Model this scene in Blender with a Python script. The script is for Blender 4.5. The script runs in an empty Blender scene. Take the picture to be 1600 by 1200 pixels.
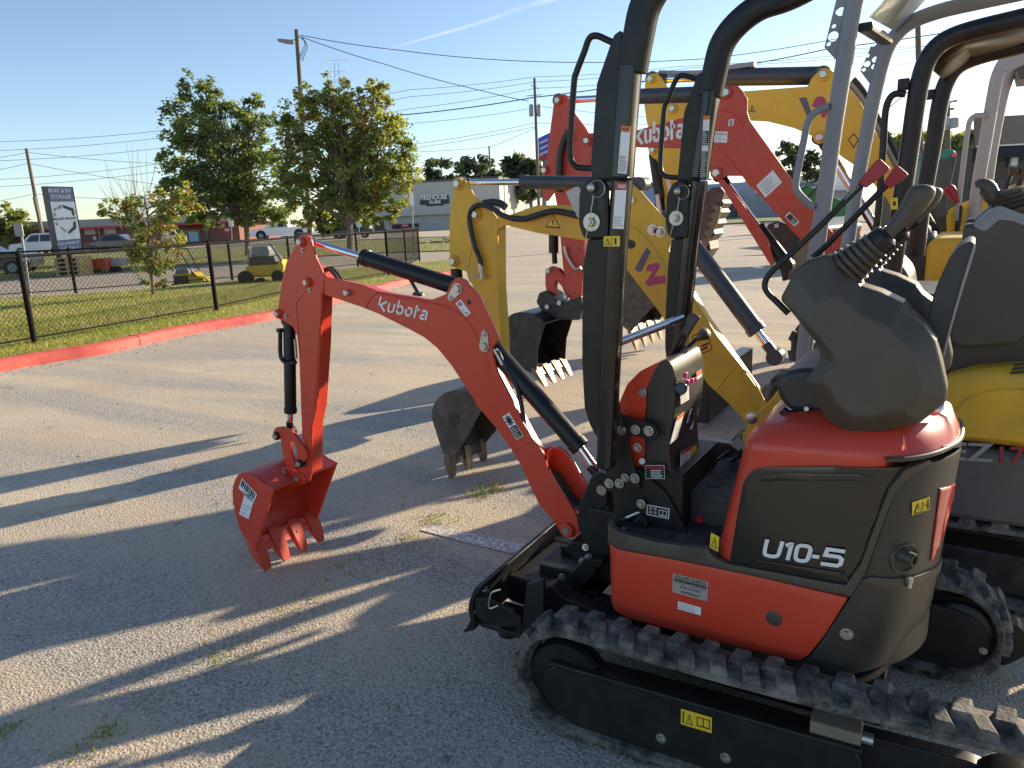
import bpy, bmesh, math, random
from mathutils import Vector as V, Matrix
from math import radians as R, sin, cos, pi, atan2, sqrt
random.seed(7)
S=bpy.context.scene; COL=S.collection
# ---------------------------------------------------------------- camera model (real camera, fitted to the photograph)
FPX=1150.0; CZ=1.5
ROLL=math.atan(0.042); PITCH=math.atan((600-(372-0.042*800))*cos(ROLL)/FPX); AZ=R(122)
FW=V((cos(AZ)*cos(PITCH),sin(AZ)*cos(PITCH),-sin(PITCH)))
R0=V((sin(AZ),-cos(AZ),0)); U0=R0.cross(FW)
CR=cos(ROLL)*R0-sin(ROLL)*U0; CU=sin(ROLL)*R0+cos(ROLL)*U0
def ray(px,py): return (FW*FPX+CR*(px-800)+CU*(600-py)).normalized()
def OY(px,py,y):
    d=ray(px,py); return V((0,0,CZ))+d*(y/d.y)
def OX(px,py,x):
    d=ray(px,py); return V((0,0,CZ))+d*(x/d.x)
def G(px,py,z=0.0):
    d=ray(px,py); return V((0,0,CZ))+d*((z-CZ)/d.z)
def AT(px,py,g):          # the point seen at px,py in the vertical plane facing the camera through ground point g
    d=ray(px,py); h=V((FW.x,FW.y,0)).normalized(); t=(g.x*h.x+g.y*h.y)/(d.x*h.x+d.y*h.y); return V((0,0,CZ))+d*t
# ---------------------------------------------------------------- materials
MAT={}
def pbr(name,col,rough=0.5,metal=0.0,var=0.12,vscale=6.0,bump=0.0,bscale=60.0,dust=0.0,coat=0.0,spec=0.5,dcol=(0.33,0.27,0.2),trans=0.0,streak=None):
    if name in MAT: return MAT[name]
    m=bpy.data.materials.new(name); m.use_nodes=True; nt=m.node_tree; N=nt.nodes; L=nt.links
    b=N['Principled BSDF']; b.inputs['Roughness'].default_value=rough; b.inputs['Metallic'].default_value=metal
    b.inputs['Specular IOR Level'].default_value=spec
    if coat: b.inputs['Coat Weight'].default_value=coat; b.inputs['Coat Roughness'].default_value=0.08
    if trans: b.inputs['Transmission Weight'].default_value=trans
    tc=N.new('ShaderNodeTexCoord')
    n=N.new('ShaderNodeTexNoise'); n.inputs['Scale'].default_value=vscale; n.inputs['Detail'].default_value=6; n.inputs['Roughness'].default_value=.65
    L.new(tc.outputs['Object'],n.inputs['Vector'])
    mr=N.new('ShaderNodeMapRange'); mr.inputs['From Min'].default_value=.3; mr.inputs['From Max'].default_value=.7
    mr.inputs['To Min'].default_value=1-var; mr.inputs['To Max'].default_value=1+var; L.new(n.outputs['Fac'],mr.inputs['Value'])
    mx=N.new('ShaderNodeMix'); mx.data_type='RGBA'; mx.blend_type='MULTIPLY'; mx.inputs['Factor'].default_value=1
    mx.inputs['A'].default_value=(*col,1); L.new(mr.outputs['Result'],mx.inputs['B'])
    out=mx.outputs['Result']
    rr=N.new('ShaderNodeMapRange'); rr.inputs['To Min'].default_value=max(0.03,rough-.09); rr.inputs['To Max'].default_value=min(1,rough+.09)
    L.new(n.outputs['Fac'],rr.inputs['Value']); L.new(rr.outputs['Result'],b.inputs['Roughness'])
    if dust:
        n2=N.new('ShaderNodeTexNoise'); n2.inputs['Scale'].default_value=14; n2.inputs['Detail'].default_value=8; n2.inputs['Roughness'].default_value=.7
        L.new(tc.outputs['Object'],n2.inputs['Vector'])
        m2=N.new('ShaderNodeMapRange'); m2.inputs['From Min'].default_value=.42; m2.inputs['From Max'].default_value=.75; m2.inputs['To Max'].default_value=dust
        L.new(n2.outputs['Fac'],m2.inputs['Value'])
        mx2=N.new('ShaderNodeMix'); mx2.data_type='RGBA'; L.new(m2.outputs['Result'],mx2.inputs['Factor'])
        L.new(out,mx2.inputs['A']); mx2.inputs['B'].default_value=(*dcol,1); out=mx2.outputs['Result']
    L.new(out,b.inputs['Base Color'])
    if bump:
        n3=N.new('ShaderNodeTexNoise'); n3.inputs['Scale'].default_value=bscale; n3.inputs['Detail'].default_value=5
        L.new(tc.outputs['Object'],n3.inputs['Vector'])
        bp=N.new('ShaderNodeBump'); bp.inputs['Strength'].default_value=bump; bp.inputs['Distance'].default_value=.01
        L.new(n3.outputs['Fac'],bp.inputs['Height']); L.new(bp.outputs['Normal'],b.inputs['Normal'])
    MAT[name]=m; return m
ORANGE=pbr('orange_paint',(.62,.05,.02),.36,coat=.2,var=.05,vscale=3,dust=.06)
ORANGED=pbr('dusty_orange_paint',(.58,.05,.022),.5,var=.12,dust=.22,bump=.05)
YELLOW=pbr('yellow_paint',(.78,.47,.02),.45,var=.08,vscale=4,dust=.14)
YELLOWD=pbr('worn_yellow_paint',(.70,.42,.02),.5,var=.16,vscale=5,dust=.25,bump=.05)
BLACKP=pbr('black_paint',(.013,.0128,.0125),.38,spec=.35,var=.15,dust=.05)
POSTB=pbr('gloss_black_post',(.009,.009,.009),.22,var=.1,dust=.04)
BLACKC=pbr('counterweight_plastic',(.034,.031,.026),.38,var=.12,bump=.05,bscale=300,dust=.04)
BLACKM=pbr('black_moulded_plastic',(.066,.054,.039),.42,var=.1,bump=.12,bscale=400,dust=.04)
BLACKG=pbr('glossy_black_panel',(.017,.0165,.0125),.2,var=.1,coat=.3,dust=.02)
RUBBER=pbr('track_rubber',(.045,.043,.04),.82,var=.35,vscale=14,bump=.4,bscale=90,dust=.85,dcol=(.33,.295,.24))
RUBMAT=pbr('rubber_floor_mat',(.03,.03,.031),.75,var=.2,bump=.2,bscale=120,dust=.22)
CHROME=pbr('chromed_rod',(.75,.75,.76),.12,1.0,var=.05)
ZINC=pbr('zinc_plated_steel',(.5,.48,.43),.35,.9,var=.15)
STEELD=pbr('worn_bucket_steel',(.085,.072,.062),.55,.35,var=.3,vscale=9,bump=.25,bscale=40,dust=.3)
BLACKB=pbr('black_bucket_paint',(.018,.018,.02),.38,.1,var=.3,bump=.1,bscale=30,dust=.15)
TOOTH=pbr('worn_tooth_steel',(.2,.155,.1),.5,.5,var=.25,bump=.2,dust=.3)
GREYP=pbr('grey_post_paint',(.24,.25,.27),.45,var=.08,dust=.06)
GREYL=pbr('light_grey_plastic',(.3,.3,.3),.5,var=.06)
DGREY=pbr('charcoal_plastic',(.085,.088,.09),.5,var=.1,dust=.12)
CYLG=pbr('charcoal_cylinder_paint',(.055,.06,.066),.4,var=.1,dust=.06)
HOSE=pbr('hydraulic_hose_rubber',(.02,.02,.021),.5,var=.1,dust=.08)
WHITE=pbr('white_decal',(.8,.8,.78),.4,var=.04)
DYEL=pbr('yellow_decal',(.8,.55,.03),.4,var=.04)
DBLK=pbr('black_decal_ink',(.012,.012,.012),.4,var=.05)
DORG=pbr('orange_decal_ink',(.75,.2,.04),.4,var=.05)
DRED=pbr('red_decal_ink',(.5,.03,.04),.4,var=.05)
DGRY=pbr('grey_decal_ink',(.3,.3,.31),.4,var=.05)
SILV=pbr('silver_decal',(.42,.4,.36),.4,.3,var=.06)
MAGE=pbr('magenta_decal_ink',(.42,.05,.12),.45,var=.06)
REFL=pbr('red_reflector',(.6,.03,.025),.15,var=.05,coat=.6)
REDG=pbr('red_grip',(.33,.02,.03),.45,var=.08)
PINK=pbr('pink_connector',(.7,.05,.2),.4,var=.06)
# ---------------------------------------------------------------- geometry helpers
def catmull(P,n=6,closed=False):
    out=[]; k=len(P)
    rng=range(k) if closed else range(k-1)
    for i in rng:
        p0=P[(i-1)%k] if closed or i>0 else P[i]; p1=P[i]; p2=P[(i+1)%k]; p3=P[(i+2)%k] if closed or i+2<k else P[(i+1)%k]
        for j in range(n):
            t=j/n; out.append(0.5*((2*p1)+(p2-p0)*t+(2*p0-5*p1+4*p2-p3)*t*t+(3*p1-p0-3*p2+p3)*t**3))
    if not closed: out.append(P[-1])
    return out
def rnd(P,r,n=4):         # round the corners of a closed polygon
    out=[]; k=len(P)
    for i in range(k):
        p=P[i]; a=P[i-1]-p; b=P[(i+1)%k]-p
        q=min(r,a.length*.45,b.length*.45)
        if q<1e-5: out.append(p.copy()); continue
        s=p+a.normalized()*q; e=p+b.normalized()*q
        for j in range(n+1):
            t=j/n; out.append(s*(1-t)**2+p*2*t*(1-t)+e*t*t)
    return out
def frame(d):
    d=d.normalized(); a=V((0,0,1)) if abs(d.z)<.9 else V((1,0,0))
    x=d.cross(a).normalized(); y=d.cross(x).normalized(); return x,y,d
TXT={}
def textmesh(s,bold=0.0,space=1.0,shear=0.0):
    k=(s,bold,space,shear)
    if k in TXT: return TXT[k]
    cu=bpy.data.curves.new('txt','FONT'); cu.body=s; cu.size=1; cu.offset=bold; cu.space_character=space; cu.shear=shear
    cu.resolution_u=3
    ob=bpy.data.objects.new('txt',cu); COL.objects.link(ob); dg=bpy.context.evaluated_depsgraph_get(); me=bpy.data.meshes.new_from_object(ob.evaluated_get(dg))
    vs=[v.co.copy() for v in me.vertices]; fs=[tuple(p.vertices) for p in me.polygons]
    bpy.data.objects.remove(ob); bpy.data.meshes.remove(me); bpy.data.curves.remove(cu)
    x0=min(v.x for v in vs); x1=max(v.x for v in vs); y0=min(v.y for v in vs); y1=max(v.y for v in vs)
    vs=[((v.x-x0)/(x1-x0),(v.y-y0)/(y1-y0)) for v in vs]
    TXT[k]=(vs,fs,(x1-x0)/(y1-y0)); return TXT[k]
class MB:
    def __init__(s,mat=None): s.v=[]; s.f=[]; s.fm=[]; s.mats=[]; s.mat=mat
    def mi(s):
        if s.mat not in s.mats: s.mats.append(s.mat)
        return s.mats.index(s.mat)
    def add(s,vs,fs,mat=None):
        if mat is not None: s.mat=mat
        o=len(s.v); s.v+=[V(v) for v in vs]; k=s.mi()
        for f in fs: s.f.append([i+o for i in f]); s.fm.append(k)
        return s
    def prism(s,P,vec,mat=None):
        n=len(P); P=[V(p) for p in P]; vec=V(vec)
        # orient so that normals point out
        nn=V((0,0,0))
        for i in range(n): nn+=P[i].cross(P[(i+1)%n])
        if nn.dot(vec)>0: P=P[::-1]
        vs=P+[p+vec for p in P]
        fs=[list(range(n)),list(range(2*n-1,n-1,-1))]+[[(i+1)%n,i,i+n,(i+1)%n+n] for i in range(n)]
        return s.add(vs,fs,mat)
    def box(s,c,size,M=None,mat=None,taper=1.0):
        c=V(c); hx,hy,hz=[q/2 for q in size]
        vs=[]
        for z in (-1,1):
            t=taper if z>0 else 1
            for (a,b) in ((-1,-1),(1,-1),(1,1),(-1,1)): vs.append(V((a*hx*t,b*hy*t,z*hz)))
        if M is not None: vs=[M@v for v in vs]
        vs=[v+c for v in vs]
        return s.add(vs,[(3,2,1,0),(4,5,6,7),(0,1,5,4),(1,2,6,5),(2,3,7,6),(3,0,4,7)],mat)
    def bx(s,x0,x1,y0,y1,z0,z1,mat=None): return s.box(((x0+x1)/2,(y0+y1)/2,(z0+z1)/2),(abs(x1-x0),abs(y1-y0),abs(z1-z0)),None,mat)
    def cyl(s,p0,p1,r0,r1=None,n=20,mat=None):
        p0=V(p0);p1=V(p1); r1=r0 if r1 is None else r1
        return s.lathe(p0,p1,[(0,r0),(1,r1)],n,mat)
    def lathe(s,p0,p1,prof,n=20,mat=None,caps=True):
        p0=V(p0);p1=V(p1);x,y,d=frame(p1-p0); vs=[];fs=[]
        for (t,r) in prof:
            for i in range(n):
                a=2*pi*i/n; vs.append(p0.lerp(p1,t) + (x*cos(a)+y*sin(a))*max(r,1e-5))
        for k in range(len(prof)-1):
            for i in range(n): fs.append((k*n+i,k*n+(i+1)%n,(k+1)*n+(i+1)%n,(k+1)*n+i))
        if caps: fs.append(tuple(range(n-1,-1,-1))); fs.append(tuple(range((len(prof)-1)*n,len(prof)*n)))
        # frame handedness: x cross y = d*(..) -> fix
        if x.cross(y).dot(d)<0: fs=[tuple(reversed(f)) for f in fs]
        return s.add(vs,fs,mat)
    def tube(s,P,r,n=10,mat=None,closed=False,rect=None,up=None):
        P=[V(p) for p in P]; k=len(P); vs=[];fs=[]
        up=V(up) if up is not None else None; px=None
        for i in range(k):
            if closed: d=(P[(i+1)%k]-P[i-1])
            else: d=(P[min(i+1,k-1)]-P[max(i-1,0)])
            d.normalize()
            if up is not None: x=up.cross(d).normalized()
            elif px is None: x=frame(d)[0]
            else: x=(px-d*px.dot(d)).normalized()
            px=x; y=d.cross(x)
            rr=r[i] if isinstance(r,(list,tuple)) else r
            if rect:
                w,h=rect; c=min(w,h)*.28
                pts=[(w/2,-h/2+c),(w/2,h/2-c),(w/2-c*.3,h/2-c*.3),(w/2-c,h/2),(-w/2+c,h/2),(-w/2+c*.3,h/2-c*.3),(-w/2,h/2-c),(-w/2,-h/2+c),(-w/2+c*.3,-h/2+c*.3),(-w/2+c,-h/2),(w/2-c,-h/2),(w/2-c*.3,-h/2+c*.3)]
                m=len(pts); vs+=[P[i]+x*a+y*b for a,b in pts]
            else:
                m=n; vs+=[P[i]+(x*cos(2*pi*j/n)+y*sin(2*pi*j/n))*rr for j in range(n)]
        for i in range(k if closed else k-1):
            for j in range(m):
                a=i*m+j;b=i*m+(j+1)%m; i2=(i+1)%k; fs.append((a,b,i2*m+(j+1)%m,i2*m+j))
        if not closed: fs.append(tuple(range(m-1,-1,-1))); fs.append(tuple(range((k-1)*m,k*m)))
        return s.add(vs,fs,mat)
    def loft(s,secs,mat=None,caps=True):
        n=len(secs[0]); vs=[p for q in secs for p in q]; fs=[]
        for k in range(len(secs)-1):
            for i in range(n): fs.append((k*n+i,k*n+(i+1)%n,(k+1)*n+(i+1)%n,(k+1)*n+i))
        if caps: fs.append(tuple(range(n-1,-1,-1))); fs.append(tuple(range((len(secs)-1)*n,len(secs)*n)))
        return s.add(vs,fs,mat)
    def bolt(s,p,d,r=.012,h=.01,mat=None,washer=True):
        p=V(p);d=V(d).normalized()
        if washer: s.cyl(p,p+d*h*.3,r*1.45,n=16,mat=mat)
        s.lathe(p,p+d*h,[(0,r),(.8,r),(1,r*.85)],6,mat); s.cyl(p,p+d*h*1.35,r*.42,n=8)
        return s
    def quad(s,A,u0,v0,u1,v1,off,mat,th=.0006):
        # A: sticker frame (origin, U, Vv, normal)
        o,U,W,nn=A; P=[o+U*a+W*b+nn*off for a,b in ((u0,v0),(u1,v0),(u1,v1),(u0,v1))]
        return s.prism(P,-nn*th,mat)
    def text(s,A,st,u0,v0,u1,v1,off,mat,bold=.0,space=1.0,shear=0.0):
        o,U,W,nn=A; vs,fs,ar=textmesh(st,bold,space,shear)
        return s.add([o+U*(u0+(u1-u0)*x)+W*(v0+(v1-v0)*y)+nn*off for x,y in vs],fs,mat)
    def build(s,name,parent=None,bevel=0.0,smooth=38,segs=2,solid=None,fix=False):
        me=bpy.data.meshes.new(name); o0=ORG(parent)
        me.from_pydata([v-o0 for v in s.v],[],s.f); me.update()
        for m in s.mats: me.materials.append(m)
        me.polygons.foreach_set('material_index',s.fm)
        if fix:
            bm=bmesh.new(); bm.from_mesh(me); bmesh.ops.remove_doubles(bm,verts=bm.verts,dist=1e-5); bmesh.ops.recalc_face_normals(bm,faces=bm.faces); bm.to_mesh(me); bm.free()
        if smooth:
            me.polygons.foreach_set('use_smooth',[True]*len(me.polygons)); me.set_sharp_from_angle(angle=R(smooth))
        ob=bpy.data.objects.new(name,me); COL.objects.link(ob)
        if parent: ob.parent=parent
        ROOT[ob]=o0
        if solid:
            md=ob.modifiers.new('solid','SOLIDIFY'); md.thickness=solid; md.offset=-1
        if bevel:
            md=ob.modifiers.new('bevel','BEVEL'); md.width=bevel; md.segments=segs; md.limit_method='ANGLE'; md.angle_limit=R(35)
        return ob
def cut(ob,holes,depth):
    # real holes: subtract short cylinders (centre, radius, axis) from a mesh
    o0=ROOT.get(ob,V((0,0,0))); T=[]
    bm=bmesh.new(); bm.from_mesh(ob.data); bmesh.ops.recalc_face_normals(bm,faces=bm.faces); bm.to_mesh(ob.data); bm.free()
    for c,r,ax in holes:
        mb=MB(ob.data.materials[0]); mb.cyl(c-ax*depth,c+ax*depth,r,n=18); t=mb.build('cutter',None,smooth=0,fix=True); t.location=-o0; T.append(t)
        md=ob.modifiers.new('cut','BOOLEAN'); md.operation='DIFFERENCE'; md.object=t; md.solver='EXACT'
    pw=ob.parent; 
    if pw: ob.parent=None
    bpy.context.view_layer.update()
    me=bpy.data.meshes.new_from_object(ob.evaluated_get(bpy.context.evaluated_depsgraph_get()))
    ob.modifiers.clear(); old=ob.data; ob.data=me
    if pw: ob.parent=pw
    for t in T: tm=t.data; bpy.data.objects.remove(t); bpy.data.meshes.remove(tm)
    bpy.data.meshes.remove(old)
ROOT={}
def ORG(o): return V((0,0,0)) if o is None else ROOT.get(o,V((0,0,0)))
def thing(name,label,cat,loc,group=None):
    o=bpy.data.objects.new(name,None); COL.objects.link(o); o.location=loc; o.empty_display_size=.1; ROOT[o]=V(loc)
    o['label']=label; o['category']=cat
    if group: o['group']=group
    return o
def tag(o,label=None,cat=None,group=None,kind=None):
    if label: o['label']=label
    if cat: o['category']=cat
    if group: o['group']=group
    if kind: o['kind']=kind
    return o
def PY(pts,y): return [OY(a,b,y) for a,b in pts]
def plate(mb,pts,y,th,mat=None,r=0.0):
    P=PY(pts,y); P=rnd(P,r) if r else P
    return mb.prism(P,V((0,th,0)),mat)
def qframe(a,b,c,nudge=None):   # bottom-left, bottom-right, top-left -> sticker frame
    U=b-a; W=c-a; n=U.cross(W).normalized()
    if n.dot(V((0,0,CZ))-a)<0: n=-n
    return (a,U,W,n)
def qpx(bl,br,tl,y): return qframe(OY(*bl,y),OY(*br,y),OY(*tl,y))
def stroke(mb,A,pts,w,off,mat,sm=0,asp=None):
    # flat pen stroke of width w (in sticker heights) along pts given in sticker heights
    o,U,W,nn=A; h=W.length; u=U.normalized(); w_=W/h
    P=[V((x,y,0)) for x,y in pts]
    if sm: P=catmull(P,sm)
    k=len(P); L=[];Rr=[]
    for i in range(k):
        a=(P[i]-P[i-1]).normalized() if i else (P[1]-P[0]).normalized(); b=(P[i+1]-P[i]).normalized() if i<k-1 else a
        n1=V((-a.y,a.x,0)); n2=V((-b.y,b.x,0)); m=(n1+n2); m=m.normalized() if m.length>.1 else n1; q=w/2/max(.45,m.dot(n1))
        L.append(P[i]+m*q); Rr.append(P[i]-m*q)
    T=lambda p:o+u*(p.x*h)+w_*(p.y*h)+nn*off
    mb.add([T(p) for p in L]+[T(p) for p in Rr],[(i,i+1,k+i+1,k+i) for i in range(k-1)],mat)
GLYPH={'K':([([(.08,1),(.08,.36)],0),([(.62,.74),(.22,.40),(.62,.0)],0)],.78),'u':([([(.07,.68),(.07,.25),(.14,.09),(.28,.05)],3),([(.46,.68),(.46,.2),(.40,.09),(.32,.05)],3)],.66),
'b':([([(.07,1),(.07,.42)],0),([(.07,.30),(.10,.14),(.28,.06),(.46,.16),(.49,.34),(.42,.55),(.26,.62),(.16,.58)],3)],.66),'o':([([(.10,.50),(.07,.34),(.12,.15),(.27,.06),(.43,.14)],3),([(.46,.2),(.5,.34),(.45,.53),(.29,.62),(.16,.56)],3)],.67),
't':([([(.1,.92),(.1,.0)],0),([(.1,.62),(.36,.62)],0)],.46),'a':([([(.10,.56),(.26,.63),(.42,.56),(.47,.42),(.47,.0)],3),([(.36,.08),(.22,.05),(.09,.12),(.08,.24),(.16,.33),(.34,.34)],3)],.62)}
def logo(mb,A,st,off,mat,w=.15):
    x=0; o,U,W,nn=A; tot=sum(GLYPH[c][1] for c in st); h=W.length; k=U.length/h/tot
    B=(o,U,W,nn)
    for c in st:
        for pts,sm in GLYPH[c][0]: stroke(mb,B,[((x+a)*k,b) for a,b in pts],w,off,mat,sm)
        x+=GLYPH[c][1]
def lines(mb,A,u0,v0,u1,v1,n,mat,off=.0012,fill=.5):  # small print
    rg=random.Random(n*7+int(u0*100))
    h=(v1-v0)/n
    for i in range(n):
        y=v1-h*(i+1)+h*.25; e=u1-(u1-u0)*rg.random()*.35
        u=u0
        while u<e:
            w=(u1-u0)*(.06+.14*rg.random()); mb.quad(A,u,y,min(u+w,e),y+h*fill,off,mat,.0003); u+=w+(u1-u0)*.03
def hyd(root,name,p0,ps,p1,rb,rr,mat=None,eye=True,cap=None):
    # p0: far end of barrel, ps: gland end of the barrel, p1: rod eye
    mat=mat or BLACKP; p0,ps,p1=V(p0),V(ps),V(p1)
    d=(ps-p0).normalized(); L=(ps-p0).length
    m=MB(mat); m.lathe(p0,ps,[(0,rb*.85),(.02,rb),(.94,rb),(.945,rb*1.1),(.995,rb*1.1),(1,rb*.95)],24)
    if eye: m.cyl(p0-V((0,rb*.95,0)),p0+V((0,rb*.95,0)),rb*.95,n=20)
    b=m.build(name,root,smooth=40)
    m=MB(CHROME); m.cyl(ps-d*.02,p1,rr,n=20); m.build('rod',b)
    if eye:
        m=MB(mat); m.cyl(p1-V((0,rb*.8,0)),p1+V((0,rb*.8,0)),rb*.9,n=20); m.cyl(p1-d*rb*1.8,p1,rr*1.25,n=16); m.build('rod_eye',b)
    return b
def pins(root,pts,y,r,h,mat,name='pin',collar=None):
    for (a,b) in pts:
        p=OY(a,b,y); m=MB(mat)
        if collar: m.lathe(p+V((0,.012,0)),p-V((0,h*.55,0)),[(0,r*1.5),(.85,r*1.5),(1,r*1.35)],20,collar)
        m.lathe(p,p-V((0,h,0)),[(0,r),(.85,r),(1,r*.8)],16,mat)
        m.build(name,root)
def bucket(root,prof,y0,y1,mat,open_pts,teeth,tmat,tlen=.09,th=.012,name='bucket',tdir=None,side=None):
    """prof: pixel outline (plane y0) of the shell curve from the top lip round the back to the cutting lip; open top/bottom are its ends"""
    P=catmull(PY(prof,y0),4); n=len(P)
    c=sum(P,V((0,0,0)))/n; m=MB(mat)
    In=[]
    for i,p in enumerate(P):
        t=(P[min(i+1,n-1)]-P[max(i-1,0)]).normalized(); nn=V((0,1,0)).cross(t)
        if nn.dot(c-p)<0: nn=-nn
        In.append(p+nn*th)
    W=V((0,y1-y0,0))
    vs=P+[p+W for p in P]+In+[p+W for p in In]; fs=[]
    for i in range(n-1):
        fs+= [(i,i+1,n+i+1,n+i),(2*n+i+1,2*n+i,3*n+i,3*n+i+1)]
    fs+=[(0,n,3*n,2*n),(n-1,2*n+n-1,3*n+n-1,2*n-1)]
    m.add(vs,fs,mat)
    b=m.build(name,root,bevel=.002,fix=True)
    side=side or []
    for yy in (y0-.004,y1-th+.004):
        s=MB(mat); Q=[p+V((0,yy-y0,0)) for p in P]+[OY(a,b_,y0)+V((0,yy-y0,0)) for a,b_ in side]
        s.prism(Q,V((0,th,0)),mat); s.build('side_plate',b,bevel=.003)
    lip=P[-1]; d=(P[-1]-P[-3]).normalized() if tdir is None else V(tdir).normalized()
    up=V((0,1,0)).cross(d).normalized()
    # cutting edge bar
    e=MB(mat); M=Matrix((d,V((0,1,0)),up)).transposed()
    e.box(lip+W/2-d*.01,(.07,(y1-y0)+.01,th*1.5),M); e.build('cutting_edge',b,bevel=.002)
    for k in range(teeth):
        y=(y1-y0)*(k+.5)/teeth if teeth>1 else (y1-y0)/2
        y=(y1-y0)*(.06+.88*k/(teeth-1))
        o=lip+V((0,y,0)); t=MB(tmat)
        w=.024*(y1-y0)/.37*1.25; h=.014
        secs=[]
        for (q,ww,hh) in ((-.06,w*.9,h),(-.02,w,h*1.5),(.35*tlen,w*.95,h*1.3),(tlen*.8,w*.75,h*.6),(tlen,w*.62,h*.25)):
            secs.append([o+d*q+V((0,a*ww,0))+up*bb*hh for a,bb in ((-1,-1),(1,-1),(1,1),(-1,1))])
        t.loft(secs); tt=t.build('tooth',b,bevel=.002,fix=True)
        m=MB(tmat); m.cyl(o-up*(h*1.6)+d*.004,o+up*(h*1.75)+d*.004,.009,n=10); m.build('bolt',tt)
    return b
def track(root,x0,x1,y0,y1,h,ang,rf=None,rr=None,pitch=.074,lug=.026,frame_mat=None,name='track',piv=None,lugs=True,th=.028):
    """rubber track loop: x0 front extreme, x1 rear extreme, y0 near face, y1 far face, h height of the belt"""
    rf=rf or h/2; rr=rr or h/2; base=V((x0,(y0+y1)/2,0)) if piv is None else V(piv); M=Matrix.Rotation(ang,3,'Z')
    hb=h-lug; r=hb/2
    # loop centre line from two discs of radius r, raised lug
    loop=[]; N=14; zc=lug+r; xa=x0+r+lug; xb=x1-r-lug
    for i in range(N+1):
        a=pi/2+pi*i/N; loop.append((xa+r*cos(a),zc+r*sin(a)))
    nx=int((xb-xa)/.05)
    for i in range(1,nx): loop.append((xa+(xb-xa)*i/nx,zc-r))
    for i in range(N+1):
        a=-pi/2+pi*i/N; loop.append((xb+r*cos(a),zc+r*sin(a)))
    for i in range(1,nx):
        t=i/nx; loop.append((xb+(xa-xb)*t,zc+r-.012*sin(pi*t)))
    def T(x,y,z): 
        p=V((x,y,z)); return M@(p-base)+base
    k=len(loop); C=V((sum(q[0] for q in loop)/k,0,zc))
    def nrm(i):
        a=loop[(i+1)%k];b=loop[i-1]; t=V((a[0]-b[0],0,a[1]-b[1])).normalized(); n=V((t.z,0,-t.x))
        p=V((loop[i][0],0,loop[i][1]))
        return -n if n.dot(p-C)<0 else n
    m=MB(RUBBER); vs=[];fs=[]
    sec=[(y0,0),(y0+.012,.004),(y1-.012,.004),(y1,0),(y1,-th*.6),(y1-.03,-th),(y0+.03,-th),(y0,-th*.6)]
    q=len(sec)
    for i in range(k):
        n=nrm(i); p=V((loop[i][0],0,loop[i][1]))
        for (y,o) in sec: 
            w=p+n*o; vs.append(T(w.x,y,w.z))
    for i in range(k):
        for j in range(q): fs.append((i*q+j,i*q+(j+1)%q,((i+1)%k)*q+(j+1)%q,((i+1)%k)*q+j))
    m.add(vs,fs)
    if lugs:
        # arclength sampling
        L=[0]
        for i in range(k):
            a=loop[i];b=loop[(i+1)%k]; L.append(L[-1]+math.hypot(b[0]-a[0],b[1]-a[1]))
        tot=L[-1]; cnt=int(tot/pitch); pt=tot/cnt
        def at(s):
            s%=tot
            for i in range(k):
                if L[i+1]>=s:
                    t=(s-L[i])/(L[i+1]-L[i]); a=loop[i];b=loop[(i+1)%k]
                    n=(nrm(i)*(1-t)+nrm((i+1)%k)*t).normalized()
                    return V((a[0]+(b[0]-a[0])*t,0,a[1]+(b[1]-a[1])*t)),n
        w=y1-y0; rg=random.Random(3)
        for c in range(cnt):
            for side in (0,1):
                s0=(c+.5*side)*pt; secs=[]
                ya,yb=(y0+.004,y0+w*.58) if side==0 else (y0+w*.42,y1-.004)
                for (f,sl) in ((0,0),(1,.0)):
                    pass
                def ring(o,grow):
                    pts=[]
                    for (yy,ds) in ((ya,-.34),(ya,.24),(yb,.36 if side==0 else .26),(yb,-.22 if side==0 else -.3)):
                        sk=.22*((yy-y0)/w-.5)*(1 if side==0 else -1)
                        p,n=at(s0+(ds*grow+sk)*pt); cy=(ya+yb)/2
                        ww=p+n*o; pts.append(T(ww.x,cy+(yy-cy)*(.5+.5*grow),ww.z))
                    return pts
                m.loft([ring(-.002,1.0),ring(lug*.75,.86),ring(lug*(1+.06*rg.uniform(-1,1)),.74)])
    b=m.build(name,root,bevel=.003,fix=True,smooth=45)
    return b,T
# ================================================================ camera, light, world
cd=bpy.data.cameras.new('camera'); cam=bpy.data.objects.new('camera',cd); COL.objects.link(cam); S.camera=cam
cam.matrix_world=Matrix(((CR.x,CU.x,-FW.x,0),(CR.y,CU.y,-FW.y,0),(CR.z,CU.z,-FW.z,CZ),(0,0,0,1)))
cd.sensor_width=36; cd.lens=36*FPX/1600; cd.clip_end=5000; cd.clip_start=.05
SUNAZ=R(66); SUNEL=R(18)
sd=V((cos(SUNAZ)*cos(SUNEL),sin(SUNAZ)*cos(SUNEL),sin(SUNEL)))
sl=bpy.data.lights.new('sun','SUN'); sl.energy=4.7; sl.angle=R(.5); sl.color=(1,.84,.61)
so=bpy.data.objects.new('sun',sl); COL.objects.link(so); so.rotation_euler=(-sd).to_track_quat('-Z','Y').to_euler(); so.location=(0,0,30)
wd=bpy.data.worlds.new('World'); S.world=wd; wd.use_nodes=True; nt=wd.node_tree
sk=nt.nodes.new('ShaderNodeTexSky'); sk.sky_type='NISHITA'; sk.sun_disc=False; sk.sun_elevation=SUNEL; sk.sun_rotation=pi/2-SUNAZ
sk.air_density=.8; sk.dust_density=.4; sk.ozone_density=1.4
nt.links.new(sk.outputs[0],nt.nodes['Background'].inputs[0]); nt.nodes['Background'].inputs[1].default_value=.098
S.view_settings.view_transform='Standard'; S.view_settings.look='None'; S.view_settings.gamma=1; S.view_settings.exposure=1.08; S.view_settings.use_curve_mapping=False
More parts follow.
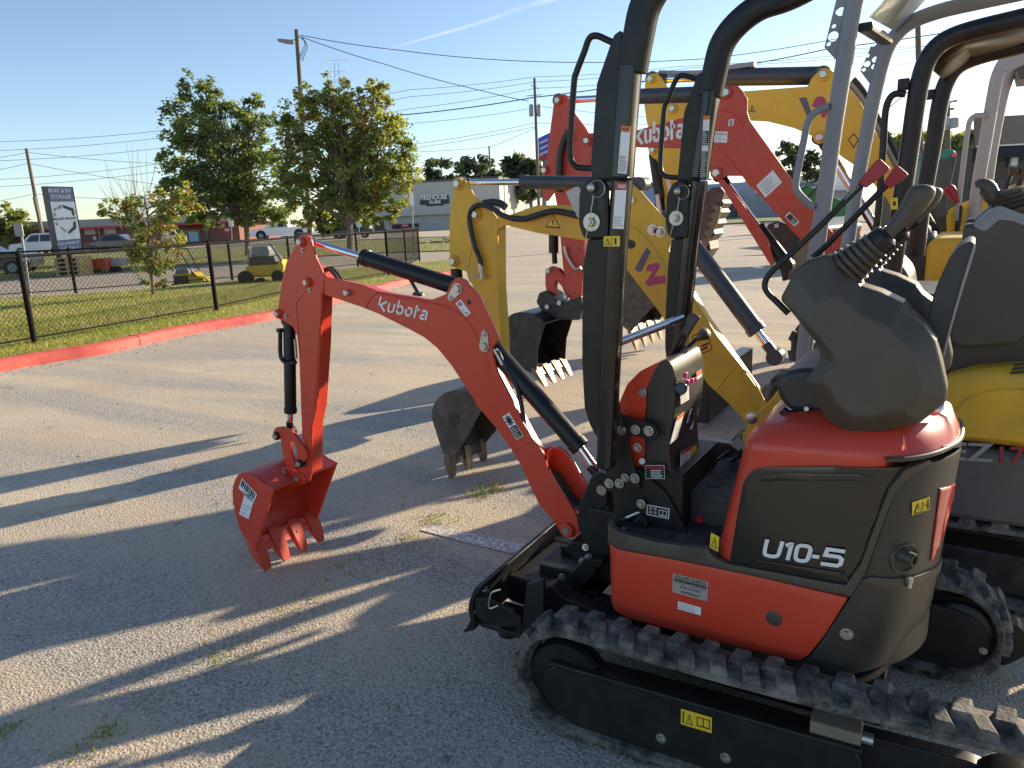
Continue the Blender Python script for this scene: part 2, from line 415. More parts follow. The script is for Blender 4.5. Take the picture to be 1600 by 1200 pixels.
# ================================================================ ground
def nodes(name):
    m=bpy.data.materials.new(name); m.use_nodes=True; return m,m.node_tree.nodes,m.node_tree.links,m.node_tree.nodes['Principled BSDF']
def noise(N,L,vec,scale,detail=5,rough=.6,dist=0.0):
    n=N.new('ShaderNodeTexNoise'); n.inputs['Scale'].default_value=scale; n.inputs['Detail'].default_value=detail; n.inputs['Roughness'].default_value=rough; n.inputs['Distortion'].default_value=dist
    L.new(vec,n.inputs['Vector']); return n.outputs['Fac']
def mrange(N,L,s,a,b,c=0.0,d=1.0):
    n=N.new('ShaderNodeMapRange'); n.inputs['From Min'].default_value=a; n.inputs['From Max'].default_value=b; n.inputs['To Min'].default_value=c; n.inputs['To Max'].default_value=d; L.new(s,n.inputs['Value']); return n.outputs['Result']
def mix(N,L,f,a,b,mode='MIX'):
    n=N.new('ShaderNodeMix'); n.data_type='RGBA'; n.blend_type=mode
    if isinstance(f,float): n.inputs['Factor'].default_value=f
    else: L.new(f,n.inputs['Factor'])
    for s,k in ((a,'A'),(b,'B')):
        if isinstance(s,tuple): n.inputs[k].default_value=(*s,1)
        else: L.new(s,n.inputs[k])
    return n.outputs['Result']
def math2(N,L,op,a,b):
    n=N.new('ShaderNodeMath'); n.operation=op
    for i,s in enumerate((a,b)):
        if isinstance(s,(int,float)): n.inputs[i].default_value=s
        else: L.new(s,n.inputs[i])
    return n.outputs[0]
def asphalt(name,c1,c2,dirt,dirtamt,streak=True,bump=.5):
    m,N,L,b=nodes(name); tc=N.new('ShaderNodeTexCoord').outputs['Object']
    fine=noise(N,L,tc,95,3,.7); mid=noise(N,L,tc,7,6,.65); big=noise(N,L,tc,.55,6,.6,.5)
    vo=N.new('ShaderNodeTexVoronoi'); vo.inputs['Scale'].default_value=105; L.new(tc,vo.inputs['Vector'])
    ag=N.new('ShaderNodeSeparateColor'); L.new(vo.outputs['Color'],ag.inputs[0])
    base=mix(N,L,mrange(N,L,fine,.35,.65),c1,c2)
    base=mix(N,L,mrange(N,L,ag.outputs[0],.80,.92,0,.75),base,(.62,.58,.52))
    base=mix(N,L,mrange(N,L,ag.outputs[1],.78,.95,0,.7),base,(.06,.058,.056))
    base=mix(N,L,mrange(N,L,mid,.3,.7,0,.3),base,(.2,.195,.185))
    # dirt washed along the direction of travel
    mp=N.new('ShaderNodeMapping'); mp.inputs['Rotation'].default_value=(0,0,R(-76)); mp.inputs['Scale'].default_value=(.22,1.5,1); L.new(tc,mp.inputs['Vector'])
    st=noise(N,L,mp.outputs[0],.9,8,.62,.8)
    d=mrange(N,L,st,.36,.62,.1*dirtamt,dirtamt)
    sx=N.new('ShaderNodeSeparateXYZ'); L.new(tc,sx.inputs[0])
    # more dirt towards the kerb
    near=mrange(N,L,math2(N,L,'ADD',sx.outputs[0],math2(N,L,'MULTIPLY',sx.outputs[1],-.12)),-10.6,-7.2,.62,0.0)
    nn=math2(N,L,'MULTIPLY',near,mrange(N,L,mid,.32,.6,.25,1.1)); d=math2(N,L,'MAXIMUM',d,nn)
    d=math2(N,L,'MULTIPLY',d,mrange(N,L,fine,.25,.6,.45,1.0))
    dc=mix(N,L,mrange(N,L,big,.35,.62),dirt,(.58,.45,.31))
    base=mix(N,L,d,base,dc)
    # dark oil / damp stains
    sp=noise(N,L,tc,2.1,4,.5,1.0); base=mix(N,L,mrange(N,L,sp,.66,.74,0,.35),base,(.1,.09,.08))
    L.new(base,b.inputs['Base Color']); b.inputs['Roughness'].default_value=.88; b.inputs['Specular IOR Level'].default_value=.3
    bp=N.new('ShaderNodeBump'); bp.inputs['Strength'].default_value=bump; bp.inputs['Distance'].default_value=.006
    h=math2(N,L,'ADD',vo.outputs['Distance'],math2(N,L,'MULTIPLY',fine,.8)); L.new(h,bp.inputs['Height']); L.new(bp.outputs[0],b.inputs['Normal']); return m
ASP=asphalt('lot_asphalt',(.16,.15,.138),(.60,.56,.50),(.68,.565,.40),.85)
ASP2=asphalt('drive_asphalt',(.16,.155,.15),(.34,.32,.3),(.5,.4,.28),.3,bump=.3)
m=MB(ASP); xs=[-900,-60,-20,10,60,900]; ys=[-60,-5,20,60,300,1500]
vs=[(x,y,0) for y in ys for x in xs]; m.add(vs,[(j*6+i,j*6+i+1,j*6+i+7,j*6+i+6) for j in range(5) for i in range(5)]); tag(m.build('ground',smooth=0),kind='structure')
def turf(name,c=((.14,.17,.035),(.31,.31,.085),(.42,.33,.16))):
    m,N,L,b=nodes(name); tc=N.new('ShaderNodeTexCoord').outputs['Object']
    f=noise(N,L,tc,40,4,.7); g=noise(N,L,tc,1.4,6,.65); base=mix(N,L,mrange(N,L,f,.3,.7),c[0],c[1]); base=mix(N,L,mrange(N,L,g,.45,.68,0,.8),base,c[2])
    L.new(base,b.inputs['Base Color']); b.inputs['Roughness'].default_value=.9
    bp=N.new('ShaderNodeBump'); bp.inputs['Strength'].default_value=.8; bp.inputs['Distance'].default_value=.03; L.new(f,bp.inputs['Height']); L.new(bp.outputs[0],b.inputs['Normal']); return m
TURF=turf('turf'); TURF2=turf('far_turf',((.11,.13,.035),(.24,.24,.08),(.36,.3,.14)))
def flat(px,z): return [G(a,b,0)+V((0,0,z)) for a,b in px]
# kerb: front face line traced along its foot
KF=[(-120,602),(0,581),(85,566),(170,552),(245,534),(320,518),(380,508),(436,498),(500,480),(560,465),(610,451),(650,441),(690,433),(722,429)]
kf=catmull([G(a,b) for a,b in KF],3)
def off(P,d):
    o=[]
    for i,p in enumerate(P):
        t=(P[min(i+1,len(P)-1)]-P[max(i-1,0)]).normalized(); o.append(p+V((-t.y,t.x,0))*d)
    return o
kb=off(kf,.17)
KRED,N,L,b=nodes('red_kerb_paint'); tc=N.new('ShaderNodeTexCoord').outputs['Object']
f=noise(N,L,tc,6,7,.7); f2=noise(N,L,tc,45,4,.7); base=mix(N,L,mrange(N,L,f,.35,.65),(.46,.045,.045),(.56,.12,.09)); base=mix(N,L,mrange(N,L,f2,.60,.72,0,.6),base,(.45,.38,.32)); L.new(base,b.inputs['Base Color']); b.inputs['Roughness'].default_value=.7
bp=N.new('ShaderNodeBump'); bp.inputs['Strength'].default_value=.3; L.new(f2,bp.inputs['Height']); L.new(bp.outputs[0],b.inputs['Normal'])
secs=[]
for p,q in zip(kf,kb):
    n=(q-p).normalized(); secs.append([p-V((0,0,.02)),p+n*.015+V((0,0,.115)),p+n*.045+V((0,0,.135)),q+V((0,0,.135)),q-V((0,0,.02))])
m=MB(KRED); m.loft([s[::-1] for s in secs]); tag(m.build('kerb',fix=True),kind='structure')
m=MB(pbr('kerb_joint_dirt',(.12,.08,.06),.9)); L_=0
for i in range(1,len(kf)-1):
    L_+=(kf[i]-kf[i-1]).length
    if L_>2.4:
        L_=0; p,q=kf[i],kb[i]; n=(q-p).normalized(); t=V((-n.y,n.x,0))*.006
        m.prism([p-n*.003-t,p-n*.003+t,p+n*.012+t+V((0,0,.117)),p+n*.045+t+V((0,0,.138)),q+t+V((0,0,.138)),q-t+V((0,0,.138)),p+n*.045-t+V((0,0,.138)),p+n*.012-t+V((0,0,.117))],V((0,0,.001)))
tag(m.build('kerb_joints',smooth=0),kind='structure')
# grass strip inside the kerb
far_edge=[(740,412),(700,410),(640,416),(560,423),(470,432),(400,440),(330,448),(200,460),(100,468),(0,474),(-140,486)]
fe=[G(a,b) for a,b in far_edge]
S1=[p for p in kb]+fe
m=MB(TURF); m.prism([p+V((0,0,-.02)) for p in S1],V((0,0,.13))); tag(m.build('grass_verge',smooth=0),kind='structure')
# pale concrete edge + driveway beyond
m=MB(ASP2); dr=[G(a,b) for a,b in ((-140,486),(0,474),(100,468),(200,460),(330,448),(400,440),(470,432),(560,423),(640,416),(700,410),(760,404),(760,392),(690,394),(600,397),(520,401),(470,404),(400,409),(330,414),(200,424),(0,440),(-140,450))]
m.prism([p+V((0,0,-.02)) for p in dr],V((0,0,.05))); tag(m.build('driveway',smooth=0),kind='structure')
CONC=pbr('concrete',(.5,.47,.41),.85,var=.2,bump=.2)
m=MB(CONC); e2=off(fe[1:],.0); e3=off(fe[1:],-.14); m.prism([p+V((0,0,.03)) for p in e2]+[p+V((0,0,.03)) for p in e3[::-1]],V((0,0,.085))); tag(m.build('driveway_edging',smooth=0,fix=True),kind='structure')
m=MB(TURF2); g2=[G(a,b) for a,b in ((-140,450),(0,440),(200,424),(330,414),(400,409),(470,404),(520,401),(600,397),(690,394),(760,392),(760,372),(700,372),(650,373.5),(560,377),(470,382),(380,386),(250,393),(100,400),(-140,412))]
m.prism([p+V((0,0,-.02)) for p in g2],V((0,0,.10))); tag(m.build('road_verge',smooth=0),kind='structure')
m=MB(TURF2); g3=[G(a,b) for a,b in ((1118,352),(1180,349),(1260,342),(1260,333),(1180,337),(1118,340))]; m.prism([p+V((0,0,-.02)) for p in g3],V((0,0,.12))); tag(m.build('far_verge',smooth=0),kind='structure')
m=MB(CONC); cb_=[G(a,b) for a,b in ((-140,412),(100,400),(250,393),(380,386),(470,382),(560,377),(650,373.5),(760,371))]; cc=off(cb_,.3)
m.prism([p+V((0,0,.0)) for p in cb_]+[p for p in cc[::-1]],V((0,0,.16))); tag(m.build('road_kerb',smooth=0,fix=True),kind='structure')
# worn parking line, cracks
WL,N,L,b=nodes('worn_white_line'); tc=N.new('ShaderNodeTexCoord').outputs['Object']; f=noise(N,L,tc,60,6,.75); f2=noise(N,L,tc,9,4,.6)
mm=math2(N,L,'MULTIPLY',mrange(N,L,f,.42,.56),mrange(N,L,f2,.3,.5,.4,1.0)); L.new(mix(N,L,mm,(.27,.255,.23),(.78,.76,.7)),b.inputs['Base Color']); b.inputs['Roughness'].default_value=.85
m=MB(WL); m.add(flat([(656,829),(676,821),(740,835),(818,851),(880,868),(872,884),(803,867),(725,848)],.004),[tuple(range(8))]); tag(m.build('parking_line',smooth=0),kind='structure')
# gravel and weeds on the lot
rg=random.Random(11)
m=MB(pbr('grit_stone',(.27,.235,.19),.9,var=.4,vscale=3))
ico=[(0,0,1),(.9,0,.2),(.25,.85,.2),(-.75,.5,.2),(-.7,-.55,.2),(.3,-.85,.2)]; icf=[(0,1,2),(0,2,3),(0,3,4),(0,4,5),(0,5,1),(5,4,3,2,1)]
def stone(p,r):
    a=rg.random()*6.3; s=(rg.uniform(.7,1.4),rg.uniform(.7,1.3),rg.uniform(.4,.8)); vs=[]
    for x,y,z in ico: x*=s[0]*rg.uniform(.8,1.2); y*=s[1]; vs.append(p+V((x*cos(a)-y*sin(a),x*sin(a)+y*cos(a),z*s[2]-.15))*r)
    m.add(vs,icf)
for k in range(2600):
    px=rg.uniform(-60,1250); py=rg.uniform(470,1230)
    p=G(px,py); d=p.length
    if p.y>11 or p.x<-9.4+.12*(p.y-3.5)*-1: continue
    stone(p,rg.choice((.002,.003,.004,.004,.006,.008))*min(1.5,max(.8,d/3)) if rg.random()<.993 else .018)
for k in range(500):   # litter along the kerb foot
    i=rg.randrange(len(kf)-1); p=kf[i].lerp(kf[i+1],rg.random()); t=(kf[i+1]-kf[i]).normalized(); p=p-V((-t.y,t.x,0))*abs(rg.gauss(0,.22)); stone(p,rg.uniform(.008,.022))
tag(m.build('gravel',smooth=0),kind='stuff')
BL=[]
def blademat(name,c):
    m,N,L,b=nodes(name); oi=N.new('ShaderNodeTexCoord').outputs['Object']; f=noise(N,L,oi,3,3,.6); L.new(mix(N,L,mrange(N,L,f,.35,.65),c,tuple(min(1,q*1.5) for q in c)),b.inputs['Base Color']); b.inputs['Roughness'].default_value=.6
    tr=N.new('ShaderNodeBsdfTranslucent'); tr.inputs['Color'].default_value=(c[0]*1.6,c[1]*1.6,c[2],1); ms=N.new('ShaderNodeMixShader'); ms.inputs[0].default_value=.35
    L.new(b.outputs[0],ms.inputs[1]); L.new(tr.outputs[0],ms.inputs[2]); L.new(ms.outputs[0],N['Material Output'].inputs['Surface']); return m
GR=[blademat('grass_green',(.18,.22,.04)),blademat('grass_yellow',(.38,.35,.09)),blademat('grass_dry',(.42,.32,.15))]
def inside(p,P):
    c=False; j=len(P)-1
    for i in range(len(P)):
        if (P[i].y>p.y)!=(P[j].y>p.y) and p.x<(P[j].x-P[i].x)*(p.y-P[i].y)/(P[j].y-P[i].y)+P[i].x: c=not c
        j=i
    return c
from mathutils import noise as mn
def blades(name,P,n,z,h,w,rng=None,kind='stuff',pxr=None):
    m=MB(GR[0]); x0=min(p.x for p in P);x1=max(p.x for p in P);y0=min(p.y for p in P);y1=max(p.y for p in P); c=0; t=0
    vs=[];fs=[];fm=[]
    while c<n and t<n*30:
        t+=1
        if pxr: p=G(rg.uniform(pxr[0],pxr[2]),rg.uniform(pxr[1],pxr[3]))
        else: p=V((rg.uniform(x0,x1),rg.uniform(y0,y1),0))
        if not inside(p,P): continue
        q=mn.noise(V((p.x*.8,p.y*.8,0))); 
        if rg.random()<max(0,q)*.8: continue
        a=rg.random()*6.3; hh=h*rg.uniform(.5,1.3); ww=w*rg.uniform(.7,1.3); l=V((rg.gauss(0,.5),rg.gauss(0,.5),0))*hh
        d=V((cos(a),sin(a),0))*ww; b0=p+V((0,0,z)); o=len(vs); vs+=[b0-d,b0+d,b0+l+V((0,0,hh))]; fs.append((o,o+1,o+2)); 
        r=rg.random()+q*.5; fm.append(0 if r<.45 else (1 if r<.8 else 2)); c+=1
    m.v=vs;m.f=[list(f) for f in fs]; m.mats=GR[:]; m.fm=fm; return tag(m.build(name,smooth=0),kind=kind)
blades('grass',S1,52000,.105,.05,.006,pxr=(-60,405,760,600))
blades('grass',g2,9000,.075,.09,.015,pxr=(-60,372,760,452))
m=MB(GR[0]); vs=[];fs=[];fm=[]
for (px,py,n,s,h) in ((170,1142,60,.022,.016),(125,1175,50,.03,.014),(12,1140,40,.025,.018),(752,772,90,.05,.03),(775,762,60,.05,.03),(680,812,60,.05,.03),(640,845,40,.06,.025),(545,893,50,.08,.025),(370,1015,70,.07,.02),(460,950,60,.08,.02),(240,1085,40,.08,.02)):
    c=G(px,py)
    for k in range(n):
        p=c+V((rg.gauss(0,s),rg.gauss(0,s),0)); a=rg.random()*6.3; hh=h*rg.uniform(.4,1.3); d=V((cos(a),sin(a),0))*.0035; l=V((rg.gauss(0,.6),rg.gauss(0,.6),0))*hh; o=len(vs); vs+=[p-d,p+d,p+l+V((0,0,hh))]; fs.append([o,o+1,o+2]); fm.append(rg.choice((0,0,0,1,2)))
m.v=vs;m.f=fs;m.mats=GR[:];m.fm=fm; tag(m.build('weeds',smooth=0),kind='stuff')
# ================================================================ chain-link fence
FB=pbr('black_fence_coating',(.012,.012,.012),.85,spec=.15,var=.1)
def fence(name,label,px,h,zb,skip=(),extra=2,rail_low=True):
    P=[G(a,b)+V((0,0,zb)) for a,b in px]; r=thing(name,label,'fence',P[len(P)//2])
    m=MB(FB); m.tube([p+V((0,0,h)) for p in P],.021,8); m.build('top_rail',r)
    if rail_low: m=MB(FB); m.tube([p+V((0,0,.1)) for p in P],.012,6); m.build('bottom_rail',r)
    mesh=MB(FB); pit=.072
    for i in range(len(P)-1):
        a,b=P[i],P[i+1]; L=(b-a).length; k=max(1,round(L/ (3.0))); d=(b-a)/L
        for j in range(k+(1 if i==len(P)-2 else 0)):
            p=a+(b-a)*j/k; m=MB(FB); m.cyl(p-V((0,0,.1)),p+V((0,0,h+.02)),.03 if j else .036,n=10); m.lathe(p+V((0,0,h+.02)),p+V((0,0,h+.06)),[(0,.034),(.6,.032),(1,.008)],10); m.build('fence_post',r)
        H=h-.06; x=-H
        while x<L:
            for s in (1,-1):
                u0,z0,u1,z1=(x,.05,x+H,.05+H) if s>0 else (x+H,.05,x,.05+H)
                lo=min(u0,u1)
                if u0<0 or u0>L or u1<0 or u1>L:
                    def cl(u): return min(max(u,0),L)
                    du=u1-u0
                    t0=(cl(u0)-u0)/du; t1=(cl(u1)-u0)/du; z0,z1=.05+H*t0,.05+H*t1; u0,u1=cl(u0),cl(u1)
                    if abs(u1-u0)<.02: continue
                A=a+d*u0+V((0,0,z0));B=a+d*u1+V((0,0,z1)); mesh.tube([A,B],.0027,3)
            x+=pit
    w=mesh.build('wire_mesh',r,smooth=0); tag(w,kind='stuff'); return r
fence('chain_link_fence','black chain link fence standing just behind the red kerb',[(-150,590),(57,551),(340,496),(480,462),(608,437),(656,412)],1.16,.1)
fence('chain_link_fence','black chain link fence along the far edge of the grass beside the driveway',[(-150,484),(120,465),(240,455),(364,444),(455,434),(560,422),(656,411.5)],1.06,.1)
# ================================================================ trees
def leafmat(name,c,tr=.4):
    m,N,L,b=nodes(name); f=noise(N,L,N.new('ShaderNodeTexCoord').outputs['Object'],1.3,3,.6); L.new(mix(N,L,mrange(N,L,f,.35,.65),tuple(q*.7 for q in c),tuple(min(1,q*1.35) for q in c)),b.inputs['Base Color']); b.inputs['Roughness'].default_value=.5
    t=N.new('ShaderNodeBsdfTranslucent'); t.inputs['Color'].default_value=(min(1,c[0]*1.9),min(1,c[1]*1.8),c[2]*.8,1); ms=N.new('ShaderNodeMixShader'); ms.inputs[0].default_value=tr
    L.new(b.outputs[0],ms.inputs[1]); L.new(t.outputs[0],ms.inputs[2]); L.new(ms.outputs[0],N['Material Output'].inputs['Surface']); return m
LG=leafmat('leaf_green',(.145,.2,.065),.5); LD=leafmat('leaf_dark',(.09,.115,.055),.45); LY=leafmat('leaf_yellow_green',(.24,.245,.08),.5); LR=leafmat('leaf_russet',(.22,.145,.06),.4); LP=leafmat('pine_needles',(.05,.07,.04),.3); LB=leafmat('leaf_light',(.2,.24,.09),.5)
BARK=pbr('grey_bark',(.16,.135,.11),.9,var=.3,vscale=20,bump=.6,bscale=40)
def tree(name,label,base,blobs,ref,n,size,mats,trunk=(),tr=.1,z=0.0,depth=.9,group=None,limbs=True,twig=None):
    """blobs: pixel ellipses of the crown seen in the plane through base; n leaves in all"""
    b=G(*base)+V((0,0,z)); r=thing(name,label,'tree',b,group); g=G(*base); h=V((FW.x,FW.y,0)).normalized(); sx=V((R0.x,R0.y,0))
    rgt=random.Random(int(base[0]*7+base[1])); B=[]
    for (cx,cy,rx,ry) in blobs:
        c=AT(cx,cy,g); e=AT(cx+rx,cy,g); f=AT(cx,cy+ry,g); B.append((c,(e-c).length,(f-c).length))
    tot=sum(q[1]*q[1]*q[2] for q in B)
    m=MB(mats[0]); ml=list(dict.fromkeys(mats)); vs=[];fs=[];fm=[]
    tips=[]
    for (c,rx,rz) in B:
        k=max(20,int(n*(rx*rx*rz)**.8/sum((q[1]*q[1]*q[2])**.8 for q in B))); ncl=max(6,k//46)
        cl=[]
        for _ in range(ncl):
            while 1:
                u=V((rgt.uniform(-1,1),rgt.uniform(-1,1),rgt.uniform(-1,1)))
                if u.length<1: break
            u=u.normalized()*(u.length**.55)
            p=c+sx*u.x*rx+h*u.y*rx*depth+V((0,0,u.z*rz)); cl.append((p,rgt.uniform(.09,.22)*min(rx,rz)+size*.9,rgt.choice(mats)))
        tips+=[p for p,_,_ in cl[:max(2,ncl//3)]]
        for _ in range(k):
            p,rr,mt=rgt.choice(cl)
            q=p+V((rgt.gauss(0,.55),rgt.gauss(0,.55),rgt.gauss(0,.42)))*rr
            a=V((rgt.gauss(0,1),rgt.gauss(0,1),rgt.gauss(0,.6))).normalized(); bb=a.cross(V((rgt.gauss(0,1),rgt.gauss(0,1),rgt.gauss(0,1)))).normalized(); s=size*rgt.uniform(.55,1.25)
            o=len(vs); vs+=[q-a*s,q+bb*s*.5,q+a*s,q-bb*s*.5]; fs.append([o,o+1,o+2,o+3]); fm.append(ml.index(mt if rgt.random()<.8 else rgt.choice(mats)))
    m.v=vs;m.f=fs;m.fm=fm;m.mats=ml; m.build('crown',r,smooth=0)
    m=MB(BARK); tp=[b]+[AT(x,y,g) for x,y in trunk]; P=catmull(tp,4); k=len(P)
    m.tube(P,[tr*(1.25 if i==0 else 1-.6*i/k) for i in range(k)],9)
    if limbs:
        for i,t in enumerate(tips):
            s=P[int(k*(.35+.6*rgt.random()))-1] if k>3 else P[-1]
            if t.z<s.z-.2: continue
            mid=s.lerp(t,.5)+V((0,0,.12*(t-s).length)); rr=tr*.32
            m.tube(catmull([s,mid,t],4),[rr*(1-.85*j/8) for j in range(9)],5)
    m.build('trunk',r); return r
tree('broadleaf_tree','broad leafy tree left of the lamp pole with russet tips, tallest crown',(388,401),[(330,338,48,14),(405,345,36,13),(440,340,28,14),(292,128,8,22),(310,140,7,16),(258,250,14,16),(262,215,12,12),(255,300,14,12),(430,190,14,20),(285,140,9,20),(318,150,10,24),(345,165,10,22),(400,165,12,24),(265,190,14,12),(300,185,42,40),(345,200,45,45),(300,250,50,45),(350,260,60,60),(400,215,35,45),(410,280,45,50),(290,300,40,28),(355,310,55,32),(420,320,45,28),(280,195,25,30),(310,140,25,22),(395,180,22,28),(330,155,30,25),(270,275,20,20)],(0,0),24000,.115,[LD,LG,LD,LG,LY,LG,LD,LG,LG],[(386,365),(380,330),(370,280),(352,220)],.17)
tree('broadleaf_tree','broad leafy tree right of the lamp pole with yellow green and orange tinted leaves',(547,400),[(500,345,44,12),(590,335,40,14),(513,135,12,24),(545,140,10,20),(598,148,16,16),(482,165,12,24),(575,165,12,20),(440,185,16,14),(632,215,18,12),(520,180,45,36),(560,200,55,50),(600,230,48,50),(480,190,40,40),(500,250,60,50),(560,280,60,45),(620,270,38,35),(460,245,35,40),(470,300,50,30),(550,312,50,24),(605,305,40,24),(525,145,25,25),(585,150,28,25),(450,205,25,25),(640,240,15,25),(500,150,18,18),(478,152,18,22)],(0,0),29000,.105,[LG,LY,LG,LD,LY,LG,LY,LG,LY,LG,LR],[(547,360),(545,335),(548,280),(535,200)],.17)
tree('young_tree','small young tree with russet leaves and a white stem on the fenced grass',(240,469),[(235,330,45,28),(190,330,35,20),(275,325,35,28),(240,370,45,28),(290,305,22,18),(235,410,32,22),(215,395,25,20),(255,400,30,20),(240,440,22,14),(165,325,18,12),(305,330,14,16)],(0,0),5600,.05,[LY,LG,LG,LY,LR],[(238,440),(236,400),(232,350),(226,310)],.035,z=.1)
# bare tree behind the sign
g=G(215,398); r=thing('bare_tree','leafless tree with thin upright twigs behind the young tree','tree',g); m=MB(pbr('pale_twigs',(.3,.27,.24),.9)); rgt=random.Random(5)
m.tube([g,AT(214,360,g),AT(212,335,g)],[.12,.09,.07],7)
for k in range(34):
    x0=rgt.uniform(205,222); xe=rgt.gauss(200,26); ye=rgt.uniform(212,290); s=AT(x0,rgt.uniform(330,365),g)+V((rgt.gauss(0,.5),rgt.gauss(0,.5),0)); e=AT(xe,ye+abs(xe-200)*.9,g)+V((rgt.gauss(0,.8),rgt.gauss(0,.8),0)); mid=s.lerp(e,.5)+V((e.x-s.x,e.y-s.y,0))*.08
    m.tube(catmull([s,mid,e],3),[.03*(1-.8*j/6) for j in range(7)],4)
m.build('branches',r,smooth=0)
pines=[(655,268,(628,276,22,16),362),(690,258,(688,268,22,20),362),(742,252,(742,264,28,18),362),(806,255,(808,264,25,18),362),(835,262,(830,272,18,16),361),(778,275,(775,280,14,10),361)]
for i,(x,y,bl,by) in enumerate(pines):
    tree('pine_tree',('round topped dark pine behind the sandwich shop roof','dark pine with a bushy crown beside the sign pole end of the roof','paler bushy pine just left of the transformer pole')[0 if i<3 else (1 if i<5 else 2)] if 0 else 'dark round topped pine in the row behind the sandwich shop roof',(bl[0],352),[bl,(bl[0]-bl[2]*.5,bl[1]+8,bl[2]*.6,bl[3]*.8),(bl[0]+bl[2]*.5,bl[1]+8,bl[2]*.6,bl[3]*.8),(bl[0],bl[1]+28,bl[2]*.9,bl[3]*.9)],(0,0),1500,.75,[LP,LP,LD],[(bl[0],320),(bl[0],bl[1])],.35,group='pines behind the sandwich shop',limbs=False)
tree('pine_tree','tall dark pine with open crown right of the orange boom, above the grey roof',(1242,338),[(1238,232,22,16),(1228,245,18,12),(1250,250,22,16),(1235,265,26,12),(1268,262,14,16),(1270,280,18,14)],(0,0),1500,.4,[LP,LD],[(1242,300),(1240,240)],.3)
for i,(x,w) in enumerate(((1388,26),(1425,30),(1470,34),(1510,26))):
    tree('broadleaf_tree','mid green bushy tree in the line behind the teal canopy',(x,336),[(x,222+ (i%2)*4,w,15),(x-10,240,w,14)],(0,0),1100,.4,[LG,LY,LD],[(x,300),(x,225)],.25,group='trees behind the teal canopy',limbs=False)
tree('broadleaf_tree','pale green tree at the left edge behind the parked cars',(22,394),[(10,335,22,20),(35,345,18,16),(15,355,30,20),(45,362,14,12),(-15,350,25,25)],(0,0),2500,.28,[LB,LG,LY],[(22,350)],.2,limbs=False)
tree('broadleaf_tree','dark tree mass behind the red striped store',(300,370),[(310,315,30,18),(350,318,32,18),(270,325,20,12)],(0,0),1500,.5,[LD,LP],[(300,330)],.2,limbs=False)
tree('broadleaf_tree','dark leafy tree between the pickup and the tan shop',(525,372),[(520,335,32,20),(560,340,26,18),(495,340,20,18),(540,355,40,12)],(0,0),2200,.4,[LD,LP,LG],[(525,345)],.2,limbs=False)
tree('broadleaf_tree','low leafy trees seen between the two black roll bar posts',(1010,342),[(1000,290,26,9),(1030,288,24,10),(980,293,14,7)],(0,0),900,.5,[LD,LG],[(1010,300)],.2,limbs=False)
tree('broadleaf_tree','light green leafy tree below the yellow cylinder near the transformer pole',(808,352),[(815,285,22,18),(800,300,18,14),(830,300,12,14)],(0,0),1200,.5,[LB,LG],[(808,310)],.2,limbs=False)
# ================================================================ buildings
def wallbox(px0,px1,h,depth,mat,name,parent,dz=0.0):
    a,b=G(*px0),G(*px1); u=(b-a).normalized(); n=V((-u.y,u.x,0))
    if n.dot(V((FW.x,FW.y,0)))<0: n=-n
    m=MB(mat); m.prism([a+V((0,0,dz)),b+V((0,0,dz)),b+n*depth+V((0,0,dz)),a+n*depth+V((0,0,dz))],V((0,0,h))); return m.build(name,parent),a,b,u,n
def onw(a,u,n,px,py,off=0.0):   # pixel on to a facade plane
    d=ray(px,py); t=(a.x*n.x+a.y*n.y)/(d.x*n.x+d.y*n.y); return V((0,0,CZ))+d*t-n*off
def panel(mb,a,u,n,x0,y0,x1,y1,th,mat):
    # rectangle given by upper-left and lower-right pixels on the facade, level top and bottom
    p=onw(a,u,n,x0,y0);q=onw(a,u,n,x1,y1); s0=(p-a).dot(u); s1=(q-a).dot(u)
    z1,z0=p.z,q.z; P=[a+u*s0+V((0,0,z0)),a+u*s1+V((0,0,z0)),a+u*s1+V((0,0,z1)),a+u*s0+V((0,0,z1))]
    return mb.prism(P,-n*th,mat)
def wtext(mb,a,u,n,st,x0,y0,x1,y1,off,mat,bold=.02):
    p=onw(a,u,n,x0,y1,off);q=onw(a,u,n,x1,y1,off);r=onw(a,u,n,x0,y0,off); q.z=p.z; r=V((p.x,p.y,r.z)); return mb.text((p,q-p,r-p,-n),st,0,0,1,1,.03,mat,bold)
TAN=pbr('tan_stucco',(.5,.48,.43),.85,var=.06,vscale=.5); TAND=pbr('grey_stucco',(.46,.445,.41),.85,var=.06,vscale=.5); BRICK=pbr('dark_red_brick',(.2,.085,.07),.85,var=.2,vscale=2); REDB=pbr('red_fascia',(.4,.03,.04),.6); ROOFG=pbr('grey_roof_metal',(.3,.29,.27),.6,var=.08,vscale=.6); GLASS=pbr('dark_window_glass',(.02,.025,.03),.08,var=.05); CREAM=pbr('cream_band',(.5,.46,.4),.7)
# sandwich shop
fs_=thing('sandwich_shop','tan stucco shop building with a dark lettered sign on its high wall','building',G(690,361))
w,a,b,u,n=wallbox((583,363),(785,355.2),1,14,TAN,'wall',fs_); 
bpy.data.objects.remove(w); H=onw(a,u,n,690,284).z; Hs=onw(a,u,n,690,335).z
m=MB(TAND); m.prism([a,b,b+n*14,a+n*14],V((0,0,Hs))); m.build('lower_wall',fs_)
m=MB(TAN); a2=a-u*3.2; m.prism([a2-n*.8+V((0,0,Hs)),b-n*.8+V((0,0,Hs)),b+n*14+V((0,0,Hs)),a2+n*14+V((0,0,Hs))],V((0,0,H-Hs))); m.build('upper_wall',fs_)
m=MB(pbr('dark_coping',(.09,.085,.08),.7)); m.prism([a2-n*.95+V((0,0,H)),b-n*.95+V((0,0,H)),b+n*14+V((0,0,H)),a2+n*14+V((0,0,H))],V((0,0,.3))); m.build('roof_coping',fs_)
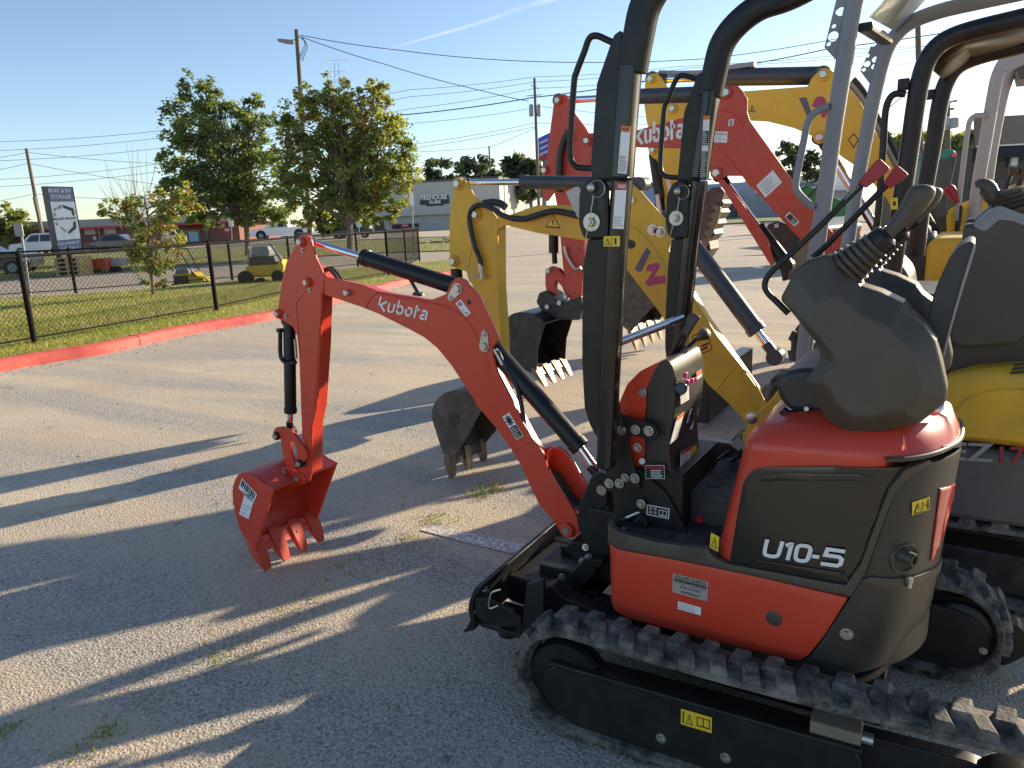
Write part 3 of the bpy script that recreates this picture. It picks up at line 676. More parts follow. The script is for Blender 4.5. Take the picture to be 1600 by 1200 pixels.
m=MB(DBLK); panel(m,a-n*.8,u,n,656,307,702,318,.1,DBLK); panel(m,a-n*.8,u,n,666,317,693,321,.09,DBLK); sg=m.build('shop_sign',fs_)
m=MB(WHITE); wtext(m,a-n*.9,u,n,'FIREHOUSE',657,305.5,699,313,.02,WHITE,.03); wtext(m,a-n*.9,u,n,'SUBS',671,313.5,689,318.5,.02,WHITE,.03); m.build('sign_lettering',sg)
m=MB(GLASS); panel(m,a,u,n,612,350.5,655,356.5,.06,BRICK); panel(m,a,u,n,614,351.5,653,356,.09,GLASS); wn=m.build('window',fs_)
m=MB(DRED); panel(m,a,u,n,627,350,639,355,.14,DRED); wtext(m,a-n*.14,u,n,'OPEN',629,351.2,637,353.8,.02,WHITE,.02); m.build('open_sign',wn)
m=MB(BLACKM); panel(m,a2,u,n,584,339,601,361,.05,BLACKM); m.build('recess_shade',fs_)  # flat dark panel painted in for the shade of the wall recess
# petrol station store
qs=thing('convenience_store','long low grey store with a red stripe under its flat roof and red awnings','building',G(240,388))
w,a,b,u,n=wallbox((-40,396),(376,379),1,12,BRICK,'wall',qs); bpy.data.objects.remove(w); Ht=onw(a,u,n,190,341).z
m=MB(BRICK); m.prism([a,b,b+n*12,a+n*12],V((0,0,Ht-.5))); m.build('wall',qs)
m=MB(ROOFG); m.prism([a-n*1.2+V((0,0,Ht-.85)),b-n*1.2+u*1+V((0,0,Ht-.85)),b+n*12+u*1+V((0,0,Ht-.85)),a+n*12+V((0,0,Ht-.85))],V((0,0,.85))); m.build('flat_roof',qs)
m=MB(REDB); a3=a-n*1.23; m.prism([a3+V((0,0,Ht-.98)),b-n*1.23+u*1+V((0,0,Ht-.98)),b+u*1+V((0,0,Ht-.98)),a+V((0,0,Ht-.98))],V((0,0,.22))); m.build('red_stripe',qs)
for q in ((132,357,150,366),(163,356,182,365),(331,346,352,354)):
    m=MB(CREAM); panel(m,a,u,n,*q,.08,CREAM); m.build('wall_panel',qs)
for (x0,y0,x1,y1) in ((151,356,163,391),(318,349,329,379)):
    m=MB(GLASS); panel(m,a,u,n,x0,y0,x1,y1,.06,BLACKM); panel(m,a,u,n,x0+1.5,y0+2,x1-1.5,y1-2,.1,GLASS); m.build('door',qs)
for (x0,y0,x1,y1) in ((250,352,268,362),(292,349,316,357),(329,348,334,354)):
    m=MB(REDB); p=onw(a,u,n,x0,y1);q=onw(a,u,n,x1,y1); t=onw(a,u,n,x0,y0).z-p.z; q.z=p.z; m.prism([p,p-n*1.4,p+V((0,0,t))],q-p); m.build('awning',qs,fix=True)
m=MB(GLASS); panel(m,a,u,n,270,360,315,377,.05,GLASS); panel(m,a,u,n,295,362,312,377,.12,pbr('pale_blue_freezer',(.25,.45,.5),.5)); m.build('shop_window',qs)
for (x0,y0,x1,y1) in ((10,351,25,362),(144,367,154,378),(349,355,362,364)):
    m=MB(REDB); panel(m,a-n*.02,u,n,x0,y0,x1,y1,.12,REDB if x0!=144 else BRICK); wtext(m,a-n*.14,u,n,'QT',x0+2.5,y0+2.5,x1-2,y1-2.5,.02,WHITE,.06); m.build('store_sign',qs)
# grey metal buildings on the right and the billboard building
def simple(name,label,p0,p1,ytop,depth,mat,roof,eave=None):
    r=thing(name,label,'building',G(*p0)); w,a,b,u,n=wallbox(p0,p1,1,depth,mat,'wall',r); bpy.data.objects.remove(w); H=onw(a,u,n,(p0[0]+p1[0])/2,ytop).z; e=onw(a,u,n,(p0[0]+p1[0])/2,eave).z if eave else H
    m=MB(mat); m.prism([a,b,b+n*depth,a+n*depth],V((0,0,e))); m.build('wall',r)
    m=MB(roof); c=(a+b)/2; m.prism([a-n*.6+V((0,0,e)),a+n*depth+V((0,0,e)),a+n*depth*.5+V((0,0,H+.01))],b-a); m.build('roof',r,fix=True); return r,a,u,n
BLUG=pbr('blue_grey_metal_roof',(.3,.34,.4),.5,var=.06,vscale=.5)
r,a,u,n=simple('metal_shed','blue grey metal roofed building behind the black posts, with a dark front','(x)' and (975,346),(1150,340),288,16,pbr('dim_wall',(.1,.1,.1),.8),BLUG,318)
m=MB(GLASS); panel(m,a,u,n,1115,322,1132,341,.1,GLASS); m.build('door',r)
r,a,u,n=simple('metal_shed','grey ribbed metal building behind the yellow boom foot',(1180,341),(1330,335),272,14,pbr('ribbed_wall',(.28,.3,.33),.6),BLUG,300)
r,a,u,n=simple('low_shop','low white shop with a grey name board beside the tan shop',(778,352),(850,348),304,8,WHITE,ROOFG,308)
m=MB(TAND); panel(m,a,u,n,784,312,826,326,.1,pbr('pale_board',(.5,.52,.56),.6)); m.build('name_board',r)
# dark timber shed with a low roof, right edge
sh=thing('timber_shed','dark grey plank shed with a pale edged low roof at the right edge','shed',G(1560,352)); p0=G(1495,372); u=(G(1700,362)-p0).normalized(); n=V((-u.y,u.x,0))
PL=pbr('weathered_planks',(.1,.09,.075),.85,var=.25,vscale=3,bump=.3)
H=onw(p0,u,n,1560,222).z; m=MB(PL); m.prism([p0+u*.3,p0+u*9,p0+u*9+n*5,p0+u*.3+n*5],V((0,0,H-.2))); wl=m.build('wall',sh)
m=MB(PL)
for k in range(14): z=.1+k*(H-.3)/14; m.prism([p0+u*.3-n*.03+V((0,0,z)),p0+u*9-n*.03+V((0,0,z)),p0+u*9-n*.0+V((0,0,z)),p0+u*.3-n*.0+V((0,0,z))],V((0,0,(H-.3)/14*.88)))
m.build('cladding',wl)
RF=pbr('dark_felt_roof',(.045,.047,.055),1.0,spec=.05,var=.15); m=MB(RF); zr=onw(p0,u,n,1590,196).z; m.prism([p0-n*.5+V((0,0,H-.35)),p0+u*9.5-n*.5+V((0,0,H-.2)),p0+u*9.5+n*2.5+V((0,0,zr+.6)),p0+u*2.2+n*2.5+V((0,0,zr+.5))],V((0,0,.12))); m.prism([p0-n*.55+V((0,0,H-.62)),p0+u*9.5-n*.55+V((0,0,H-.5)),p0+u*9.5-n*.45+V((0,0,H-.5)),p0-n*.45+V((0,0,H-.62))],V((0,0,.45))); m.build('roof',sh,fix=True)
m=MB(GREYP); m.prism([p0-n*.58+V((0,0,H-.2)),p0+u*9.5-n*.58+V((0,0,H-.06)),p0+u*9.5-n*.54+V((0,0,H-.06)),p0-n*.54+V((0,0,H-.2))],V((0,0,.05)),WHITE); m.build('roof_edge',sh,fix=True)
m=MB(WHITE); q=onw(p0,u,n,1572,262,.1); m.prism([q,q+u*.35,q+u*.35+V((0,0,.5)),q+V((0,0,.5))],-n*.06,GREYL); m.prism([q+u*.06-n*.06+V((0,0,.07)),q+u*.29-n*.06+V((0,0,.07)),q+u*.29-n*.06+V((0,0,.43)),q+u*.06-n*.06+V((0,0,.43))],-n*.01,WHITE); m.build('window',sh)
# ================================================================ main excavator
M1C=2.14
class Wall:      # a vertical wall over a plan curve; pixels are projected on to it
    def __init__(s,pts,taper=None):
        s.P=[V((a,b,0)) for a,b in pts]; s.L=[0]
        for i in range(len(s.P)-1): s.L.append(s.L[-1]+(s.P[i+1]-s.P[i]).length)
        s.taper=taper or (lambda q,z:0.0)
    def hit(s,px,py,tries=0):
        d=ray(px,py); best=None
        for i in range(len(s.P)-1):
            a=s.P[i];e=s.P[i+1]-a; den=d.x*e.y-d.y*e.x
            if abs(den)<1e-9: continue
            t=(a.x*e.y-a.y*e.x)/den; u=(a.x*d.y-a.y*d.x)/den
            if t>0 and -.001<=u<=1.001 and (best is None or t<best[0]): best=(t,s.L[i]+u*(s.L[i+1]-s.L[i]))
        if best is None:
            if tries>40: raise ValueError('miss %s,%s'%(px,py))
            return s.hit(px+(1 if px<1200 else -1),py,tries+1)
        return best[1],CZ+d.z*best[0]
    def at(s,q,z,off=0.0):
        q=min(max(q,0),s.L[-1]-1e-6)
        for i in range(len(s.P)-1):
            if s.L[i+1]>=q: break
        t=(q-s.L[i])/(s.L[i+1]-s.L[i]); 
        def nr(j):
            a=s.P[max(j-1,0)];b=s.P[min(j+1,len(s.P)-1)]; dd=(b-a).normalized(); return V((dd.y,-dd.x,0))
        n=(nr(i)*(1-t)+nr(i+1)*t).normalized()
        p=s.P[i].lerp(s.P[i+1],t)+n*(off+s.taper(q,z)); p.z=z; return p,n
    def sz(s,pts): return [s.hit(*p) if len(p)==2 else (p[1],p[2]) for p in pts]
    def patch(s,pts,off,mat,step=.02,round_=0.0):
        Q=[V((a,b,0)) for a,b in s.sz(pts)]
        if round_: Q=rnd(Q,round_)
        bm=bmesh.new(); vs=[bm.verts.new(q) for q in Q]; bm.faces.new(vs)
        for ax in (0,1):
            lo=min(q[ax] for q in Q);hi=max(q[ax] for q in Q); st=step if ax==0 else step*2; c=math.floor(lo/st)*st+st
            while c<hi:
                n=V((1,0,0)) if ax==0 else V((0,1,0))
                bmesh.ops.bisect_plane(bm,geom=bm.verts[:]+bm.edges[:]+bm.faces[:],plane_co=n*c,plane_no=n,dist=1e-6); c+=st
        bm.verts.index_update(); m=MB(mat)
        vv=[s.at(v.co.x,v.co.y,off)[0] for v in bm.verts]; ff=[]
        for f in bm.faces:
            idx=[v.index for v in f.verts]; c=f.calc_center_median(); p,n=s.at(c.x,c.y)
            a,b,cc=vv[idx[0]],vv[idx[1]],vv[idx[2]]
            nn=V((0,0,0))
            for i in range(len(idx)): nn+=vv[idx[i]].cross(vv[idx[(i+1)%len(idx)]])
            if nn.dot(n)<0: idx.reverse()
            ff.append(idx)
        bm.free(); m.add(vv,ff); return m
    def frame(s,px,py,w,h,off=.001,tilt=0.0):
        q,z=s.hit(px,py); p,n=s.at(q,z,off); u=V((-n.y,n.x,0)); 
        if u.dot(CR)<0: u=-u
        W=V((0,0,1)); 
        if tilt: u,W=u*cos(tilt)+W*sin(tilt),W*cos(tilt)-u*sin(tilt)
        return (p-u*w/2-W*h/2,u*w,W*h,n)
def outline(front=-.85,side=1.83):
    hs=M1C-side
    near=[(front,M1C),(front,side+.07),(front+.012,side+.03),(front+.035,side+.008),(front+.07,side)]
    near+=[(front+.07+(-.26-front-.07)*i/6,side) for i in range(1,7)]
    rear=[V((-.26,side,0)),V((-.17,side+.006,0)),V((-.10,side+.03,0)),V((-.045,side+.085,0)),V((-.005,side+.17,0)),V((.012,M1C-.07,0)),V((.015,M1C,0))]
    rear=catmull(rear,4)[1:]
    near+=[(p.x,p.y) for p in rear]
    far=[(x,2*M1C-y) for x,y in near[::-1][1:]]
    return near+far
OUT=outline()
def tap(q,z):
    if q<.95: return 0.0
    f=min(1,(q-.95)/.2)
    return f*(-.03*max(0,.88-z)/.4-1.6*max(0,.47-z)**2)
W1=Wall(OUT,tap)
exc=thing('mini_excavator','small orange and black mini excavator in front, bucket resting on the ground','mini excavator',(-.45,M1C,0),'mini excavators parked in a row')
# --- undercarriage
def tracks1():
    a=R(2.4)
    t,T=track(exc,-1.072,.36,1.635,1.762,.352,a,name='track',piv=(-1.06,1.635,0),lug=.024,pitch=.082)
    t2,T2=track(exc,-1.10,.21,2.40,2.56,.335,a,name='track',piv=(-1.1,2.40,0))
    for (tt,TT,ya,yb,sg) in ((t,T,1.635,1.762,-1),(t2,T2,2.40,2.56,-1)):
        # side frame of the undercarriage
        m=MB(BLACKP); prof=[(-.90,.06),(-.955,.095),(-.975,.145),(-.965,.195),(-.925,.232),(-.14,.232),(-.118,.20),(-.118,.06),(-.14,.045),(-.87,.045)]
        P=rnd([TT(x,ya+.016,z) for x,z in prof],.02); m.prism(P,TT(0,yb-.03,0)-TT(0,ya+.016,0))
        m.prism([TT(x,ya+.010,z) for x,z in ((-.955,.226),(-.12,.226),(-.12,.238),(-.935,.238))],TT(0,ya+.05,0)-TT(0,ya+.010,0))
        m.prism(rnd([TT(x,ya+.075,z) for x,z in ((-.15,.07),(-.15,.235),(.1,.24),(.24,.2),(.26,.12),(.2,.06))],.02),TT(0,yb-.01,0)-TT(0,ya+.075,0))
        f=m.build('track_frame',tt,bevel=.004)
        for (x,z) in ((-.61,.098),(-.437,.10),(-.25,.1)):
            m=MB(ZINC); m.bolt(TT(x,ya+.016,z),(0,-1,0),.010,.009); m.build('bolt',f)
        m=MB(DBLK); m.lathe(TT(-.598,ya+.0165,.198),TT(-.598,ya+.013,.198),[(0,.016),(1,.016),(1,.012)],20); m.build('grease_port',f)
        # idler, sprocket
        m=MB(BLACKP); c0=TT(-.905,ya+.035,.176);c1=TT(-.905,yb-.035,.176); m.lathe(c0,c1,[(0,.06),(.0,.112),(.3,.118),(.3,.095),(.7,.095),(.7,.118),(1,.112),(1,.06)],28); m.build('idler_wheel',tt)
        sx_=.20 if tt is t else .065
        s0=TT(sx_,ya+.02,.172); s1=TT(sx_,yb-.03,.172)
        m=MB(BLACKP); m.lathe(s1,s0,[(0,.108),(.7,.108),(.7,.098),(.93,.098),(1,.088)],32); sp=m.build('drive_sprocket',tt)
        if tt is t: continue
        m=MB(BLACKP); m.prism(rnd([TT(x,ya+.012,z) for x,z in ((-.2,.07),(-.2,.24),(.02,.262),(.12,.235),(.16,.155),(.12,.075),(.05,.052))],.06),TT(0,ya+.03,0)-TT(0,ya+.012,0)); cv=m.build('motor_cover',tt,bevel=.004)
        m=MB(ZINC); m.bolt(TT(.135,ya+.012,.135),(0,-1,0),.008,.006); m.build('bolt',cv)
    m=MB(pbr('sunlit_beige',(.2,.17,.12),.8,var=.2)); m.prism([T(x,1.66,z) for x,z in ((-.24,.235),(-.125,.235),(-.125,.27),(-.24,.27))],T(0,1.72,0)-T(0,1.66,0)); bl_=m.build('lit_frame_block',t,bevel=.004)  # beige block stands for sunlight on the frame top, painted into its colour
    m=MB(ZINC); m.cyl(T(-.125,1.68,.25),T(-.1,1.68,.25),.014,n=14); m.build('tension_bolt',bl_)
    A=(T(-.556,1.6495,.162),T(-.474,1.6495,.162)-T(-.556,1.6495,.162),V((0,0,.047)),V((sin(a),-cos(a),0)))
    m=MB(DYEL); m.quad(A,0,0,1,1,.002,DYEL); m.quad(A,.06,.12,.1,.88,.0025,DBLK,.0003)
    tri(m,A,.28,.48,.24,.7); book(m,A,.52,.2,.42,.6); m.build('warning_label',t)
    return t,t2
def tri(m,A,u,v,w,h,mat=None,ink=None):
    o,U,W,n=A; mat=mat or DBLK
    def P(a,b,off): return o+U*a+W*b+n*off
    m.prism([P(u-w/2,v-h/2,.0024),P(u+w/2,v-h/2,.0024),P(u,v+h/2,.0024)],-n*.0003,mat)
    m.prism([P(u-w*.36,v-h*.41,.003),P(u+w*.36,v-h*.41,.003),P(u,v+h*.34,.003)],-n*.0003,ink or DYEL)
    m.quad(A,u-w*.05,v-h*.15,u+w*.05,v+h*.16,.0034,mat,.0003); m.quad(A,u-w*.05,v-h*.32,u+w*.05,v-h*.22,.0034,mat,.0003)
def book(m,A,u,v,w,h,ink=None,bg=None):
    ink=ink or DBLK; bg=bg or DYEL
    m.quad(A,u,v,u+w,v+h,.0024,ink,.0003); m.quad(A,u+w*.08,v+h*.15,u+w*.46,v+h*.9,.0028,bg,.0003); m.quad(A,u+w*.54,v+h*.15,u+w*.92,v+h*.9,.0028,bg,.0003)
TR1,TR2=tracks1()
# carriage centre and slewing ring
m=MB(BLACKP); m.bx(-.85,-.1,1.96,2.36,.12,.27); m.bx(-.66,-.24,1.88,2.42,.16,.22); m.lathe((-.45,M1C,.26),(-.45,M1C,.345),[(0,.24),(.5,.24),(.5,.21),(1,.21)],32); m.build('undercarriage_frame',exc,bevel=.006)
m=MB(CHROME); a=OY(1335,1047,1.97); m.cyl(a+V((0,0,.12)),a-V((0,0,.1)),.017,n=20); m.build('axle_rod',exc)
# --- dozer blade
m=MB(BLACKP)
def blade():
    bw=[1.785,2.495]; prof=[(-1.292,.325),(-1.318,.27),(-1.325,.235),(-1.318,.20),(-1.335,.165),(-1.352,.15),(-1.345,.145),(-1.305,.165),(-1.30,.2),(-1.307,.24),(-1.30,.27),(-1.272,.325)]
    sk=R(2.4)
    P=[V((x,bw[0],z)) for x,z in prof]; v=V((-.03,bw[1]-bw[0],0)); m.prism(P,v)
    b=m.build('dozer_blade',exc,bevel=.003)
    # end brackets, pin handle and gussets behind the blade
    q=MB(BLACKP); q.prism(rnd([V((x,1.79,z)) for x,z in ((-1.30,.215),(-1.30,.285),(-1.255,.295),(-1.16,.27),(-1.12,.25),(-1.12,.225),(-1.2,.205),(-1.26,.2))],.012),V((0,.012,0)))
    q.prism(PY([(823,912),(848,905),(850,976),(823,1005),(816,965)],1.79),V((.0,.02,.0))); q.bx(-1.29,-1.13,1.80,1.96,.175,.19); q.cyl((-1.21,1.85,.16),(-1.21,1.85,.23),.026,n=18); q.cyl((-1.21,1.85,.145),(-1.21,1.85,.165),.036,n=18); q.build('blade_bracket',b,bevel=.003)
    q=MB(ZINC); q.tube(catmull([OY(x,y,1.785) for x,y in ((783,921),(770,925),(766,932),(765,950),(779,946))],4),.0035,8); q.build('locking_pin',b)
    q=MB(WHITE); A=qframe(OX(753,925,-1.292),OX(760,923,-1.29),OX(753,909,-1.291)); 
    q.quad(A,0,0,1,1,.003,WHITE); q.text(A,'S',.2,.2,.8,.8,.004,DBLK,.02); q.build('hook_label',b)
    q=MB(BLACKP); q.prism(rnd(PY([(846,918),(862,916),(880,934),(950,962),(1045,998),(1050,1022),(960,992),(900,985),(848,968)],1.86),.01),V((0,.06,0))); q.build('blade_arm',b,bevel=.006)
    for y in (1.97,2.29):
        q=MB(BLACKP); q.prism(rnd([V((x,y,z)) for x,z in ((-1.29,.19),(-1.29,.285),(-1.05,.285),(-.80,.235),(-.62,.2),(-.62,.12),(-.8,.13),(-1.1,.17))],.02),V((-.01,.045,0))); q.build('blade_arm',b,bevel=.006)
    q=MB(BLACKP); q.prism([V((-1.27,1.98,.27)),V((-.95,2.0,.27)),V((-.95,2.3,.27)),V((-1.27,2.32,.27))],V((0,0,.012))); q.bx(-1.2,-1.0,2.05,2.07,.28,.31);q.bx(-1.2,-1.0,2.21,2.23,.28,.31); q.build('blade_top_plate',b,bevel=.003)
    q=MB(ZINC); p=OY(879,902,1.965); q.cyl(p,p-V((0,.008,0)),.0135,n=16); q.build('pivot_pin',b)
blade()
# blade cylinder cover
m=MB(BLACKP); m.prism(rnd(PY([(895,893),(912,873),(940,876),(941,880),(917,910),(905,930),(891,925)],1.99),.006),V((0,.3,0))); cc=m.build('cylinder_guard',exc,bevel=.003)
m=MB(ZINC); 
for p in ((906,882),(915,876)): m=MB(ZINC); m.bolt(OY(*p,1.985)+V((0,.02,.004)),(0,-.4,1),.009,.01); m.build('bolt',cc)
hyd(exc,'blade_cylinder',(-.6,2.14,.27),(-.85,2.14,.265),(-1.05,2.14,.26),.036,.018,eye=False)
# --- house body
m=MB(BLACKM)
core=[(x*.93-.03,M1C+(y-M1C)*.9) for x,y in OUT]
m.prism([V((x,y,.335)) for x,y in core],V((0,0,.23))); body=m.build('house_frame',exc,bevel=.01)
low=[('w',.12,.395),(953,905),(953,925),(956,941),(966,955),(980,963),(1000,969),(1100,996),(1238,1029),(1250,1030),(1264,1022),(1290,989),(1325,933),(1200,904),(1110,885),(1030,869),(956,850),('w',.12,.557)]
sp=W1.patch(low,.004,ORANGE,round_=.006).build('side_panel',exc,bevel=.003,solid=.012)
m=MB(BLACKM); q,z=W1.hit(1210,965); p,n=W1.at(q,z,.003); m.lathe(p,p+n*.004,[(0,.021),(.6,.021),(1,.016)],24); m.build('hole_plug',sp)
A=W1.frame(1079,916,.1,.058,.0055,R(-2)); m=MB(SILV); m.quad(A,0,0,1,1,0,SILV)
m.text(A,'ATLANTA KUBOTA',.06,.78,.95,.95,.0006,DBLK,.02); m.quad(A,.04,.62,.96,.75,.0005,DBLK,.0003); m.text(A,'Sales • Parts • Service • Rental',.07,.645,.93,.73,.0009,SILV)
m.text(A,'875 Pickens Industrial Dr. Marietta, GA 30062',.08,.5,.92,.58,.0006,DBLK); m.text(A,'(770) 794-9993',.22,.3,.8,.44,.0006,DBLK,.015); m.text(A,'www.AtKubota.com',.24,.09,.78,.23,.0006,DBLK,.015); m.build('dealer_plate',sp)
A=W1.frame(1078,949,.066,.024,.0055,R(-3)); m=MB(WHITE); m.quad(A,0,0,1,1,0,WHITE); lines(m,A,.05,.1,.95,.95,4,DGRY,.0006,.3); m.build('inspection_label',sp)
# black rubber trim lip above the panel
lip=W1.patch([('w',.12,.552),(955,847),(1030,866),(1110,882),(1200,901),(1329,929),(1352,893),(1382,805),(1396,768),(1418,741),(1452,722),(1446,717),(1412,731),(1388,762),(1374,800),(1345,880),(1322,912),(1200,890),(1138,879),(1118,870),(1106,856),(1030,846),(958,822),('w',.12,.59)],.010,BLACKM,round_=.004).build('edge_trim',exc,bevel=.003,solid=.02)
# floor mat
m=MB(RUBMAT); fl=[p for p in OUT if p[0]<-.49]; 
m.prism([V((x,y,.562)) for x,y in fl],V((0,0,.016)))
for i in range(6):
    x=-.78+.05*i; pts=[V((x+.02*sin(t*2.2)*.8,1.87+t*.5,.579)) for t in [k/8 for k in range(9)]]
    m.tube(catmull([V((x+.05*(k/5)**1.5*1.2,1.85+.3*k/5,.5785)) for k in range(6)],3),.0035,6)
m.build('floor_mat',exc,bevel=.004)
m=MB(RUBMAT); m.prism(rnd([V((x,y,.575)) for x,y in ((-.67,2.03),(-.50,2.03),(-.50,2.4),(-.67,2.4))],.03),V((.005,0,.1))); fr=m.build('footrest',exc,bevel=.008)
m=MB(RUBMAT); A=(V((-.63,2.06,.676)),V((.0,.26,0)),V((-.06,0,0))*-1,V((0,0,1)))
A=(V((-.585,2.1,.676)),V((0,.24,0)),V((-.05,0,0)),V((0,0,1))); m.text(A,'Kubota',0,0,1,1,.002,RUBMAT,.03); m.build('embossed_lettering',fr)
m=MB(REFL); p=OY(1093,811,2.027); m.cyl(p,p-V((0,.006,0)),.0105,n=20); m.build('red_button',fr)
# --- engine hood: loft of plan outlines
def hood():
    secs=[]
    lv=[(.545,-.545,0),(.58,-.533,0),(.70,-.508,0),(.84,-.48,0),(.885,-.47,.002),(.901,-.466,.0),(.915,-.46,.006),(.937,-.445,.026),(.955,-.41,.07),(.975,-.35,.14)]
    for (z,fx,ins) in lv:
        o=outline(fx,1.836+ins); 
        nb=26; front=[p for p in o]
        pts=[]
        for x,y in front:
            k=min(1,max(0,(x+.13)/.07)) if z<.9 else 0
            xx=x-(ins*1.0 if x>-.1 else 0); yy=y
            if k: yy=M1C+(y-M1C)*(1-.16*k); xx=x-.05*k
            pts.append(V((xx,yy,z+(max(0,(x+.45))*(.035 if z<.93 else .075) if z>.88 else 0))))
        secs.append(pts)
    m=MB(ORANGE); m.loft(secs,caps=False); n=len(secs[0]); o=len(m.v)-n
    m.f.append(list(range(o,o+n))); m.fm.append(0)
    return m.build('engine_hood',exc,smooth=50,fix=True)
hd=hood()
W2=Wall(outline(-.545,1.832),None)
scp=[(1180,733),(1168,742),(1161,756),(1155,790),(1140,881),(1200,891),(1321,912),(1340,885),(1372,800),(1386,762),(1402,742),(1412,729),(1300,729),(1209,730)]
sc=W2.patch(scp,.002,BLACKG,round_=.008).build('side_cover',exc,bevel=.003,solid=.01)
rib=W2.patch([(1188,752),(1193,742),(1230,738),(1340,739),(1360,745),(1362,754),(1340,750),(1230,750)],.006,BLACKG,round_=.004).build('pressed_rib',sc,bevel=.002,solid=.006)
rib=W2.patch([(1170,882),(1185,873),(1320,893),(1328,908),(1318,910)],.008,BLACKG,round_=.003).build('pressed_ledge',sc,bevel=.003,solid=.01)
m=MB(WHITE); A=qframe(OY(1191,869,1.826),OY(1319,888,1.826),OY(1196,842,1.826)); k=A[1].length/A[2].length/5.15
for pts,sm in (([(.14,1),(.10,.45),(.16,.15),(.4,.09),(.75,.09),(1.0,.2),(1.06,.5),(1.12,1)],3),([(1.38,.78),(1.62,.91),(1.72,.91),(1.66,0)],0),([(2.1,.5),(2.13,.78),(2.3,.91),(2.75,.91),(2.93,.78),(2.92,.5),(2.87,.22),(2.7,.09),(2.28,.09),(2.13,.22),(2.1,.5)],3),([(3.1,.42),(3.55,.42)],0),([(5.0,.91),(3.95,.91),(3.88,.58),(4.72,.58),(4.9,.48),(4.88,.2),(4.7,.09),(3.72,.09)],0)): stroke(m,A,[(a*k,b) for a,b in pts],.2,.0014,WHITE,sm)
m.build('model_lettering',sc)
A=W2.frame(1117,850,.026,.052,.003); 
m=MB(DYEL); A=qframe(OY(1109,855,1.829),OY(1122,862,1.829),OY(1111,832,1.829)); m.quad(A,0,.0,1,1,.001,DYEL); m.quad(A,0,-.25,1,-.02,.001,DBLK); tri(m,A,.5,.5,.7,.7,DBLK,DYEL); m.build('warning_label',hd)
# counterweight
cw=[(1330,931),(1354,894),(1384,806),(1398,768),(1420,741),(1452,722),(1490,707),(1508,698),('w',1.17,.92),('w',1.62,.92),('w',1.62,.36),('w',1.17,.33),('w',1.03,.315),('w',.92,.30),(1395,1046),(1360,1051),(1327,1052),(1290,1048),(1252,1033),(1268,1023),(1292,989)]
cwt=W1.patch(cw,.006,BLACKC,.015,round_=.005).build('counterweight',exc,bevel=.004,solid=.02)
m=MB(BLACKM); m.prism([V((min(x,-.0)*1.0-.03,M1C+(y-M1C)*.86,.36)) for x,y in OUT if x>-.4],V((0,0,.52))); m.build('counterweight_core',cwt)
rf=W1.patch([(1467,763),(1491,755),(1487,800),(1465,880),(1462,878)],.0095,REFL,.008).build('reflector',cwt,solid=.003)
st=W1.patch([(1345,905),(1362,916),(1410,921),(1445,916),(1470,905),(1500,885),(1500,872),(1470,890),(1445,900),(1410,904),(1360,899)],.012,BLACKM,.012,round_=.003).build('pressed_band',cwt,bevel=.003,solid=.01)
m=MB(DYEL); A=W1.frame(1437,790,.055,.034,.008,R(5)); m.quad(A,0,0,1,1,.0006,DYEL); m.quad(A,.03,.05,.97,.07,.0012,DBLK,.0003); tri(m,A,.3,.48,.42,.75); m.quad(A,.56,.2,.64,.75,.0024,DBLK,.0003); m.quad(A,.58,.25,.62,.7,.0028,DYEL,.0003); m.quad(A,.67,.44,.8,.5,.0024,DBLK,.0003); m.quad(A,.84,.15,.92,.68,.0024,DBLK,.0003); m.quad(A,.85,.72,.91,.86,.0024,DBLK,.0003); m.build('warning_label',cwt)
# exhaust recess and pipe
q,z=W1.hit(1414,873); p,n=W1.at(q,z,.008); m=MB(DBLK); m.lathe(p-n*.004,p+n*.001,[(0,.036),(1,.036)],28); rc=m.build('exhaust_recess',cwt)
m=MB(BLACKM); m.lathe(p-n*.004,p+n*.004,[(0,.041),(1,.038),(1,.033),(.3,.032)],28,caps=False); m.build('recess_rim',rc)
m=MB(BLACKM); d=(n+V((.9,0,-.12))).normalized(); m.lathe(p+V((-.022,0,.012)),p+V((-.022,0,.012))+d*.05,[(0,.016),(1,.016),(1,.012),(.5,.012)],18); m.build('exhaust_pipe',rc)
m=MB(ZINC); q,z=W1.hit(1419,910); p,n=W1.at(q,z,.018); m.cyl(p-V((0,0,.012)),p+V((0,0,.012)),.006,n=12); m.lathe(p+V((0,0,.003)),p+V((0,0,.014)),[(0,.0095),(1,.0095)],6); m.build('latch_bolt',cwt)
m=MB(ZINC); q,z=W1.hit(1323,988); p,n=W1.at(q,z,.006); m.bolt(p,n,.011,.01); m.build('bolt',cwt)
m=MB(WHITE)
for i,ch in enumerate('Kubota'):
    q,z=W1.hit(1499,778); p,n=W1.at(q+.02+i*.03,z+.004*i,.008); u=V((-n.y,n.x,0)); m.text((p-V((0,0,.02)),u*.02,V((0,0,.04 if ch in 'Kbt' else .03)),n),ch,0,0,1,1,.001,WHITE,.03)
m.build('rear_lettering',cwt)
# hood rim trim
tr=[]
for i in range(38):
    p,n=W1.at(1.0+.02*i,.9,.0); p=p+n*.004; p.z=.899+.035*max(0,p.x+.45); tr.append(p)
m=MB(BLACKM); m.tube(catmull(tr,2),.006,8); m.build('hood_seal',hd)
m=MB(CHROME); p=V((-.055,2.03,1.0)); m.lathe(p,p+V((.012,-.012,.016)),[(0,.026),(.8,.026),(1,.02)],24); m.build('fuel_cap',hd)
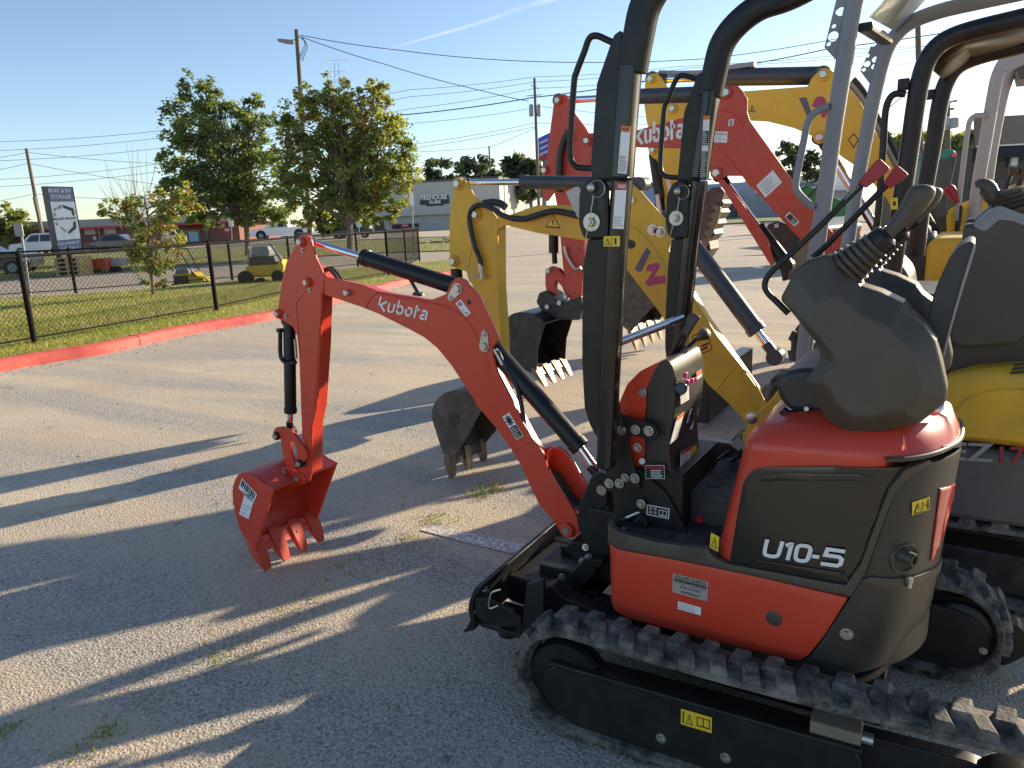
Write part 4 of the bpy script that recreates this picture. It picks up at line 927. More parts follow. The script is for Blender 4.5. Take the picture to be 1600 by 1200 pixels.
# --- console in front of the operator
def console():
    yn,yf=1.985,2.24
    # red front cover
    c=MB(ORANGE); P=PY([(962,655),(968,628),(980,600),(1000,580),(1024,568),(1038,563),(1024,578),(1011,606),(1008,652),(1006,780),(962,800)],yn); c.prism(rnd(P,.01),V((0,yf-yn-.01,0))); r=c.build('console',exc,bevel=.02,segs=4)
    c=MB(BLACKC); P=PY([(1009,650),(1011,607),(1020,582),(1030,566),(1040,562),(1048,568),(1053,582),(1056,610),(1054,640),(1049,672),(1046,700),(1048,730),(1056,765),(1068,800),(1004,800)],yn-.006); c.prism(rnd(P,.01),V((0,yf-yn+.012,0))); b=c.build('console_rear_cover',r,bevel=.028,segs=4)
    # lower support
    c=MB(BLACKP); c.prism(rnd(PY([(952,735),(1000,735),(1040,770),(1075,835),(1000,840),(962,822)],1.955),.01),V((0,.02,0))); c.bx(-.83,-.66,1.97,2.32,.575,.75); lo=c.build('console_bracket',r,bevel=.004)
    c=MB(WHITE); A=qframe(OY(1010,804,1.953),OY(1045,811,1.953),OY(1011,788,1.953)); c.quad(A,0,0,1,1,.0005,WHITE); c.quad(A,.04,.08,.96,.92,.001,DBLK,.0003)
    for (u,v) in ((.12,.2),(.32,.2),(.12,.6),(.32,.6)): c.quad(A,u,v,u+.13,v+.28,.0015,DGRY,.0003)
    book(c,A,.55,.2,.36,.55,WHITE,DBLK); c.build('lever_pattern_label',lo)
    c=MB(BLACKP); c.prism(rnd(PY([(956,652),(968,647),(990,655),(1022,663),(1029,680),(1022,690),(1000,684),(985,680),(980,690),(990,730),(1000,750),(1000,765),(950,770),(940,690)],1.94),.008),V((0,.012,0))); pl=c.build('post_mount_plate',exc,bevel=.003)
    for p,rr in (((972,672),.010),((993,671),.0105),((1014,673),.0105),((952,755),.0105),((968,755),.0105),((977,746),.009),((992,747),.0105),((996,699),.009),((1002,787),.010)): c=MB(ZINC); c.bolt(OY(*p,1.936),(0,-1,0),rr,.01); c.build('bolt',pl)
    c=MB(ZINC); p=OY(1004,613,1.98); c.bolt(p,(0,-1,0),.009,.008); c.build('bolt',r)
    c=MB(WHITE); p=OY(1004,720,1.972); c.cyl(p,p-V((0,.006,0)),.0095,n=16); c.build('plug',r)
    c=MB(DBLK); A=qframe(OY(1009,748,1.955),OY(1039,748,1.955),OY(1008,727,1.955)); c.quad(A,0,0,1,1,.001,WHITE); c.quad(A,.02,.03,.98,.97,.0015,DBLK,.0003); c.text(A,'WARNING',.08,.74,.94,.93,.002,DRED,.02); lines(c,A,.3,.08,.95,.7,5,WHITE,.0022,.4); c.build('warning_label',r)
    # labels on the face towards the seat (a plane facing back)
    def face(p0,p1,p2,x): return qframe(OX(*p0,x),OX(*p1,x),OX(*p2,x))
    X=-.615
    def lab(name,bl,br,tl,fn):
        q=MB(WHITE); zc=(bl[1]+tl[1])/2; X=max(OY(a,zc,1.979).x for a in [ (1057 if zc<645 else (1051 if zc<690 else (1051 if zc<740 else 1058)))])+.006; A=qframe(OX(*bl,X),OX(*br,X),OX(*tl,X)); fn(q,A); q.build(name,b)
    def w1(q,A): q.quad(A,0,0,1,1,.0,WHITE); q.quad(A,0,.84,1,1,.0006,DORG,.0003); lines(q,A,.1,.05,.9,.8,10,DGRY,.0006,.35)
    lab('instruction_label',(1047,694),(1059,684),(1058,652),w1)
    lab('instruction_label',(1064,632),(1077,624),(1063,610),lambda q,A:(q.quad(A,0,0,1,1,0,WHITE),lines(q,A,.1,.1,.9,.9,6,DGRY,.0006,.35)))
    lab('warning_label',(1063,732),(1079,722),(1064,706),lambda q,A:(q.quad(A,0,0,1,1,0,WHITE),q.quad(A,0,.78,1,1,.0006,DRED,.0003),lines(q,A,.1,.05,.9,.72,6,DGRY,.0006,.35)))
    lab('caution_label',(1062,777),(1077,764),(1059,752),lambda q,A:(q.quad(A,0,0,1,1,0,DYEL),tri(q,A,.3,.5,.5,.6),book(q,A,.58,.25,.35,.5)))
    lab('caution_label',(1084,760),(1092,753),(1080,700),lambda q,A:(q.quad(A,0,0,1,1,0,DYEL),tri(q,A,.5,.75,.8,.3),book(q,A,.2,.2,.6,.2)))
    lab('decal',(1089,594),(1097,588),(1088,582),lambda q,A:(q.quad(A,0,0,1,1,0,WHITE),q.quad(A,0,.45,1,1,.0006,DORG,.0003)))
    q=MB(PINK)
    for p,w,h in (((1071,586),.012,.016),((1074,596),.014,.01),((1081,595),.012,.014),((1086,593),.008,.012)):
        q.box(OX(*p,-.672),(.012,w,h))
    q.build('wiring_connector',b,bevel=.002)
    q=MB(BLACKG); q.cyl(OX(1064,607,-.70),OX(1064,607,-.665),.018,n=20); q.build('key_switch',b,bevel=.004)
    q=MB(CHROME); q.tube(catmull([OX(x,y,-.69) for x,y in ((1073,662),(1080,640),(1083,660),(1078,672))],3),.004,8); q.build('latch',b)
    # levers
    q=MB(BLACKP)
    q.tube([OY(1040,572,2.12),OY(1062,530,2.12),OY(1074,508,2.12)],.0085,10); q.tube([OY(1046,570,2.15),OY(1066,534,2.15),OY(1078,510,2.15)],.0085,10); lv=q.build('travel_lever',r)
    q=MB(BLACKM); q.loft([[OY(x,y,2.1+d) for x,y,d in ((1066,522,0),(1074,529,0),(1074,529,.06),(1066,522,.06))],[OY(x,y,2.1+d) for x,y,d in ((1074,495,0),(1090,502,0),(1090,502,.06),(1074,495,.06))],[OY(x,y,2.1+d) for x,y,d in ((1080,487,.005),(1096,495,.005),(1096,495,.055),(1080,487,.055))]]); q.build('lever_grip',lv,bevel=.006,fix=True)
    q=MB(BLACKP); q.tube([OY(1066,550,2.22),OY(1088,530,2.22),OY(1096,524,2.22)],.006,10); lv=q.build('blade_lever',r)
    q=MB(BLACKM); a,e=OY(1090,530,2.22),OY(1107,517,2.22); q.lathe(a,e,[(0,.006),(.2,.012),(.55,.019),(.85,.019),(1,.01)],18); q.build('knob',lv)
    q=MB(CHROME); q.tube([OY(962,537,1.91),OY(1000,522,2.0),OY(1066,497,2.15)],.0125,14); q.build('grab_bar',exc)
    q=MB(BLACKP); q.tube(catmull([OY(x,y,1.93) for x,y in ((957,590),(962,605),(966,630),(972,668))],4),.004,8); q.build('control_cable',r)
    # pedals on the far side
    q=MB(BLACKP); 
    for (x,y) in ((-.60,2.38),(-.56,2.36)): q.box((x,y,.72),(.06,.1,.012),Matrix.Rotation(.5,3,'Y')); q.tube([(x-.02,y,.715),(x-.08,y,.66)],.008,8)
    q.build('pedal',r,bevel=.003)
console()
# pedal lock on the mat
m=MB(BLACKP); m.prism(rnd(PY([(985,820),(1000,805),(1012,818),(1008,838),(985,842),(975,832)],1.93),.006),V((0,.03,0))); m.cyl(OY(975,829,1.915),OY(975,829,1.945),.012,n=16); lk=m.build('pedal_lock',exc,bevel=.003)
m=MB(ZINC); m.cyl(OY(974,829,1.91),OY(974,829,1.9),.009,n=14); m.tube([OY(965,818,1.95),OY(972,812,1.95),OY(1000,800,1.96)],.006,8); m.build('lock_pin',lk)
# --- roll bar
def rops():
    yN,yF=1.86,2.44
    arch=[OY(x,y,yF-.03) for x,y in ((1104,150),(1113,108),(1124,67),(1147,35),(1184,7),(1240,-14))]
    arch=[V((p.x,0,p.z)) for p in arch]+[V((-.30,0,2.165)),V((-.12,0,2.175))]
    D={yN:dict(tube=[(966,277),(971,200),(976,135),(979,100)],low=[(940,735),(942,690),(946,600),(950,520),(955,433),(960,350),(966,279)],
        web=[(921,284),(920,255),(929,130),(948,75),(956,53),(967,45),(969,60),(963,284)],lweb=[(931,690),(918,668),(909,640),(905,570),(905,470),(907,410),(913,374),(930,371),(950,371),(940,690)],
        lug=[(913,373),(905,350),(906,300),(918,281),(940,279),(950,290),(951,372)],bolt=(925,347),clip=(926,293),slot=[(935,309),(935,331),(947,331),(947,309)],
        rail=[(962,68),(952,64),(933,56),(921,60),(913,81),(901,112),(897,130),(892,204),(891,245),(900,260),(914,262.5),(932,262.5)],dx=-.022),
       yF:dict(tube=[(1089,279),(1097,215),(1105,160),(1107,140)],low=[(1052,600),(1058,540),(1066,470),(1073,400),(1080,345),(1089,280.5)],
        web=[(1055,289),(1066,177),(1083,127),(1086,116),(1096,111),(1099,125),(1086,289)],lweb=[(1041,595),(1036,540),(1037,480),(1041,410),(1046,375),(1060,371),(1075,371),(1058,595)],
        lug=[(1046,372),(1040,350),(1042,305),(1052,285),(1070,282),(1078,292),(1076,372)],bolt=(1057,341),clip=(1060,299),slot=[(1067,312),(1066,332),(1075,332),(1076,312)],
        rail=[(1094,126),(1084,122),(1066,118),(1056,125),(1044,155),(1038,171),(1033,231),(1032,262),(1038,274),(1050,277),(1066,277.5)],dx=0.0)}
    for yy in (yN,yF):
        d=D[yy]
        def pl(mb,px,y,th,r=.012):
            P=[OY(a,b,yy-.03) for a,b in px]; P=[V((p.x,y,p.z)) for p in P]; return mb.prism(rnd(P,r),V((0,th,0)))
        def tb(px): return [V((q.x,yy,q.z)) for q in [OY(a,b,yy-.03) for a,b in px]]
        m=MB(POSTB); m.tube(catmull(tb(d['low']),4),0,rect=(.047,.06),up=(0,1,0)); m.mat=BLACKP; pl(m,d['lweb'],yy-.016,.032); lo=m.build('lower_post',exc,bevel=.006)
        m=MB(POSTB); m.tube(catmull(tb(d['tube']),4),0,rect=(.049,.06),up=(0,1,0)); m.mat=BLACKP
        A=[V((p.x+d['dx'],yy,p.z)) for p in arch]; m.tube(catmull(A,6),0,rect=(.075,.054),up=(0,1,0)); pl(m,d['web'],yy-.018,.036,.006); up=m.build('upper_post',exc,bevel=.006)
        m=MB(BLACKP); pl(m,d['lug'],yy-.036,.018,.014); hl=m.build('hinge_plate',lo,bevel=.004)
        m=MB(DBLK); pl(m,d['slot'],yy-.0374,.002,.005); m.build('slot',hl)
        f=yy-.036; q=OY(*d['bolt'],f); m=MB(ZINC); m.cyl(q,q-V((0,.004,0)),.024,n=24); m.bolt(q,(0,-1,0),.013,.014); m.build('hinge_bolt',hl)
        pc=OY(*d['clip'],f); m=MB(ZINC); m.lathe(pc,pc-V((0,.016,0)),[(0,.009),(.8,.011),(1,.006)],14)
        m.tube(catmull([pc+V((.0,-.012,0))+V((.018+.022*cos(t),0,.022*sin(t)-.004)) for t in [pi-.2-2*pi*.85*k/12 for k in range(13)]],2),.0014,6); m.build('locking_pin',hl)
        m=MB(ZINC); m.tube(catmull([pc+V((.008,-.012,-.02)),pc+V((.0,-.016,-.07)),q+V((-.004,-.02,-.02)),q+V((-.02,-.012,-.07))],4),.0013,6); m.build('pin_lanyard',hl)
        m=MB(BLACKP); m.tube(catmull([OY(a,b,yy) for a,b in d['rail']],5),.0085,10); m.build('hand_rail',up)
        q=tb(d['tube'])[0]; m=MB(DBLK); m.tube([q+V((-.06,-.034,-.001)),q+V((.027,-.034,-.003)),q+V((.028,.03,-.003))],.003,6); m.build('cable_tie',lo)
    e=V((-.12,0,2.175)); m=MB(BLACKP); m.tube([V((e.x-.02,yN,e.z)),V((e.x+.02,yN+.02,e.z)),V((e.x+.02,yF-.02,e.z)),V((e.x,yF,e.z))],0,rect=(.05,.05),up=(0,0,1)); m.build('cross_bar',exc,bevel=.006)
    # decals on the posts
    def dec(name,bl,br,tl,y,fn):
        q=MB(WHITE); A=qpx(bl,br,tl,y); fn(q,A); q.build(name,exc)
    y=yN-.0315
    dec('warning_decal',(965,270),(979,272),(971,196),y,lambda q,A:(q.quad(A,0,0,1,1,0,WHITE),q.quad(A,0,.87,1,1,.0006,DORG,.0003),q.text(A,'WARNING',.1,.9,.9,.97,.001,DBLK),lines(q,A,.08,.03,.92,.38,8,DBLK,.0006,.35)))
    dec('danger_decal',(957,357),(974,358),(962,285),y,lambda q,A:(q.quad(A,0,0,1,1,0,WHITE),q.quad(A,0,.84,1,1,.0006,DRED,.0003),q.text(A,'DANGER',.25,.88,.92,.96,.001,WHITE,.02),lines(q,A,.08,.05,.92,.28,5,DGRY,.0006,.35)))
    dec('caution_decal',(943,385),(968,385),(943,369),y-.004,lambda q,A:(q.quad(A,0,0,1,1,0,DYEL),q.quad(A,.5,.05,.53,.95,.0006,DBLK,.0003),tri(q,A,.25,.5,.35,.7),q.quad(A,.68,.2,.82,.8,.0006,DBLK,.0003)))
    y=yF-.0315
    dec('warning_decal',(1094,283),(1104,283),(1099,181),y,lambda q,A:(q.quad(A,0,0,1,1,0,WHITE),q.quad(A,0,.94,1,1,.0006,DORG,.0003),q.quad(A,.04,.02,.96,.46,.0006,DBLK,.0003),q.quad(A,.04,.55,.96,.77,.0006,DBLK,.0003),lines(q,A,.1,.03,.9,.45,12,WHITE,.0012,.4),lines(q,A,.1,.56,.9,.76,6,WHITE,.0012,.4)))
    q=MB(SILV); P=PY([(884,300),(899,292),(914,325),(903,341)],1.90); q.prism(P,V((.01,.001,.0))); tg=q.build('paper_tag',exc); 
rops()
# --- control box, joystick, levers, seat
cb=[(1212,470),(1226,444),(1233,425),(1257,408),(1290,399),(1341,449),(1372,459),(1409,477),(1421,494),(1443,511),(1461,538),(1471,578),(1479,617),(1477,637),(1436,669),(1364,687),(1322,688),(1286,664),(1267,629),(1251,603),(1270,577),(1276,560),(1267,537),(1233,494)]
def cbox(yn,yf,name):
    P=[OY(a,b,1.845) for a,b in cb]; c=sum(P,V((0,0,0)))/len(P)
    sh=V((0,yn-1.845,0)); P=[p+sh for p in P]; c=c+sh; D=yf-yn
    inner=[c+V((.012,0,-.02))+(p-c)*.66 for p in P]
    secs=[[p+V((0,0,0)) for p in inner],[p+V((0,.045,0)) for p in P],[p+V((0,D-.03,0)) for p in P],[p+V((0,D,0)) for p in inner]]
    m=MB(BLACKM); m.loft(secs); return m.build(name,exc,bevel=.007,segs=3,fix=True,smooth=14)
def ctl(dy):
    b=cbox(1.845+dy,2.0+dy,'control_box'); sh=V((0,dy,0))
    q=MB(BLACKM); a,e=OY(1322,421,1.925)+sh,OY(1372,380,1.925)+sh
    prof=[]; n=6
    for i in range(n):
        t=i/n; r=.047-.016*t; prof+=[(t,r),(t+.4/n,r*1.06),(t+.62/n,r*1.06),(t+.8/n,r*.86)]
    q.lathe(a,e,prof+[(1,.03)],24); bl=q.build('rubber_bellows',b,smooth=25)
    q=MB(BLACKP); d=(e-a).normalized(); q.lathe(e-d*.005,e+d*.03,[(0,.032),(.75,.031),(1,.02)],20); 
    q.build('joystick_collar',bl,bevel=.003)
    q=MB(BLACKM); pts=[OY(x,y,1.925)+sh for x,y in ((1376,380),(1392,363),(1408,346),(1422,329),(1433,313),(1441,299),(1444,288))]
    q.tube(catmull(pts,4),[ .021+.0*i for i in range(1)]*0 or [ .0165+.011*(min(1,max(0,(i-3)/13))) if i<19 else (.0275,.0272,.0262,.0235,.018,.008)[i-19] for i in range(25)],16); j=q.build('joystick_grip',bl,smooth=60)
    q=MB(BLACKP); q.loft([[OY(x,y,1.925+k)+sh for x,y,k in ((1396,372,-.012),(1404,365,-.012),(1404,365,.012),(1396,372,.012))],[OY(x,y,1.925+k)+sh for x,y,k in ((1412,366,-.016),(1420,356,-.016),(1420,356,.016),(1412,366,.016))]]); q.build('trigger',j,bevel=.004,fix=True)
    return b
c1=ctl(0); c2=ctl(.43)
m=MB(BLACKM); m.lathe(OY(1318,690,1.93),OY(1318,668,1.93),[(0,.05),(.4,.045),(1,.04)],24); m.build('support_foot',c1)
def lever(pts,y,g0,g1,parent,name='lock_lever'):
    q=MB(BLACKP); q.tube(catmull([OY(a,b,y) for a,b in pts],5),.0075,10); l=q.build(name,parent)
    a,e=OY(*g0,y),OY(*g1,y); d=(e-a); q=MB(REDG); u=d.normalized(); s=u.cross(V((0,1,0))).normalized()
    secs=[]
    for t,w in ((0,.011),(.12,.012),(.75,.017),(.95,.017),(1,.014)): secs.append([a+d*t+s*i*w+V((0,j*w*.7,0)) for i,j in ((-1,-1),(1,-1),(1,1),(-1,1))])
    q.loft(secs); q.build('red_grip',l,bevel=.005,segs=3,fix=True); return l
l1=lever([(1380,265),(1346,289),(1280,355),(1222,409),(1201,430),(1195,445),(1200,458),(1214,472),(1232,490)],1.90,(1347,289),(1383,255),c1)
m=MB(DGRY); A=qframe(OY(1321,312,1.889),OY(1342,292,1.889),OY(1317,308,1.889)); m.quad(A,0,0,1,1,.0,DGRY); m.quad(A,.05,.15,.95,.85,.0006,DBLK,.0003); m.text(A,'○-○○',.15,.3,.85,.7,.001,WHITE); m.build('lever_label',l1)
l2=lever([(1410,270),(1386,289),(1330,345),(1290,385),(1270,402)],2.02,(1386,290),(1411,265),c1)
st=thing  # seat belongs to the machine
def seat():
    q=MB(pbr('black_vinyl',(.025,.026,.028),.42,var=.12,bump=.06,bscale=220)); x0=-.40
    prof=[(x0,1.0),(x0-.012,1.04),(x0+.01,1.075),(x0+.06,1.09),(-.1,1.07),(-.06,1.06),(-.06,.98),(x0+.03,.97)]
    q.prism(rnd([V((x,1.965,z)) for x,z in prof],.02),V((0,.35,0))); s=q.build('seat_cushion',exc,bevel=.025,segs=4)
    m2=MB(q.mat); P=PY([(1446,505),(1462,450),(1482,405),(1498,386),(1514,377),(1524,380),(1523,396),(1505,450),(1484,520),(1470,565)],1.99); m2.prism(rnd(P,.02),V((0,.30,0))); bk=m2.build('seat_back',exc,bevel=.022,segs=4)
    t=MB(GREYL); t.tube(catmull([OY(x,y,1.985) for x,y in ((1523,384),(1506,440),(1486,508),(1474,556))],4),.003,6); t.build('seat_piping',bk)
    b=MB(BLACKP); b.bx(-.36,-.1,2.0,2.27,.90,.98); b.tube(catmull([OY(x,y,1.97) for x,y in ((1222,640),(1235,648),(1262,645),(1270,655))],3),.012,8); b.bx(-.37,-.30,1.98,2.02,.93,.965); b.build('seat_base',s,bevel=.006)
    b=MB(ZINC); b.cyl(OY(1260,639,1.96),OY(1260,639,1.945),.006,n=10); b.build('seat_bolt',s); b=MB(ZINC); b.tube([OY(1222,663,1.97),OY(1230,656,1.97)],.008,8); b.build('seat_latch',s)
seat()
# --- swing bracket
m=MB(BLACKP)
m.prism(rnd(PY([(905,783),(918,757),(924,742),(948,748),(953,790),(953,880),(925,880),(912,850),(900,815)],2.05),.01),V((0,.18,0)))
m.prism(rnd(PY([(922,745),(935,738),(950,745),(950,790),(935,800),(918,782)],2.045),.01),V((0,.02,0))); m.bx(-1.0,-.85,2.04,2.24,.3,.56)
sw=m.build('swing_bracket',exc,bevel=.006)
m=MB(ZINC); p=OY(941,765,2.043); m.cyl(p,p-V((0,.008,0)),.017,n=20); m.build('pin',sw)
m=MB(BLACKP); m.prism(rnd(PY([(881,855),(893,846),(920,850),(922,858),(907,880),(899,876)],2.05),.006),V((0,.14,0))); g=m.build('swing_stop',sw,bevel=.004)
m=MB(ZINC); m.bolt(OY(915,855,2.05),(0,-1,.2),.008,.01); m.build('bolt',g)
# --- boom
y0,y1=2.095,2.185
BOOM=[(480,441),(484,433),(496,430),(565,445),(590,455),(672,469),(696,460),(705,441),(712,434),(720,434),(730,443),(748,461),(776,521),(777,533),(769,544),(770,557),(777,582),(806,638),(829,685),(848,707),(856,734),(878,770),(899,802),(906,818),(905,832),(897,840),(884,842),(875,832),(866,816),(842,788),(831,766),(815,730),(802,707),(775,669),(748,638),(730,609),(705,571),(683,544),(662,527),(640,515),(590,490),(565,480),(526,467),(510,462),(490,452),(482,448)]
BODY=[(497,436),(565,449),(590,459),(672,473),(700,475),(722,490),(740,515),(752,545),(765,580),(800,645),(824,690),(838,712),(845,745),(868,785),(880,815),(848,780),(836,758),(820,722),(806,700),(779,662),(752,632),(735,604),(709,566),(687,539),(665,523),(642,511),(592,485),(567,475),(528,463),(497,450)]
m=MB(ORANGE); plate(m,BOOM,y0,.013,r=.006); plate(m,BOOM,y1-.013,.013,r=.006); bm_=m.build('boom',exc,bevel=.003)
m=MB(ORANGE); plate(m,BODY,y0+.01,y1-y0-.02); m.build('boom_box',bm_,bevel=.002)
def ridge(pts,y,mat,par,r=.003): # weld bead lines
    q=MB(mat); q.tube(catmull([OY(a,b,y) for a,b in pts],4),r,6); q.build('weld_bead',par)
ridge([(590,458),(672,473),(702,481),(724,495),(742,520),(756,552),(766,580)],y0,ORANGE,bm_,.003)
ridge([(572,482),(578,468),(590,456)],y0,ORANGE,bm_,.003); ridge([(800,706),(815,698),(830,690)],y0,ORANGE,bm_)
# horseshoe opening in the lower boom
m=MB(DBLK); 
ridge([(852,735),(856,710),(866,700),(880,704),(895,722),(920,765)],2.11,ORANGE,bm_,.006)
m=MB(ORANGE); plate(m,[(846,706),(858,697),(872,699),(886,712),(905,742),(924,772),(922,790),(902,800),(880,770),(868,750)],y1-.012,.012,r=.01); m.build('boom_fork',bm_,bevel=.002)
for pt,rr in (((888,827),.026),((482,441),.020)):
    p=OY(*pt,y0); m=MB(ORANGE); m.lathe(p+V((0,.1,0)),p-V((0,.018,0)),[(0,rr),(.9,rr),(.97,rr*.97),(1,rr*.9)],28); bs=m.build('boss',bm_,bevel=.002)
    m=MB(ZINC); m.cyl(p-V((0,.017,0)),p-V((0,.022,0)),rr*.5,n=20); m.build('pin',bs)
m=MB(ZINC); p=OY(545,457,y0); m.lathe(p,p-V((0,.022,0)),[(0,.013),(.85,.013),(1,.01)],18); m.build('stop_pin',bm_)
for a,b in (((715,451),(705,465)),((758,521),(757,541))):
    m=MB(ZINC); pa,pb=OY(*a,y0),OY(*b,y0); d=(pb-pa).normalized(); s=V((0,1,0)).cross(d)
    big,sm=(pa,pb) if a==(715,451) else (pb,pa)
    m.prism([big+(s*cos(t)+ (big-sm).normalized()*sin(t))*.021 for t in [pi*k/8 for k in range(9)]]+[sm-(s*cos(t)+(big-sm).normalized()*sin(t))*.013 for t in [pi*k/8 for k in range(9)]],V((0,-.004,0))); m.cyl(big,big-V((0,.014,0)),.014,n=20); m.bolt(sm-V((0,.004,0)),(0,-1,0),.008,.007); m.build('pin_keeper',bm_,bevel=.001)
m=MB(DBLK); p=OY(733,472,y0); m.cyl(p+V((0,.001,0)),p-V((0,.0006,0)),.009,n=18); m.build('lifting_hole',bm_)
m=MB(WHITE); A=qpx((589,484),(668,501),(594,463),y0); logo(m,A,'Kubota',.0015,WHITE); m.build('brand_lettering',bm_)
m=MB(WHITE); A=qframe(OY(728,495,y0),OY(736,489,y0),OY(712,474,y0)); m.quad(A,0,0,1,1,.001,WHITE); m.text(A,'S',.15,.68,.85,.92,.0015,DBLK,.03); m.quad(A,.25,.1,.75,.2,.0015,DGRY,.0003); m.quad(A,.25,.1,.35,.5,.0015,DGRY,.0003); m.build('lift_label',bm_)
m=MB(WHITE); A=qframe(OY(807,687,y0),OY(818,681,y0),OY(785,651,y0)); m.quad(A,0,0,1,1,.001,WHITE); m.quad(A,.06,.03,.94,.5,.0015,DBLK,.0003); lines(m,A,.15,.06,.85,.47,5,WHITE,.002,.35)
o,U,W,nn=A
for k in range(8):
    t=k*pi/4; m.quad((o+U*.5+W*.75,U*cos(t)*.42+W*sin(t)*.22*1.0,(W*cos(t)*.3-U*sin(t)*.6),nn),0,-.12,1,.12,.0015+.0001*k,DBLK,.0003)
m.build('crush_hazard_label',bm_)
hyd(exc,'dipper_cylinder',OY(717,449,M1C),OY(568,402,M1C),OY(474,374,M1C),.0305,.0145)
hyd(exc,'boom_cylinder',OY(764,537,M1C),OY(908,700,M1C),OY(941,748,M1C),.0325,.0155)
m=MB(HOSE); m.tube(catmull([OY(x,y,2.11) for x,y in ((777,548),(790,575),(806,600),(814,630),(818,655),(820,668),(812,662))],5),.0085,10); h1=m.build('hydraulic_hose',exc)
m=MB(ZINC); m.tube([OY(773,546,2.11),OY(779,556,2.11),OY(786,570,2.11)],.010,10); m.build('hose_fitting',h1)
m=MB(HOSE); m.tube(catmull([OY(x,y,2.14) for x,y in ((641,436),(648,448),(656,462))],5),.008,10); m.lathe(OY(654,457,2.14),OY(654,461,2.14),[(0,.02),(1,.024)],18); m.build('hose_grommet',bm_)
m=MB(HOSE)
for k in range(3): m.tube(catmull([OY(x+4*k,y-2*k,2.12+.02*k) for x,y in ((862,740),(875,762),(892,785),(912,800))],4),.007,8)
m.build('hydraulic_hose',exc)
m=MB(HOSE); m.tube(catmull([OY(x,y,1.99) for x,y in ((930,935),(960,950),(990,968),(1012,984),(1035,988),(1062,976),(1090,975))],4),.012,8); m.tube(catmull([OY(x,y,2.03) for x,y in ((925,928),(960,938),(1000,955),(1030,975),(1060,985),(1085,985))],4),.012,8); m.build('hydraulic_hose',exc)
m=MB(HOSE)
for k in range(2): m.tube(catmull([OY(x+5*k,y-1*k,2.13+.015*k) for x,y in ((503,425),(512,420),(522,428),(530,440))],5),.0075,8)
m.build('hydraulic_hose',exc)
# --- dipper
DIP=[(463,374),(470,367),(478,366),(485,373),(489,387),(494,405),(500,417),(506,430),(507,445),(502,462),(500,540),(494,637),(487,667),(486,740),(483,752),(474,756),(464,754),(460,745),(464,735),(474,718),(480,700),(472,687),(470,632),(467,555),(464,525),(457,511),(445,503),(436,499),(431,490),(434,480),(436,467),(441,435),(447,410),(455,395),(460,386)]
DBOD=[(470,420),(488,418),(503,440),(498,466),(496,540),(490,637),(484,667),(483,740),(475,738),(476,690),(474,632),(470,555),(466,520),(455,500),(445,480),(450,440)]
m=MB(ORANGE); plate(m,DIP,y0-.002,.012,r=.006); plate(m,DIP,y1-.010,.012,r=.006); dp=m.build('dipper',exc,bevel=.003)
m=MB(ORANGE); plate(m,DBOD,y0+.006,y1-y0-.012); m.build('dipper_box',dp,bevel=.002)
ridge([(481,449),(472,462),(463,474),(464,490),(466,520),(470,560)],y0-.002,ORANGE,dp,.0025); ridge([(506,440),(497,545),(490,640)],y0-.002,ORANGE,dp,.0025)
pins(exc,[(472,378),(436,490)],y0-.002,.0135,.022,ZINC,collar=ORANGE)
pins(exc,[(466,747),(446,737)],2.085,.011,.02,ZINC,collar=ORANGE)
for a in ((473,391),(484,453),(447,493)):
    m=MB(ZINC); m.bolt(OY(*a,y0-.002),(0,-1,0),.006,.008); m.build('keeper_bolt',dp)
hyd(exc,'bucket_cylinder',OY(452,500,M1C),OY(454,645,M1C),OY(453,674,M1C),.0255,.0125,eye=True)
m=MB(BLACKP); m.tube(catmull([OY(x,y,2.11) for x,y in ((438,515),(438,550),(441,562),(450,568),(462,566))],5),.009,10); m.box(OY(437,516,2.11),(.02,.02,.016)); m.build('oil_line',exc)
m=MB(ZINC); m.tube([OY(461,530,2.105),OY(462,545,2.105),OY(463,560,2.105)],.006,8); m.build('hose_fitting',dp)
# links
LINK=[(430,668),(440,667),(455,673),(468,690),(478,705),(480,716),(474,722),(464,718),(463,700),(456,688),(452,690),(455,712),(462,730),(452,735),(444,722),(440,700),(438,686),(430,684),(426,676)]
m=MB(ORANGE); plate(m,LINK,2.075,.016,r=.006); plate(m,LINK,2.19,.016,r=.006); lk=m.build('bucket_link',exc,bevel=.003)
pins(lk,[(433,681)],2.075,.0125,.02,ZINC,collar=BLACKP); pins(lk,[(469,724)],2.075,.012,.018,ZINC,collar=BLACKP)
# --- bucket
bk=bucket(exc,[(427,764),(413,755),(398,743),(384,738),(373,741),(366,755),(364,775),(370,808),(380,836),(397,861)],1.955,2.325,ORANGE,None,4,ORANGED,tlen=.102,tdir=OY(419,893,1.955)-OY(402,858,1.955))
m=MB(ORANGE)
for yy in (2.085,2.185): plate(m,[(420,752),(428,737),(440,730),(452,732),(470,741),(478,748),(474,757),(450,764),(430,766)],yy,.014,r=.008)
m.build('bucket_ears',bk,bevel=.003)
m=MB(ORANGE); Q=PY([(413,757),(427,765),(397,863),(391,857)],1.955-.006); m.prism(Q,V((0,.012,0))); m.build('side_cutter',bk,bevel=.003); m=MB(ORANGE); Q=[q+V((0,.37,0)) for q in Q]; m.prism(Q,V((0,.012,0))); m.build('side_cutter',bk,bevel=.003)
m=MB(WHITE); yb=1.95; A=qframe(OY(374,803,yb),OY(389,811,yb),OY(383,770,yb)); m.quad(A,0,0,1,1,.002,WHITE); lines(m,A,.1,.1,.9,.6,3,DGRY,.0026,.15)
A=qframe(OY(373,762,yb),OY(396,787,yb),OY(379,747,yb)); m.quad(A,0,0,1,1,.002,WHITE)
for k in range(9): m.quad(A,.06+.1*k,.35,.1+.1*k+(.02 if k%3 else .04),.92,.0026,DBLK,.0003)
